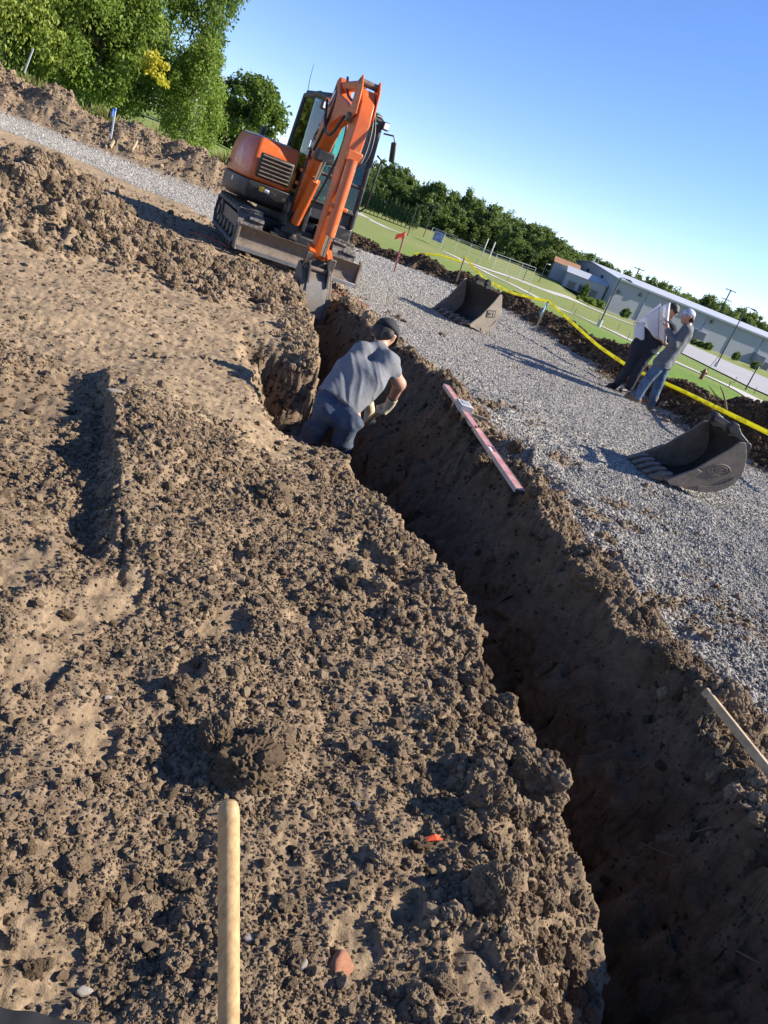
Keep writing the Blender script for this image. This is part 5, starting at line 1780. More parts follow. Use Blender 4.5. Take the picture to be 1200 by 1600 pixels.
# ================================================================== PEOPLE
def surface_nets(f, lo, hi, h):
    lo, hi = np.array(lo, float), np.array(hi, float)
    n = np.ceil((hi - lo) / h).astype(int) + 1
    ax = [lo[i] + h * np.arange(n[i]) for i in range(3)]
    X, Y_, Z = np.meshgrid(*ax, indexing='ij')
    D = f(X, Y_, Z).astype(np.float32)
    S = D < 0
    nx, ny, nz = n - 1
    cnt = np.zeros((nx, ny, nz), np.float32)
    acc = np.zeros((nx, ny, nz, 3), np.float32)
    off = [(0, 0, 0), (1, 0, 0), (0, 1, 0), (1, 1, 0), (0, 0, 1), (1, 0, 1), (0, 1, 1), (1, 1, 1)]

    def sub(A, o):
        return A[o[0]:o[0] + nx, o[1]:o[1] + ny, o[2]:o[2] + nz]
    for a in range(8):
        for ax_ in range(3):
            if off[a][ax_]:
                continue
            b_ = list(off[a])
            b_[ax_] = 1
            d0, d1 = sub(D, off[a]), sub(D, b_)
            cr = (d0 < 0) != (d1 < 0)
            t = np.where(cr, d0 / np.where(cr, d0 - d1, 1), 0)
            cnt += cr
            for q_ in range(3):
                acc[..., q_] += np.where(cr, off[a][q_] + (t if q_ == ax_ else 0), 0)
    act = cnt > 0
    idx = np.full(act.shape, -1, np.int64)
    idx[act] = np.arange(act.sum())
    ijk = np.argwhere(act)
    V = lo + h * (ijk + acc[act] / cnt[act][:, None])
    F = []
    for ax_ in range(3):
        u, v = (ax_ + 1) % 3, (ax_ + 2) % 3
        sl0, sl1 = [slice(None)] * 3, [slice(None)] * 3
        sl0[ax_], sl1[ax_] = slice(0, -1), slice(1, None)
        cr = S[tuple(sl0)] != S[tuple(sl1)]
        E_ = np.argwhere(cr)
        E_ = E_[(E_[:, u] > 0) & (E_[:, v] > 0) & (E_[:, u] < n[u] - 1) & (E_[:, v] < n[v] - 1)]
        if not len(E_):
            continue
        du, dv = np.eye(3, dtype=int)[u], np.eye(3, dtype=int)[v]
        q4 = [idx[tuple((E_ - du - dv).T)], idx[tuple((E_ - dv).T)], idx[tuple(E_.T)], idx[tuple((E_ - du).T)]]
        Q_ = np.stack(q4, 1)
        flip = ~S[tuple(E_.T)]
        Q_[flip] = Q_[flip][:, ::-1]
        F.append(Q_)
    F = np.concatenate(F)
    F = F[(F >= 0).all(1)]
    return V, F


def seg_sdf(X, Y_, Z, a, b, ra, rb):
    a, b = np.array(a, float), np.array(b, float)
    d = b - a
    L2 = max(float(d @ d), 1e-9)
    t = np.clip(((X - a[0]) * d[0] + (Y_ - a[1]) * d[1] + (Z - a[2]) * d[2]) / L2, 0, 1)
    return np.sqrt((X - a[0] - t * d[0]) ** 2 + (Y_ - a[1] - t * d[1]) ** 2 + (Z - a[2] - t * d[2]) ** 2) - (ra + (rb - ra) * t)


def smin(a, b, k):
    h = np.clip(0.5 + 0.5 * (b - a) / k, 0, 1)
    return b * (1 - h) + a * h - k * h * (1 - h)


def figure(name, segs, mat, parent, h=0.012, k=0.035, grow=0.0, cuts=(), folds=0.0, fold_f=38.0, seed=0, fold_dir=(0.5, 0.3, 1.0)):
    """one continuous skinned surface grown round tapering limb segments; CUTS are (point, normal) planes that trim it"""
    pts = np.array([p for s in segs for p in s[:2]])
    rr = max(max(s[2], s[3]) for s in segs) + abs(grow) + 3 * h
    lo, hi = pts.min(0) - rr, pts.max(0) + rr
    fd = np.array(fold_dir)

    def f(X, Y_, Z):
        D = None
        for s in segs:
            d = seg_sdf(X, Y_, Z, s[0], s[1], s[2] + grow, s[3] + grow)
            kk = s[4] if len(s) > 4 else k
            D = d if D is None else smin(D, d, kk)
        if folds:
            sh_ = X.shape
            u_ = (fd[0] * X + fd[1] * Y_ + fd[2] * Z).ravel()
            v_ = (fd[2] * X - fd[0] * Z + 0.6 * Y_).ravel()
            u_ = u_ + 0.05 * vnoise(v_ * 6 + seed, u_ * 6, 907)
            nz_ = (1 - 3.0 * np.abs(vnoise(u_ * fold_f / 5.0 + seed, v_ * fold_f / 16.0, 911 + seed))) + 0.5 * vnoise(u_ * fold_f / 2.2, v_ * fold_f / 5.0 + seed, 921)
            D = D - folds * nz_.reshape(sh_)
        for p, n_ in cuts:
            n_ = np.array(n_, float)
            n_ = n_ / np.linalg.norm(n_)
            D = np.maximum(D, (X - p[0]) * n_[0] + (Y_ - p[1]) * n_[1] + (Z - p[2]) * n_[2])
        return D
    Vv, Ff = surface_nets(f, lo, hi, h)
    org = np.array(parent.location)
    me = np_mesh(name, Vv - org, Ff)
    me.materials.append(mat)
    return link(bpy.data.objects.new(name, me), parent)


def hand_segs(wrist, direction, palm_n, curl, side, grow=0.0):
    """palm, four fingers and a thumb; DIRECTION runs along the hand, PALM_N out of the palm"""
    w_ = np.array(wrist, float)
    d = np.array(direction, float)
    d /= np.linalg.norm(d)
    n_ = np.array(palm_n, float)
    n_ -= d * (n_ @ d)
    n_ /= np.linalg.norm(n_)
    s = np.cross(d, n_) * side
    out = [(w_, w_ + d * 0.05 + s * 0.015, 0.026, 0.026, 0.02), (w_, w_ + d * 0.085 - s * 0.02, 0.025, 0.022, 0.02), (w_ + d * 0.03, w_ + d * 0.085 + s * 0.022, 0.024, 0.021, 0.02)]
    for k, (o_, L) in enumerate(((0.032, 0.072), (0.011, 0.082), (-0.010, 0.076), (-0.030, 0.06))):
        p0 = w_ + d * 0.085 + s * o_
        c1, c2 = math.cos(curl), math.sin(curl)
        p1 = p0 + (d * c1 + n_ * c2) * L * 0.5
        c1, c2 = math.cos(curl * 2.1), math.sin(curl * 2.1)
        p2 = p1 + (d * c1 + n_ * c2) * L * 0.5
        out += [(p0, p1, 0.0115 + grow, 0.0105 + grow, 0.006), (p1, p2, 0.0105 + grow, 0.009 + grow, 0.006)]
    t0 = w_ + d * 0.025 + s * 0.03
    t1 = t0 + (d * 0.55 + s * 0.6 + n_ * 0.5) * 0.05
    t2 = t1 + (d * 0.8 + n_ * 0.7 - s * 0.1) * 0.035
    out += [(t0, t1, 0.014 + grow, 0.012 + grow, 0.008), (t1, t2, 0.012 + grow, 0.010 + grow, 0.006)]
    return out


def head_segs(c, face, up, s=1.0):
    """skull, jaw, nose and ears round centre C"""
    c, f, u = np.array(c, float), np.array(face, float), np.array(up, float)
    f /= np.linalg.norm(f)
    u -= f * (u @ f)
    u /= np.linalg.norm(u)
    r = np.cross(f, u)
    P = lambda a, b, d: c + (f * a + r * b + u * d) * s
    return [(P(-0.02, 0, 0.03), P(0.02, 0, 0.035), 0.086 * s, 0.084 * s, 0.03), (P(0.03, 0, -0.02), P(0.045, 0, -0.075), 0.066 * s, 0.044 * s, 0.03),
            (P(0.088, 0, -0.005), P(0.106, 0, -0.03), 0.010 * s, 0.014 * s, 0.012), (P(0.075, 0.03, 0.022), P(0.075, -0.03, 0.022), 0.016 * s, 0.016 * s, 0.015),
            (P(-0.005, 0.082, -0.01), P(-0.01, 0.088, 0.02), 0.012 * s, 0.016 * s, 0.008), (P(-0.005, -0.082, -0.01), P(-0.01, -0.088, 0.02), 0.012 * s, 0.016 * s, 0.008),
            (P(0.085, 0.018, -0.062), P(0.085, -0.018, -0.062), 0.011 * s, 0.011 * s, 0.012)], (f, r, u, P)


def eyes(P, parent, mat):
    for sd in (-1, 1):
        mb = MB()
        a, b = P(0.079, 0.031 * sd, 0.004), P(0.086, 0.031 * sd, 0.004)
        org = Vector(parent.location)
        mb.cyl(Vector(a) - org, Vector(b) - org, 0.011, 0.006, 8)
        mb.build('eye', mat, parent)
        mb = MB()
        mb.tube([Vector(P(0.088, 0.014 * sd, 0.026)) - org, Vector(P(0.087, 0.034 * sd, 0.030)) - org, Vector(P(0.075, 0.052 * sd, 0.024)) - org], 0.0055, 6)
        mb.build('eyebrow', M_hair, parent)


M_skin = paint('skin', (0.46, 0.25, 0.165), 0.5, var=0.12, scale=20, spec=0.35)
M_hair = paint('dark_hair', (0.025, 0.018, 0.014), 0.6, var=0.3, scale=40, bump_s=0.4)
M_eye = paint('eye_dark', (0.02, 0.015, 0.012), 0.3, var=0.1)
M_shirt = paint('grey_tee', (0.165, 0.17, 0.185), 0.9, var=0.12, dirt=(0.13, 0.12, 0.11), dirt_amt=0.3, scale=9, bump_s=0.3)
M_jeans = paint('blue_denim', (0.036, 0.058, 0.100), 0.9, var=0.5, dirt=(0.12, 0.11, 0.10), dirt_amt=0.35, scale=7, bump_s=0.35)
M_jeans2 = paint('worn_denim', (0.075, 0.125, 0.205), 0.9, var=0.55, scale=9, bump_s=0.25)
M_navy = paint('navy_cloth', (0.016, 0.020, 0.034), 0.9, var=0.3, scale=12, bump_s=0.15)
M_grey = paint('charcoal_shirt', (0.105, 0.115, 0.125), 0.9, var=0.15, scale=10, bump_s=0.15)
M_cap_black = paint('black_cap', (0.018, 0.019, 0.022), 0.85, var=0.25, scale=20)
M_cap_white = paint('white_cap', (0.55, 0.58, 0.66), 0.85, var=0.12, dirt=(0.06, 0.08, 0.15), dirt_amt=0.35, scale=9)
M_glove = paint('tan_glove', (0.48, 0.41, 0.28), 0.85, var=0.15, scale=18, bump_s=0.2)
M_boot = paint('tan_boot', (0.20, 0.115, 0.055), 0.7, var=0.25, scale=14, bump_s=0.2)
M_sole = paint('boot_sole', (0.35, 0.29, 0.22), 0.85, var=0.2)
M_bootdark = paint('black_boot', (0.016, 0.016, 0.018), 0.6, var=0.25)
M_paper = paint('drawing_paper', (0.80, 0.80, 0.82), 0.75, var=0.03, scale=3)
M_belt = paint('belt', (0.03, 0.022, 0.016), 0.5, var=0.2)


def cap_obj(parent, P, f, r, u, mat, name='cap', crown=0.100, bill=True, back=False):
    """domed cap with a bill"""
    org = np.array(parent.location)
    mb = MB()
    rings = []
    n, m_ = 20, 7
    for j in range(m_):
        v = (j / (m_ - 1)) * math.pi / 2
        for k in range(n):
            a = 2 * math.pi * k / n
            rr = crown * math.cos(v) if j < m_ - 1 else 0.004
            q_ = P(0.0 + math.cos(a) * rr * 1.08, math.sin(a) * rr * 0.95, 0.035 + 0.105 * math.sin(v)) - org
            rings.append(tuple(q_))
    F_ = []
    for j in range(m_ - 1):
        for k in range(n):
            F_.append((j * n + k, j * n + (k + 1) % n, (j + 1) * n + (k + 1) % n, (j + 1) * n + k))
    F_.append(tuple((m_ - 1) * n + k for k in range(n)))
    mb.add(rings, F_)
    o = mb.build(name, mat, parent, smooth=True)
    so_ = o.modifiers.new('thick', 'SOLIDIFY')
    so_.thickness = 0.006
    if bill:
        mb = MB()
        sgn = -1 if back else 1
        Vv = []
        for row in (0, 1, 2):
            for k in range(9):
                a = math.radians(-62 + 124 * k / 8)
                q_ = row / 2
                rr = crown * (1.03 + 0.72 * q_ * math.cos(a) ** 0.6)
                Vv.append(tuple(P(sgn * math.cos(a) * rr, math.sin(a) * crown * 0.97, 0.040 - 0.012 * q_ - 0.02 * q_ * abs(math.sin(a))) - org))
        F_ = [(r_ * 9 + k, r_ * 9 + k + 1, (r_ + 1) * 9 + k + 1, (r_ + 1) * 9 + k) for r_ in range(2) for k in range(8)]
        mb.add(Vv, F_)
        b_ = mb.build('cap_bill', mat, o, smooth=True)
        so_ = b_.modifiers.new('thick', 'SOLIDIFY')
        so_.thickness = 0.005
    mb = MB()
    mb.tube([P(0, 0, 0.138) - org, P(0, 0, 0.146) - org], [0.010, 0.006], 8)
    mb.build('cap_button', mat, o)
    return o


def shoe(parent, heel, toe, mat, sole_mat, name='boot'):
    """boot with a sole, heel to toe on the ground"""
    org = Vector(parent.location)
    h, t_ = Vector(heel) - org, Vector(toe) - org
    d = (t_ - h).normalized()
    o = figure(name, [(np.array(heel) + [0, 0, 0.045], np.array(heel) + np.array(d) * 0.08 + [0, 0, 0.05], 0.040, 0.045), (np.array(heel) + np.array(d) * 0.08 + [0, 0, 0.05], np.array(toe) - np.array(d) * 0.03 + [0, 0, 0.038], 0.046, 0.036),
                      (np.array(heel) + np.array(d) * 0.03 + [0, 0, 0.05], np.array(heel) + np.array(d) * 0.03 + [0, 0, 0.16], 0.044, 0.05)], mat, parent, 0.009, 0.03, cuts=[((0, 0, heel[2] + 0.008), (0, 0, -1))])
    MB().beam(h + Vector((0, 0, 0.008)) - d * 0.035, t_ + Vector((0, 0, 0.008)) + d * 0.005, 0.085, 0.022).build('sole', sole_mat, o, 0.008)
    return o


# ------------------------------------------------------------------ worker bent over in the trench
def worker():
    N = np.array
    pel = W(529, 640, 5.50)
    org = N([pel[0], pel[1], -0.84])
    t = thing('person', 'person in grey T-shirt, jeans and black cap bending to shovel inside the trench', 'person', org)
    hipL, hipR = W(512, 640, 5.50), W(546, 655, 5.50)
    kneeL, kneeR = hipL + N([-0.11, 0.03, -0.42]), hipR + N([0.02, 0.05, -0.43])
    ankL, ankR = N([kneeL[0] - 0.03, kneeL[1] - 0.08, -0.76]), N([kneeR[0] + 0.02, kneeR[1] - 0.06, -0.76])
    shL, shR = W(566, 552, 5.80), W(607, 566, 5.78)
    nek = W(591, 547, 5.90)
    hd = W(600, 524, 6.00)
    elR = W(624, 600, 5.92)
    wrR = W(610, 630, 6.05)
    elL = W(570, 602, 6.12)
    wrL = W(578, 640, 6.24)
    waL, waR = W(513, 618, 5.52), W(549, 632, 5.53)
    chL, chR = W(545, 578, 5.68), W(583, 592, 5.68)
    face, up = N([0.25, 0.80, -0.55]), N([0.12, 0.50, 0.86])
    hs, (f, r, u, P) = head_segs(hd, face, up)
    handdir = N([-0.25, 0.3, -0.9])
    body = [(hipL, kneeL, 0.075, 0.055), (hipR, kneeR, 0.075, 0.055), (kneeL, ankL, 0.052, 0.04), (kneeR, ankR, 0.052, 0.04), (hipL, waL, 0.07, 0.078), (hipR, waR, 0.07, 0.078), (hipL, hipR, 0.07, 0.07),
            (waL, chL, 0.060, 0.060), (waR, chR, 0.060, 0.060), (chL, shL, 0.060, 0.045), (chR, shR, 0.060, 0.045), (shL, nek, 0.05, 0.048), (shR, nek, 0.05, 0.048), (nek, hd, 0.052, 0.055),
            (shR, elR, 0.058, 0.048), (elR, wrR, 0.048, 0.031), (shL, elL, 0.056, 0.043), (elL, wrL, 0.043, 0.029)] + hs
    figure('body', body, M_skin, t, 0.012, 0.03)
    slv = shR + (elR - shR) * 0.36
    slvL = shL + (elL - shL) * 0.52
    ax_ = (elR - shR) / np.linalg.norm(elR - shR)
    drape = W(573, 622, 5.66)
    tors = [(waL + (waL - chL) * 0.12, chL, 0.088, 0.094, 0.06), (waR + (waR - chR) * 0.12, chR, 0.088, 0.094, 0.06), (chL, shL, 0.094, 0.076, 0.05), (chR, shR, 0.094, 0.073, 0.05), (shL, nek, 0.066, 0.056, 0.05), (shR, nek, 0.066, 0.056, 0.05),
            ((waL + waR) / 2, (chL + chR) / 2, 0.095, 0.105, 0.06), (shR, slv, 0.070, 0.070, 0.03), (shL, slvL, 0.070, 0.070, 0.03), (chR, drape, 0.07, 0.045, 0.06)]
    pel_dir = ((waL + waR) - (chL + chR)) / 2
    figure('t_shirt', tors, M_shirt, t, 0.008, 0.05, folds=0.0055, fold_f=58, seed=4, cuts=[((waL + waR) / 2 + pel_dir * 0.12, pel_dir), (nek + N([0.0, 0.03, 0.03]), nek - (shL + shR) / 2 + N([0, 0.02, 0.02]))], fold_dir=(0.9, 0.3, 0.45))
    # loose shirt side hanging under the chest
    sd = W(590, 640, 5.62)
    jeans = [(hipL, kneeL, 0.086, 0.072, 0.02), (hipR, kneeR, 0.088, 0.072, 0.02), (kneeL, ankL + N([0, 0, 0.02]), 0.078, 0.072, 0.03), (kneeR, ankR + N([0, 0, 0.02]), 0.078, 0.072, 0.03), (hipL, waL + (hipL - waL) * 0.25, 0.098, 0.092, 0.05), (hipR, waR + (hipR - waR) * 0.25, 0.098, 0.092, 0.05), (hipL, hipR, 0.098, 0.098, 0.03)]
    jn = figure('jeans', jeans, M_jeans, t, 0.010, 0.05, folds=0.008, fold_f=46, seed=5, cuts=[((waL + waR) / 2 + pel_dir * 0.10, -pel_dir)])
    cap_obj(t, P, f, r, u, M_cap_black, 'cap', 0.110)
    figure('hair', [(P(-0.055, -0.05, 0.0), P(-0.055, 0.05, 0.0), 0.045, 0.045), (P(-0.06, 0, -0.04), P(-0.06, 0, 0.02), 0.045, 0.05)], M_hair, t, 0.01, 0.03)
    eyes(P, t, M_eye)
    gl = hand_segs(wrR, N([-0.20, 0.15, -0.95]), N([-0.9, 0.1, 0.1]), 0.95, 1, 0.003)
    figure('glove', [(wrR + (elR - wrR) * 0.22, wrR, 0.040, 0.036, 0.02)] + gl, M_glove, t, 0.006, 0.02, 0.004)
    gl = hand_segs(wrL, N([0.0, 0.1, -0.98]), N([0.9, 0.1, 0.1]), 0.95, -1, 0.003)
    figure('glove', [(wrL + (elL - wrL) * 0.22, wrL, 0.040, 0.036, 0.02)] + gl, M_glove, t, 0.006, 0.02, 0.004)
    q_ = wrR + (elR - wrR) * 0.26
    e_ = (elR - wrR) / np.linalg.norm(elR - wrR)
    MB().cyl(Vector(q_ - org), Vector(q_ + e_ * 0.018 - org), 0.040, n=16).build('wristband', M_cap_black, t)
    for a in (ankL, ankR):
        shoe(t, N([a[0], a[1] - 0.05, -0.845]), N([a[0] + 0.03, a[1] + 0.20, -0.845]), M_boot, M_sole)
    # his shovel
    g = wrR + N([-0.045, 0.03, -0.075])
    low = W(566, 664, 6.22)
    d = low - g
    d = d / np.linalg.norm(d)
    s = thing('shovel', 'wooden-handled shovel gripped by the worker in the trench', 'shovel', g + d * 0.62)
    so_ = Vector(g + d * 0.62)
    MB().cyl(Vector(g - d * 0.10) - so_, Vector(g + d * 0.62) - so_, 0.019, 0.019, 14).build('handle', M_wood, s, smooth=True)
    MB().cyl(Vector(g + d * 0.56) - so_, Vector(g + d * 0.74) - so_, 0.024, 0.022, 14).build('socket', M_steel, s, smooth=True)
    b0 = g + d * 0.70
    blade = []
    sidev = np.cross(d, N([0, 0, 1.0]))
    sidev /= np.linalg.norm(sidev)
    nv = np.cross(sidev, d)
    for i in range(7):
        for j in range(7):
            v = i / 6
            u_ = j / 3 - 1
            wd = 0.105 * (1 if v < 0.6 else 1 - 0.9 * ((v - 0.6) / 0.4) ** 2)
            blade.append(Vector(b0 + d * 0.27 * v + sidev * u_ * wd + nv * 0.02 * u_ * u_) - so_)
    mb = MB()
    mb.add(blade, [(i * 7 + j, i * 7 + j + 1, (i + 1) * 7 + j + 1, (i + 1) * 7 + j) for i in range(6) for j in range(6)])
    o = mb.build('shovel_blade', M_steel, s, smooth=True)
    o.modifiers.new('thick', 'SOLIDIFY').thickness = 0.004


worker()


# ------------------------------------------------------------------ two men reading drawings
def standing(label, foot, joints, mats, cap, face, up, hair=True):
    N = np.array
    J = joints
    t = thing('person', label, 'person', foot)
    hs, (f, r, u, P) = head_segs(J['hd'], face, up)
    body = [(J['hipL'], J['knL'], 0.075, 0.055), (J['hipR'], J['knR'], 0.075, 0.055), (J['knL'], J['anL'], 0.052, 0.038), (J['knR'], J['anR'], 0.052, 0.038), (J['hipL'], J['hipR'], 0.09, 0.09),
            (J['hipL'], J['shL'], 0.09, 0.07), (J['hipR'], J['shR'], 0.09, 0.07), (J['shL'], J['nek'], 0.055, 0.048), (J['shR'], J['nek'], 0.055, 0.048), (J['nek'], J['hd'], 0.05, 0.052),
            (J['shL'], J['elL'], 0.05, 0.04), (J['elL'], J['wrL'], 0.04, 0.028), (J['shR'], J['elR'], 0.05, 0.04), (J['elR'], J['wrR'], 0.04, 0.028)] + hs
    body += hand_segs(J['wrL'], J['hdL'], J['pnL'], 0.5, 1) + hand_segs(J['wrR'], J['hdR'], J['pnR'], 0.5, -1)
    figure('body', body, M_skin, t, 0.011, 0.03)
    hem = (J['hipL'] + J['hipR']) / 2 + N([0, 0, mats['hem']])
    sl = mats['sleeve']
    sh = [(J['hipL'], J['shL'], 0.118, 0.088, 0.08), (J['hipR'], J['shR'], 0.118, 0.088, 0.08), ((J['hipL'] + J['hipR']) / 2, (J['shL'] + J['shR']) / 2 - N([0, 0, 0.06]), 0.125, 0.12, 0.08), (J['shL'], J['nek'], 0.07, 0.06, 0.05), (J['shR'], J['nek'], 0.07, 0.06, 0.05)]
    for sd in 'LR':
        s0, e0, w0 = J['sh' + sd], J['el' + sd], J['wr' + sd]
        if sl > 0.6:
            sh += [(s0, e0, 0.078, 0.062, 0.05), (e0, e0 + (w0 - e0) * 0.86, 0.062, 0.046, 0.03)]
        else:
            sh += [(s0, s0 + (e0 - s0) * 0.75, 0.080, 0.075, 0.05)]
    sh += [(J['hipL'] - N([0, 0, 0.10]), J['hipL'], 0.122, 0.122, 0.06), (J['hipR'] - N([0, 0, 0.10]), J['hipR'], 0.122, 0.122, 0.06)]
    figure('shirt', sh, mats['shirt'], t, 0.011, 0.05, folds=0.006, fold_f=36, seed=3, cuts=[(hem, (0, 0, -1)), (J['nek'] + N([0, 0, 0.025]), (0, 0, 1))])
    tr = []
    for sd in 'LR':
        tr += [(J['hip' + sd], J['kn' + sd], 0.102, 0.078, 0.05), (J['kn' + sd], J['an' + sd] + N([0, 0, 0.02]), 0.076, 0.070, 0.03)]
    tr += [(J['hipL'], J['hipR'], 0.115, 0.115, 0.06), (J['hipL'] + N([0, 0, 0.06]), J['hipR'] + N([0, 0, 0.06]), 0.105, 0.105, 0.06)]
    figure('trousers', tr, mats['trousers'], t, 0.011, 0.05, folds=0.006, fold_f=30, seed=7, cuts=[((0, 0, min(J['anL'][2], J['anR'][2]) - 0.06), (0, 0, -1))])
    if cap is not None:
        cap_obj(t, P, f, r, u, cap)
    if hair:
        figure('hair', [(P(-0.05, -0.05, -0.01), P(-0.05, 0.05, -0.01), 0.048, 0.048), (P(-0.05, 0, -0.03), P(-0.03, 0, 0.03), 0.055, 0.06)] + ([] if cap is not None else
               [(P(-0.03, 0, 0.06), P(0.045, 0, 0.075), 0.086, 0.062), (P(-0.03, -0.05, 0.05), P(-0.03, 0.05, 0.05), 0.065, 0.065)]), M_hair, t, 0.01, 0.03, folds=0.003, fold_f=60)
    eyes(P, t, M_eye)
    return t


def men():
    N = np.array
    # man in cap, jeans and charcoal shirt, side on, facing the drawings on his left in the picture
    yA = 13.45
    g = lambda px, py, dy=0.0: W(px, py, yA + dy)
    gz_ = 0.03
    J = dict(hipL=g(1034, 566, -0.10), hipR=g(1040, 566, 0.10), knL=g(1009, 597, -0.12), knR=g(1029, 600, 0.10), anL=g(995, 622, -0.12), anR=g(1017, 632, 0.10),
             shL=g(1072, 519, -0.17), shR=g(1074, 515, 0.17), nek=g(1075, 509), hd=g(1075, 496), elL=g(1053, 537, -0.24), elR=g(1052, 533, 0.22), wrL=g(1042, 513, -0.15), wrR=g(1040, 509, 0.28),
             hdL=N([-0.3, 0.2, 0.9]), hdR=N([-0.4, 0.0, 0.9]), pnL=N([-0.6, 0.6, -0.2]), pnR=N([-0.6, -0.6, -0.2]))
    zf = min(J['anL'][2], J['anR'][2])
    foot = N([(J['anL'][0] + J['anR'][0]) / 2, yA, ground_z(3.4, 13.4, False)])
    tA = standing('person in white patterned cap, charcoal long-sleeved shirt and worn blue jeans, holding up drawings', foot, J, dict(shirt=M_grey, trousers=M_jeans2, sleeve=1.0, hem=-0.08), M_cap_white, N([-0.95, -0.05, -0.12]), N([-0.1, 0, 1.0]))
    for a, dx in ((J['anL'], 0), (J['anR'], 0)):
        gz2 = min(ground_z(a[0], a[1], True) + 0.012, a[2] - 0.02)
        shoe(tA, N([a[0] + 0.05, a[1], gz2]), N([a[0] - 0.21, a[1] - 0.03, gz2]), M_boot, M_sole)
    # man in navy, behind the sheets
    yB = 14.25
    g = lambda px, py, dy=0.0: W(px, py, yB + dy)
    J = dict(hipL=g(1014, 548, 0.0), hipR=g(996, 543, 0.0), knL=g(993, 585, -0.03), knR=g(981, 577, 0.0), anL=g(983, 606, 0.0), anR=g(963, 601, 0.04),
             shL=g(1049, 514, -0.02), shR=g(1015, 500, 0.02), nek=g(1042, 499), hd=g(1050, 487, -0.05), elL=g(1040, 537, -0.14), elR=g(997, 522, -0.1), wrL=g(1024, 521, -0.34), wrR=g(1001, 507, -0.36),
             hdL=N([-0.5, -0.2, 0.8]), hdR=N([0.6, -0.2, 0.5]), pnL=N([0.2, -0.8, 0.2]), pnR=N([0.2, -0.8, 0.2]))
    foot = N([(J['anL'][0] + J['anR'][0]) / 2, yB, ground_z(3.2, 14.2, False)])
    tB = standing('person with dark hair in navy shirt and dark trousers, reading behind the drawings', foot, J, dict(shirt=M_navy, trousers=M_navy, sleeve=0.5, hem=-0.02), None, N([0.35, -0.75, -0.55]), N([0.1, -0.45, 0.9]))
    for a in (J['anL'], J['anR']):
        gz2 = min(ground_z(a[0], a[1], True) + 0.012, a[2] - 0.02)
        shoe(tB, N([a[0] + 0.02, a[1] + 0.05, gz2]), N([a[0] - 0.16, a[1] - 0.17, gz2]), M_bootdark, M_bootdark)
    # the drawing sheets: a stack held open, its left leaf sloping down over a hand, a loose sheet below
    yS = 13.78
    s = thing('drawing_sheets', 'large white construction drawings held open between the two men', 'drawings', W(1030, 520, yS))
    so_ = Vector(s.location)

    def leaf(name, quad, bend, par=None, nx=10, ny=8, lift=0.0):
        """curved sheet between four pixel/depth corners: top-left, top-right, bottom-right, bottom-left"""
        c_ = [Vector(W(px, py, yS + dy)) for px, py, dy in quad]
        Vv = []
        for i in range(ny):
            for j in range(nx):
                u_, v = j / (nx - 1), i / (ny - 1)
                p = c_[0].lerp(c_[1], u_).lerp(c_[3].lerp(c_[2], u_), v)
                p = p + Vector((0, bend * math.sin(math.pi * u_) + lift, 0.02 * math.sin(2 * math.pi * u_) * v))
                Vv.append(p - so_)
        mb = MB().add(Vv, [(i * nx + j, i * nx + j + 1, (i + 1) * nx + j + 1, (i + 1) * nx + j) for i in range(ny - 1) for j in range(nx - 1)])
        o = mb.build(name, M_paper, par or s, smooth=True)
        o.modifiers.new('thick', 'SOLIDIFY').thickness = 0.004
        return o
    leaf('right_leaf', [(1030, 479, 0.0), (1047, 473, -0.10), (1040, 537, -0.08), (1029, 531, 0.02)], -0.05)
    leaf('left_leaf', [(990, 505, 0.06), (1031, 478, 0.0), (1029, 531, 0.02), (1003, 508, 0.05)], -0.03)
    leaf('top_fold', [(988, 509, 0.16), (1032, 474, 0.14), (1031, 479, 0.01), (990, 506, 0.06)], 0.0)
    leaf('loose_sheet', [(991, 508, -0.03), (1007, 504, -0.03), (1007, 530, -0.05), (990, 529, -0.05)], -0.01)
    for k in range(4):
        leaf('right_page', [(1032 + 3 * k, 478.5 - 1.2 * k, -0.02 * k + 0.03), (1048, 473, -0.07), (1041, 536, -0.05), (1030 + 2 * k, 531, 0.03)], -0.03, lift=0.012 + 0.008 * k)


men()

# ================================================================== STAKES, TAPE, LEVEL, SMALL THINGS
M_tape = paint('caution_yellow', (0.78, 0.70, 0.03), 0.45, var=0.08, scale=2, obj=False)
M_tapetext = paint('tape_lettering', (0.02, 0.02, 0.02), 0.6, var=0.1)
M_blueflag = paint('blue_flagging', (0.06, 0.16, 0.55), 0.5, var=0.15)
M_cyanflag = paint('pale_blue_flagging', (0.20, 0.45, 0.62), 0.5, var=0.15)
M_redflag = paint('orange_flagging', (0.80, 0.10, 0.03), 0.5, var=0.15)
M_pink = paint('pink_lath', (0.55, 0.20, 0.16), 0.8, var=0.2)


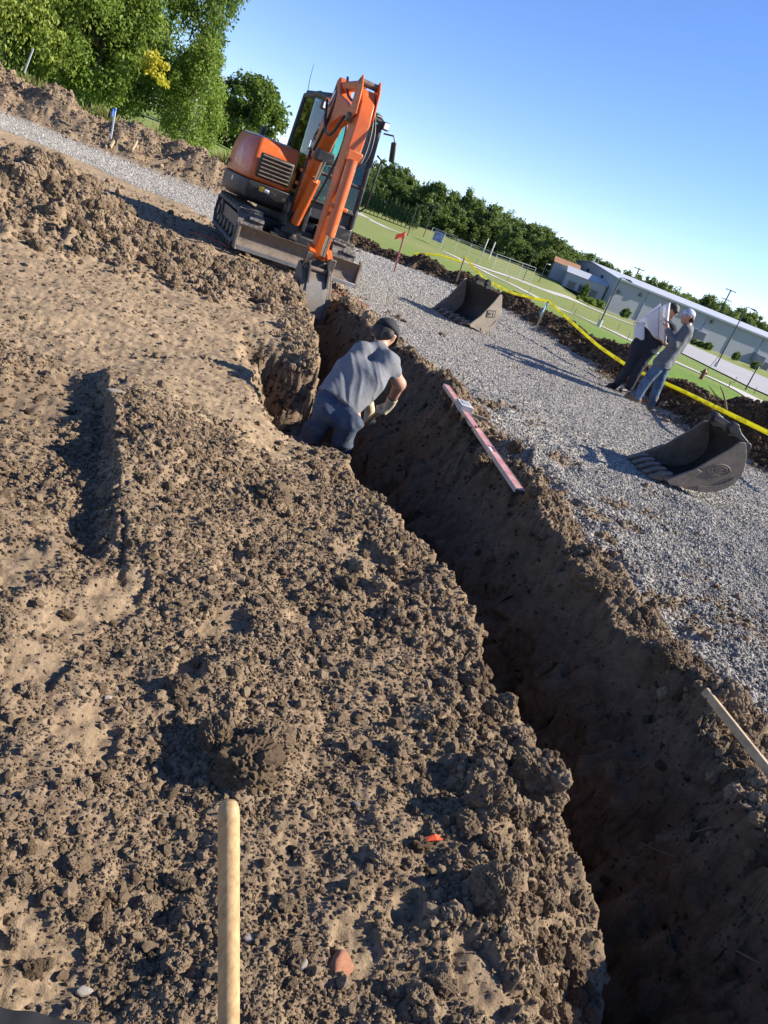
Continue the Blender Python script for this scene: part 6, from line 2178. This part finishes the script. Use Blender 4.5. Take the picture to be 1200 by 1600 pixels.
def stake(base_px, top_px, label, mat, y=None, w=0.045, flag=None, flagmat=None):
    b = at(*base_px) if y is None else W(*base_px, y)
    tp = W(*top_px, b[1])
    t = thing('survey_stake', label, 'stake', b, 0, 'survey stakes')
    v = Vector(tp) - Vector(b)
    MB().beam(-v * 0.18, v, w, 0.016, (0, 1, 0)).build('lath', mat, t, 0.002)
    if flag:
        tail = [v * 0.97, v * 0.97 + Vector((flag[0] * 0.5, -0.05, flag[1] * 0.35)), v * 0.97 + Vector((flag[0], -0.03, flag[1]))]
        mb = MB()
        pts = []
        for k, p in enumerate(tail):
            q_ = Vector((0, 0, flag[2] * (1 - 0.1 * k)))
            pts += [p + q_ * 0.0, p - q_]
        mb.add(pts, [(0, 1, 3, 2), (2, 3, 5, 4)])
        o = mb.build('flag', flagmat, t)
        o.modifiers.new('thick', 'SOLIDIFY').thickness = 0.003
        MB().cyl(v * 0.97, v * 0.90, w * 0.75, n=8).build('flag_knot', flagmat, t)
    return t, b, tp


stake((173, 217), (181, 168), 'white-topped lath with a blue ribbon in front of the left berm', M_white, flag=(-0.08, -0.10, 0.22), flagmat=M_blueflag)
stake((616, 424), (633, 362), 'pink lath with an orange flag on the gravel behind the ditching bucket', M_pink, flag=(-0.20, -0.12, 0.16), flagmat=M_redflag)
_, s2b, s2t = stake((712, 443), (726, 402), 'bare brown lath holding the far end of the yellow tape', M_lath)
_, s3b, s3t = stake((834, 520), (857, 471), 'brown lath with a pale blue ribbon midway along the yellow tape', M_lath, flag=(-0.06, -0.25, 0.2), flagmat=M_cyanflag)
stake((40, 108), (52, 76), 'pale post standing on top of the left berm', M_white, y=25.5)


def let_light_through(m, amount, col):
    nt = m.node_tree
    b = nt.nodes['Principled BSDF']
    tr = nt.nodes.new('ShaderNodeBsdfTranslucent')
    tr.inputs[0].default_value = c4(col)
    mx = nt.nodes.new('ShaderNodeMixShader')
    mx.inputs[0].default_value = amount
    nt.links.new(b.outputs[0], mx.inputs[1])
    nt.links.new(tr.outputs[0], mx.inputs[2])
    nt.links.new(mx.outputs[0], nt.nodes['Material Output'].inputs[0])


let_light_through(M_tape, 0.45, (0.80, 0.78, 0.04))
let_light_through(M_paper, 0.3, (0.85, 0.85, 0.85))


def tape_run(pts, label, text=True, width=0.068):
    P = [Vector(p) for p in pts]
    d = [0]
    for i in range(len(P) - 1):
        d.append(d[-1] + (P[i + 1] - P[i]).length)
    n = int(d[-1] / 0.12) + 2
    X = []
    for k in range(n):
        s = d[-1] * k / (n - 1)
        i = max(j for j in range(len(d) - 1) if d[j] <= s + 1e-9)
        X.append(P[i].lerp(P[i + 1], (s - d[i]) / (d[i + 1] - d[i])))
    for _ in range(8):
        X = [X[0]] + [(X[i - 1] + X[i] * 2 + X[i + 1]) / 4 for i in range(1, n - 1)] + [X[-1]]
    mb, V_ = MB(), []
    for k in range(n):
        tw = 0.25 * math.sin(k * 0.21)
        V_ += [X[k] + Vector((0, math.sin(tw) * width / 2, math.cos(tw) * width / 2)), X[k] - Vector((0, math.sin(tw) * width / 2, math.cos(tw) * width / 2))]
    t = thing('caution_tape', label, 'tape', X[0], 0, 'yellow caution tape')
    so_ = X[0]
    mb.add([v - so_ for v in V_], [(2 * k, 2 * k + 1, 2 * k + 3, 2 * k + 2) for k in range(n - 1)])
    o = mb.build('ribbon', M_tape, t, smooth=True)
    o.modifiers.new('thick', 'SOLIDIFY').thickness = 0.002
    if text:
        cu = bpy.data.curves.new('caution_word', 'FONT')
        cu.body = 'CAUTION'
        cu.size = width * 0.78
        cu.align_x, cu.align_y = 'CENTER', 'CENTER'
        tmp = bpy.data.objects.new('caution_word', cu)
        link(tmp)
        bpy.context.view_layer.update()
        tm = bpy.data.meshes.new_from_object(tmp.evaluated_get(bpy.context.evaluated_depsgraph_get()))
        bpy.data.objects.remove(tmp)
        tm.materials.append(M_tapetext)
        s = 0.4
        while s < d[-1] - 0.3:
            k = int(s / d[-1] * (n - 1))
            a, b_ = X[k], X[min(k + 1, n - 1)]
            dirv = (b_ - a).normalized()
            tw = 0.25 * math.sin(k * 0.21)
            up_ = Vector((0, math.sin(tw), math.cos(tw)))
            up_ = (up_ - dirv * up_.dot(dirv)).normalized()
            nv = dirv.cross(up_)
            w_ = bpy.data.objects.new('lettering', tm)
            link(w_, t)
            w_.matrix_local = Matrix.Translation(a + nv * 0.006 - so_) @ Matrix((dirv, up_, nv)).transposed().to_4x4()
            s += 0.62
    return t


p1 = W(757, 436, (s2b[1] + s3b[1]) / 2 + 1.0)
p1b = W(800, 458, (s2b[1] + s3b[1]) / 2 - 1.5)
tape_run([s2t, p1, p1b, s3t], 'sagging yellow tape between the two brown laths beyond the ditching bucket')
q1, q2, q3, q4, q5, q6 = W(935, 541, 16.3), W(985, 575, 15.0), W(1065, 610, 14.2), W(1128, 641, 12.1), W(1210, 681, 10.9), W(1330, 738, 9.6)
tape_run([s3t, q1, q2, q3, q4, q5, q6], 'yellow caution tape running behind the two men to the right edge')
tape_run([W(645, 396, 30.5), W(685, 398, 29.0), s2t + np.array([0, 0, -0.15])], 'short slack length of yellow tape beside the orange flag', False)

def rest(px, py, lift=0.0):
    """point on the built surface under a photo pixel"""
    d = ray(px, py)
    d = d / d[1]
    ys = np.geomspace(0.6, 40, 3000)
    Z = CAM_H + d[2] * ys
    g = looked_up(d[0] * ys, ys)[0]
    hit = int(np.argmax(Z < g)) if (Z < g).any() else len(ys) - 1
    return CPOS + d * ys[hit]


# spirit level resting on the trench lip with a square block clamped to it
a, b_ = W(697, 603, rest(697, 603)[1] - 0.25), W(812, 768, rest(812, 768)[1] - 0.22)
M_red = paint('faded_red_level', (0.42, 0.155, 0.14), 0.5, var=0.15, dirt=(0.48, 0.36, 0.31), dirt_amt=0.4, scale=3)
M_alu = paint('bare_aluminium', (0.6, 0.58, 0.56), 0.4, 0.6, 0.15)
t = thing('spirit_level', 'long faded red builder\'s level resting on the right trench lip', 'level', (a + b_) / 2)
so_ = Vector(t.location)
A, B = Vector(a) - so_, Vector(b_) - so_
dv = (B - A).normalized()
upn = Vector((0, 0, 1))
sv_ = dv.cross(upn).normalized()
upn = sv_.cross(dv)
ML_ = Matrix((sv_, dv, upn)).transposed().to_4x4()
Ln = (B - A).length


def lbox(s0, s1, w_, h_, off=(0, 0), name='part', mat=None, par=None, bev=0.003):
    c_ = A + dv * (s0 + s1) / 2 + sv_ * off[0] + upn * off[1]
    return MB().box(c_, (w_, s1 - s0, h_), ML_.to_3x3()).build(name, mat, par or t, bev)


holes = [Ln * 0.22, Ln * 0.70]
last = 0.0
for hx in holes + [None]:
    e_ = (hx - 0.06) if hx else Ln
    lbox(last, e_, 0.055, 0.026, name='beam', mat=M_red)
    if hx:
        for sd in (-1, 1):
            lbox(hx - 0.06, hx + 0.06, 0.010, 0.026, (sd * 0.0225, 0), 'window_rail', M_red)
        v_ = lbox(hx - 0.05, hx + 0.05, 0.02, 0.016, (0, 0), 'vial', M_lamp)
    last = (hx + 0.06) if hx else Ln
for s0, s1 in ((-0.012, 0.0), (Ln, Ln + 0.012)):
    lbox(s0, s1, 0.058, 0.028, name='end_cap', mat=M_hose)
for sd in (-1, 1):
    lbox(0, Ln, 0.003, 0.030, (sd * 0.0295, 0), 'edge_rail', M_alu)
blk = lbox(Ln * 0.27, Ln * 0.27 + 0.20, 0.105, 0.055, (0, 0.03), 'laser_receiver', paint('receiver_grey', (0.45, 0.44, 0.42), 0.5, var=0.1))
lbox(Ln * 0.27 + 0.05, Ln * 0.27 + 0.14, 0.06, 0.004, (0, 0.06), 'display', paint('receiver_screen', (0.30, 0.30, 0.28), 0.2, var=0.1), blk)
lbox(Ln * 0.27 + 0.15, Ln * 0.27 + 0.18, 0.20, 0.025, (-0.10, 0.0), 'clamp_screw', M_steel, blk)

# shovel stuck in the ground right in front of the camera
hp, hq = W(357, 1252, 1.0), None
dep = 1.30
def cam_pt(px, py, depth):
    return CPOS + ray(px, py) * depth
h0, h1 = cam_pt(357.5, 1262, dep), cam_pt(357.5, 1700, dep * 0.985)
d = (h1 - h0) / np.linalg.norm(h1 - h0)
gzs = 0.0
tlen = (h0[2] - (-0.02)) / -d[2]
foot = h0 + d * tlen
t = thing('shovel', 'upright pale wooden shovel handle in the near foreground', 'shovel', foot)
so_ = Vector(foot)
pr = 0.0185
prof = [(-0.013, 0.35), (-0.0085, 0.72), (0.0, 0.92), (0.012, 1.0)]
pts = [Vector(h0 + d * s) - so_ for s in [-0.012, -0.008, 0.0, 0.012, 0.03, 0.3, 0.6, tlen - 0.06]]
MB().tube(pts, [pr * 0.40, pr * 0.74, pr * 0.94, pr, pr, pr * 0.985, pr * 0.97, pr * 0.97], 20).build('handle', M_wood, t, smooth=True)
MB().cyl(Vector(h0 + d * (tlen - 0.20)) - so_, Vector(h0 + d * (tlen + 0.03)) - so_, 0.023, 0.026, 16).build('socket', M_steel, t, smooth=True)
sx_ = np.cross(d, [0, 1, 0.0])
sx_ /= np.linalg.norm(sx_)
ny_ = np.cross(sx_, d)
bl_ = [Vector(h0 + d * (tlen + 0.28 * i / 6) + sx_ * (j / 3 - 1) * 0.11 * (1 if i < 4 else 1 - 0.4 * (i - 3) / 3) + ny_ * 0.02 * (j / 3 - 1) ** 2) - so_ for i in range(7) for j in range(7)]
o = MB().add(bl_, [(i * 7 + j, i * 7 + j + 1, (i + 1) * 7 + j + 1, (i + 1) * 7 + j) for i in range(6) for j in range(6)]).build('shovel_blade', M_steel, t, smooth=True)
o.modifiers.new('thick', 'SOLIDIFY').thickness = 0.003


# ------------------------------------------------------------------ single clods, stones and litter
big_meshes = [rough_clod('big_clod', 3 + k, M_clod) for k in range(4)]


def lump(name, label, cat, px, py, r, me, squash=(1, 1, 0.8), rot=(0, 0, 0), sink=0.35, group=None):
    p = rest(px, py)
    o = bpy.data.objects.new(name, me)
    link(o)
    o.location = (p[0], p[1], p[2] + r * squash[2] * (1 - 2 * sink) * 0.6)
    o.scale = (r * squash[0], r * squash[1], r * squash[2])
    o.rotation_euler = rot
    return tag(o, label, cat, group)


lump('dirt_clod', 'largest dirt clod, directly above the shovel handle', 'clod', 382, 1205, 0.088, big_meshes[0], (1.0, 0.9, 0.95), (0.2, 0.1, 0.5))
lump('dirt_clod', 'cracked clod at the upper right of the largest clod', 'clod', 425, 1165, 0.07, big_meshes[1], (1.0, 0.8, 0.9), (0, 0.2, 1.2))
lump('dirt_clod', 'crumbly clod leaning on the left of the largest clod', 'clod', 335, 1160, 0.062, big_meshes[2], (1.1, 0.8, 0.9), (0, 0, 2.1))
lump('dirt_clod', 'small blocky clod up and left of the largest clod', 'clod', 280, 1075, 0.042, big_meshes[3], (1, 0.9, 0.9), (0, 0, 0.3))
lump('dirt_clod', 'grey-brown clod on the slope below the muddy flat', 'clod', 425, 778, 0.085, big_meshes[2], (1.2, 1.0, 0.8), (0, 0.2, 0.9))
lump('dirt_clod', 'long upright clod at the near edge of the trench', 'clod', 755, 1265, 0.072, big_meshes[1], (0.7, 0.8, 1.2), (0.2, 0.3, 0.2))
lump('dirt_clod', 'angular clod right of the red scrap', 'clod', 770, 1400, 0.07, big_meshes[3], (1, 0.8, 1.0), (0, 0.3, 1.9))
lump('dirt_clod', 'rounded clod overhanging the trench edge', 'clod', 830, 1205, 0.07, big_meshes[0], (1, 0.9, 0.8), (0.3, 0, 2.6))
lump('dirt_clod', 'dark clod on the right trench lip nearest the gravel ridge', 'clod', 925, 905, 0.085, big_meshes[1], (1.2, 0.9, 0.8), (0, 0, 0.4))
lump('dirt_clod', 'second dark clod on the right trench lip, behind the gravel ridge', 'clod', 965, 920, 0.07, big_meshes[3], (1, 0.9, 0.8), (0, 0.2, 1.4))
lump('dirt_clod', 'clod sitting on the lip above the plank', 'clod', 1040, 1030, 0.06, big_meshes[2], (1, 0.9, 0.8), (0, 0, 2.2))
lump('dirt_clod', 'clod under the level on the lip', 'clod', 755, 715, 0.085, big_meshes[0], (1, 0.8, 0.8), (0, 0, 1.1))
for k, (px, py, rr, lab) in enumerate(((560, 395, 0.13, 'round clod by the digger\'s right blade end'), (690, 525, 0.11, 'lone clod on the gravel behind the worker'), (215, 385, 0.16, 'large clod at the foot of the spoil heap'), (250, 405, 0.14, 'middle one of the clods at the foot of the spoil heap'),
                                       (285, 412, 0.15, 'right-hand clod at the foot of the spoil heap'), (120, 350, 0.13, 'clod halfway up the spoil heap'), (155, 365, 0.11, 'smaller clod low on the spoil heap'), (60, 260, 0.17, 'blocky clod on the crest of the spoil heap'),
                                       (405, 430, 0.13, 'clod in the windrow just left of the working bucket'), (365, 425, 0.12, 'clod in the windrow below the blade\'s left end'))):
    lump('dirt_clod', lab, 'clod', px, py, rr * 0.62, big_meshes[k % 4], (1, 0.9, 0.8), (0.1 * k, 0, k * 1.3))
RS = random.Random(5)
for k in range(90):
    px, py = RS.uniform(20, 940), RS.uniform(640, 1590)
    if px > 545 + (py - 700) * 0.46 or (300 < px < 420 and py > 1200):
        continue
    lump('dirt_clod', 'fist-sized loose clod among the churned soil left of the trench', 'clod', px, py, RS.uniform(0.014, 0.034), big_meshes[k % 4], (1, RS.uniform(0.7, 1), RS.uniform(0.6, 0.9)), (0, 0, RS.uniform(0, 6)), 0.3, 'fist-sized clods')
peb = rock_mesh('pebble', 401, 3, 0.12, 0.75, M_pale, True)
peb2 = rock_mesh('pebble_grey', 402, 3, 0.12, 0.75, M_stone, True)
lump('stone', 'long pale stone lying in the shaded step of dirt', 'stone', 184, 617, 0.055, peb, (1.3, 0.6, 0.6), (0, 0, 0.3), 0.25)
lump('stone', 'grey rounded stone beside the broken brick', 'stone', 468, 1508, 0.019, peb2, (0.8, 1, 1.0), (0, 0.3, 0.5), 0.2)
lump('stone', 'white stone lying alone in the lower left', 'stone', 132, 1550, 0.0155, peb, (1.2, 0.8, 0.7), (0, 0, 0.4), 0.25)
lump('stone', 'pale pebble just right of the shovel handle', 'stone', 393, 1468, 0.018, peb, (1.3, 0.8, 0.6), (0, 0, 0.1), 0.3)
lump('stone', 'small white pebble in the fine crumbs at left', 'stone', 168, 1092, 0.014, peb, (1, 0.9, 0.8), (0, 0, 1), 0.25)
lump('stone', 'white pebble left of the crumbly clod', 'stone', 290, 1236, 0.008, peb, (1, 1, 0.9), (0, 0, 0), 0.2)
lump('stone', 'smooth grey pebble above the red scrap', 'stone', 555, 1258, 0.014, peb2, (1, 0.9, 0.9), (0, 0, 0), 0.2)
lump('stone', 'grey cobble where the gravel meets the plank', 'stone', 1172, 1098, 0.035, peb2, (1.2, 0.8, 0.7), (0, 0, 0.5), 0.3)
# broken brick
p = rest(528, 1512)
M_brick = paint('brick_clay', (0.36, 0.12, 0.055), 0.9, var=0.35, dirt=(0.24, 0.17, 0.11), dirt_amt=0.6, scale=3, bump_s=0.5)
bm = rock_mesh('brick_mesh', 420, 3, 0.10, 0.7, M_brick, True)
o = link(bpy.data.objects.new('broken_brick', bm))
o.location, o.scale, o.rotation_euler = (p[0], p[1], p[2] + 0.012), (0.040, 0.034, 0.030), (0.2, 0.3, 0.6)
tag(o, 'broken piece of orange brick half buried near the bottom edge', 'brick')
p = rest(676, 1316)
o = MB().add([(-0.03, -0.006, 0.004), (0.0, -0.012, 0.014), (0.034, 0.0, 0.006), (0.03, 0.012, 0.002), (0.0, 0.006, 0.016), (-0.03, 0.008, 0.002)], [(0, 1, 4, 5), (1, 2, 3, 4)]).build('flagging_scrap', M_redflag)
o.location, o.rotation_euler = (p[0], p[1], p[2] + 0.008), (0, 0, 0.5)
o.modifiers.new('thick', 'SOLIDIFY').thickness = 0.002
tag(o, 'torn red scrap of flagging caught on a clod', 'scrap')
for px, py, lab in ((330, 378, 'orange paint-marked ribbon on the ground left of the blade'), (548, 470, 'faint orange ribbon on the gravel right of the blade')):
    p = rest(px, py)
    o = MB().tube([(-0.35, 0.05, 0.03), (-0.1, -0.04, 0.05), (0.1, 0.05, 0.04), (0.3, -0.03, 0.03)], 0.007, 6).build('flagging_ribbon', M_redflag)
    o.location = p
    tag(o, lab, 'ribbon', 'orange ribbons')

# planks by the near gravel edge
a, b_ = rest(1095, 1088), rest(1215, 1240)
a[2] += 0.03
b_[2] += 0.03
o = MB().beam(a - (a + b_) / 2, b_ - (a + b_) / 2, 0.018, 0.036, (0, 0, 1)).build('plank', M_plank, None, 0.003)
o.location = (a + b_) / 2
tag(o, 'pale wooden plank lying along the near edge of the gravel', 'plank')
for px0, py0, px1, py1, lab in ((205, 238, 214, 222, 'short stub of lath leaning on the left berm'), (172, 232, 178, 222, 'broken lath piece at the foot of the left berm'), (232, 258, 262, 252, 'pale plank lying at the foot of the left berm')):
    P0 = at(px0, py0)
    P1 = W(px1, py1, P0[1] + 0.2)
    P0, P1 = Vector(P0), Vector(P1)
    o = MB().beam(P0 - (P0 + P1) / 2, P1 - (P0 + P1) / 2, 0.05, 0.09).build('wood_scrap', M_plank, None, 0.004)
    o.location = (P0 + P1) / 2 + Vector((0, 0, 0.03))
    tag(o, lab, 'wood scrap', 'wood scraps at the berm')

# roots
M_root = paint('root', (0.16, 0.105, 0.06), 0.9, var=0.3, scale=20)


def root(name, label, cat, pts, r, group):
    P = [Vector(p) for p in pts]
    o_ = P[0].copy()
    for _ in range(2):
        Q = [P[0]]
        for i in range(len(P) - 1):
            Q += [P[i].lerp(P[i + 1], 0.3), P[i].lerp(P[i + 1], 0.7)]
        P = Q + [P[-1]]
    n = len(P)
    o = MB().tube([p - o_ for p in P], [r * (1 - 0.75 * i / (n - 1)) for i in range(n)], 6).build(name, M_root, None, smooth=True)
    o.location = o_
    return tag(o, label, cat, group)


ym = 12.5
root('root_branch', 'curved bare root sticking up left from the mound by the bucket', 'root', [W(1124, 640, ym), W(1120, 618, ym), W(1108, 603, ym - 0.1)], 0.025, 'roots on the mound')
root('root_branch', 'forked bare root sticking up right from the mound by the bucket', 'root', [W(1135, 640, ym), W(1132, 618, ym), W(1125, 603, ym)], 0.022, 'roots on the mound')
root('root_branch', 'short root tip pointing right off the mound', 'root', [W(1162, 645, ym), W(1170, 650, ym - 0.1), W(1176, 652, ym - 0.1)], 0.018, 'roots on the mound')
for k, (px, py, dx, dz, lab) in enumerate(((1085, 1300, 0.06, 0.10, 'thin rootlet standing out of the shaded trench wall near the plank'), (1060, 1345, -0.10, 0.05, 'long thin rootlet curling on the shaded trench wall'), (1150, 1485, 0.08, 0.03, 'rootlet low on the shaded wall near the right edge'),
                                           (768, 1070, 0.05, 0.03, 'rootlet hanging over the left trench edge'), (735, 890, -0.04, 0.04, 'rootlet on the trench wall below the level'), (905, 1010, 0.05, 0.05, 'rootlet tangled on the right trench lip'))):
    p = rest(px, py)
    root('rootlet', lab, 'root', [p, p + np.array([dx * 0.5, -0.05, dz]), p + np.array([dx, -0.03, dz * 0.6]), p + np.array([dx * 1.6, -0.05, dz * 0.9])], 0.0028, 'rootlets in the trench')


# shredded roots and bark on the mound and the right berm
def lay_bark():
    n = 9000
    k = RNG.random(n)
    x = np.where(k < 0.35, RNG.normal(5.25, 0.6, n), np.interp(RNG.random(n), [0, 1], [3.4, 6.8]) + RNG.normal(0, 0.3, n))
    y = np.where(k < 0.35, RNG.normal(12.6, 0.5, n), np.interp(x, [3.4, 4.75, 6.8], [16, 12.3, 9.8]) + RNG.normal(0, 0.45, n))
    z = looked_up(x, y)[0]
    me = MB().tube([(-1, 0, 0), (-0.3, 0.12, 0.1), (0.3, -0.05, 0.05), (1, 0.1, -0.1)], [0.07, 0.1, 0.09, 0.04], 5)
    m1 = mesh_from(me.v, me.f, 'bark_strip')
    m1.materials.append(clod_material('bark_strip', (0.10, 0.06, 0.035), (0.34, 0.23, 0.14), 6))
    r = RNG.uniform(0.02, 0.085, n)
    scatter('bark_shreds', 'shredded roots and bark strewn over the right-hand berm', np.stack([x, y, z + 0.01], 1), r, [m1], 8)


lay_bark()


# tall dry grass on the crest of the left berm
def lay_grass(name, label, x, y, h, cols, seed):
    z = looked_up(x, y)[0]
    rs = np.random.default_rng(seed)
    n = len(x)
    hh = h * rs.uniform(0.5, 1.2, n)
    an = rs.random(n) * 6.28
    le = rs.uniform(0.1, 0.45, n) * hh
    P = np.stack([x, y, z - 0.02], 1)
    dx = np.stack([np.cos(an), np.sin(an), 0 * an], 1)
    sx = np.stack([-np.sin(an), np.cos(an), 0 * an], 1) * (0.012)
    up = np.stack([0 * an, 0 * an, hh], 1)
    V_ = np.stack([P - sx, P + sx, P + up * 0.6 + dx * (le * 0.35)[:, None] + sx * 0.6, P + up + dx * le[:, None]], 1).reshape(-1, 3)
    me = np_mesh(name, V_, np.arange(n * 4).reshape(-1, 4), False)
    me.materials.append(leaf_material(name, cols, 0.3))
    return tag(link(bpy.data.objects.new(name, me)), label, kind='stuff')


n = 9000
lay_grass('dry_grass', 'tall dry grass on and behind the crest of the left berm', RNG.uniform(-19, -8, n), RNG.uniform(25.3, 27.6, n), 0.55, [(0.20, 0.17, 0.07), (0.32, 0.27, 0.12), (0.16, 0.20, 0.05)], 3)
n = 60000
gxr = RNG.uniform(1.5, 14, n)
gyr = np.interp(gxr, [1.5, 2.1, 4.15, 5.15, 6.7, 9.7, 14], [24, 22.6, 15.4, 12.5, 10.4, 6.6, 2]) + 0.75 + np.abs(RNG.normal(0, 4.5, n))
ok = (gyr > 8) & (gxr / (gyr + 1.2) < S1 - 0.03)
lay_grass('lawn_blades', 'short grass blades at the edge of the lawn', gxr[ok], gyr[ok], 0.06, [(0.07, 0.15, 0.02), (0.11, 0.21, 0.035), (0.20, 0.27, 0.07)], 4)


# flat dark strip of unknown kind in the bottom left corner
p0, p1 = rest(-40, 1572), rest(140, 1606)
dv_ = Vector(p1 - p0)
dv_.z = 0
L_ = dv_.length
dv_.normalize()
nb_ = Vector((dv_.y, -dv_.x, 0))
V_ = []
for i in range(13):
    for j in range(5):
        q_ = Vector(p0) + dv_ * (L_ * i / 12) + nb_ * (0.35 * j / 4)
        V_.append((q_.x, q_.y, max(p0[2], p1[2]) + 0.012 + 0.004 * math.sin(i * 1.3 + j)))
o = MB().add(V_, [(i * 5 + j, i * 5 + j + 1, (i + 1) * 5 + j + 1, (i + 1) * 5 + j) for i in range(12) for j in range(4)]).build('dark_strip', paint('strip_black', (0.012, 0.012, 0.013), 0.8, var=0.3, scale=30), None, smooth=True)
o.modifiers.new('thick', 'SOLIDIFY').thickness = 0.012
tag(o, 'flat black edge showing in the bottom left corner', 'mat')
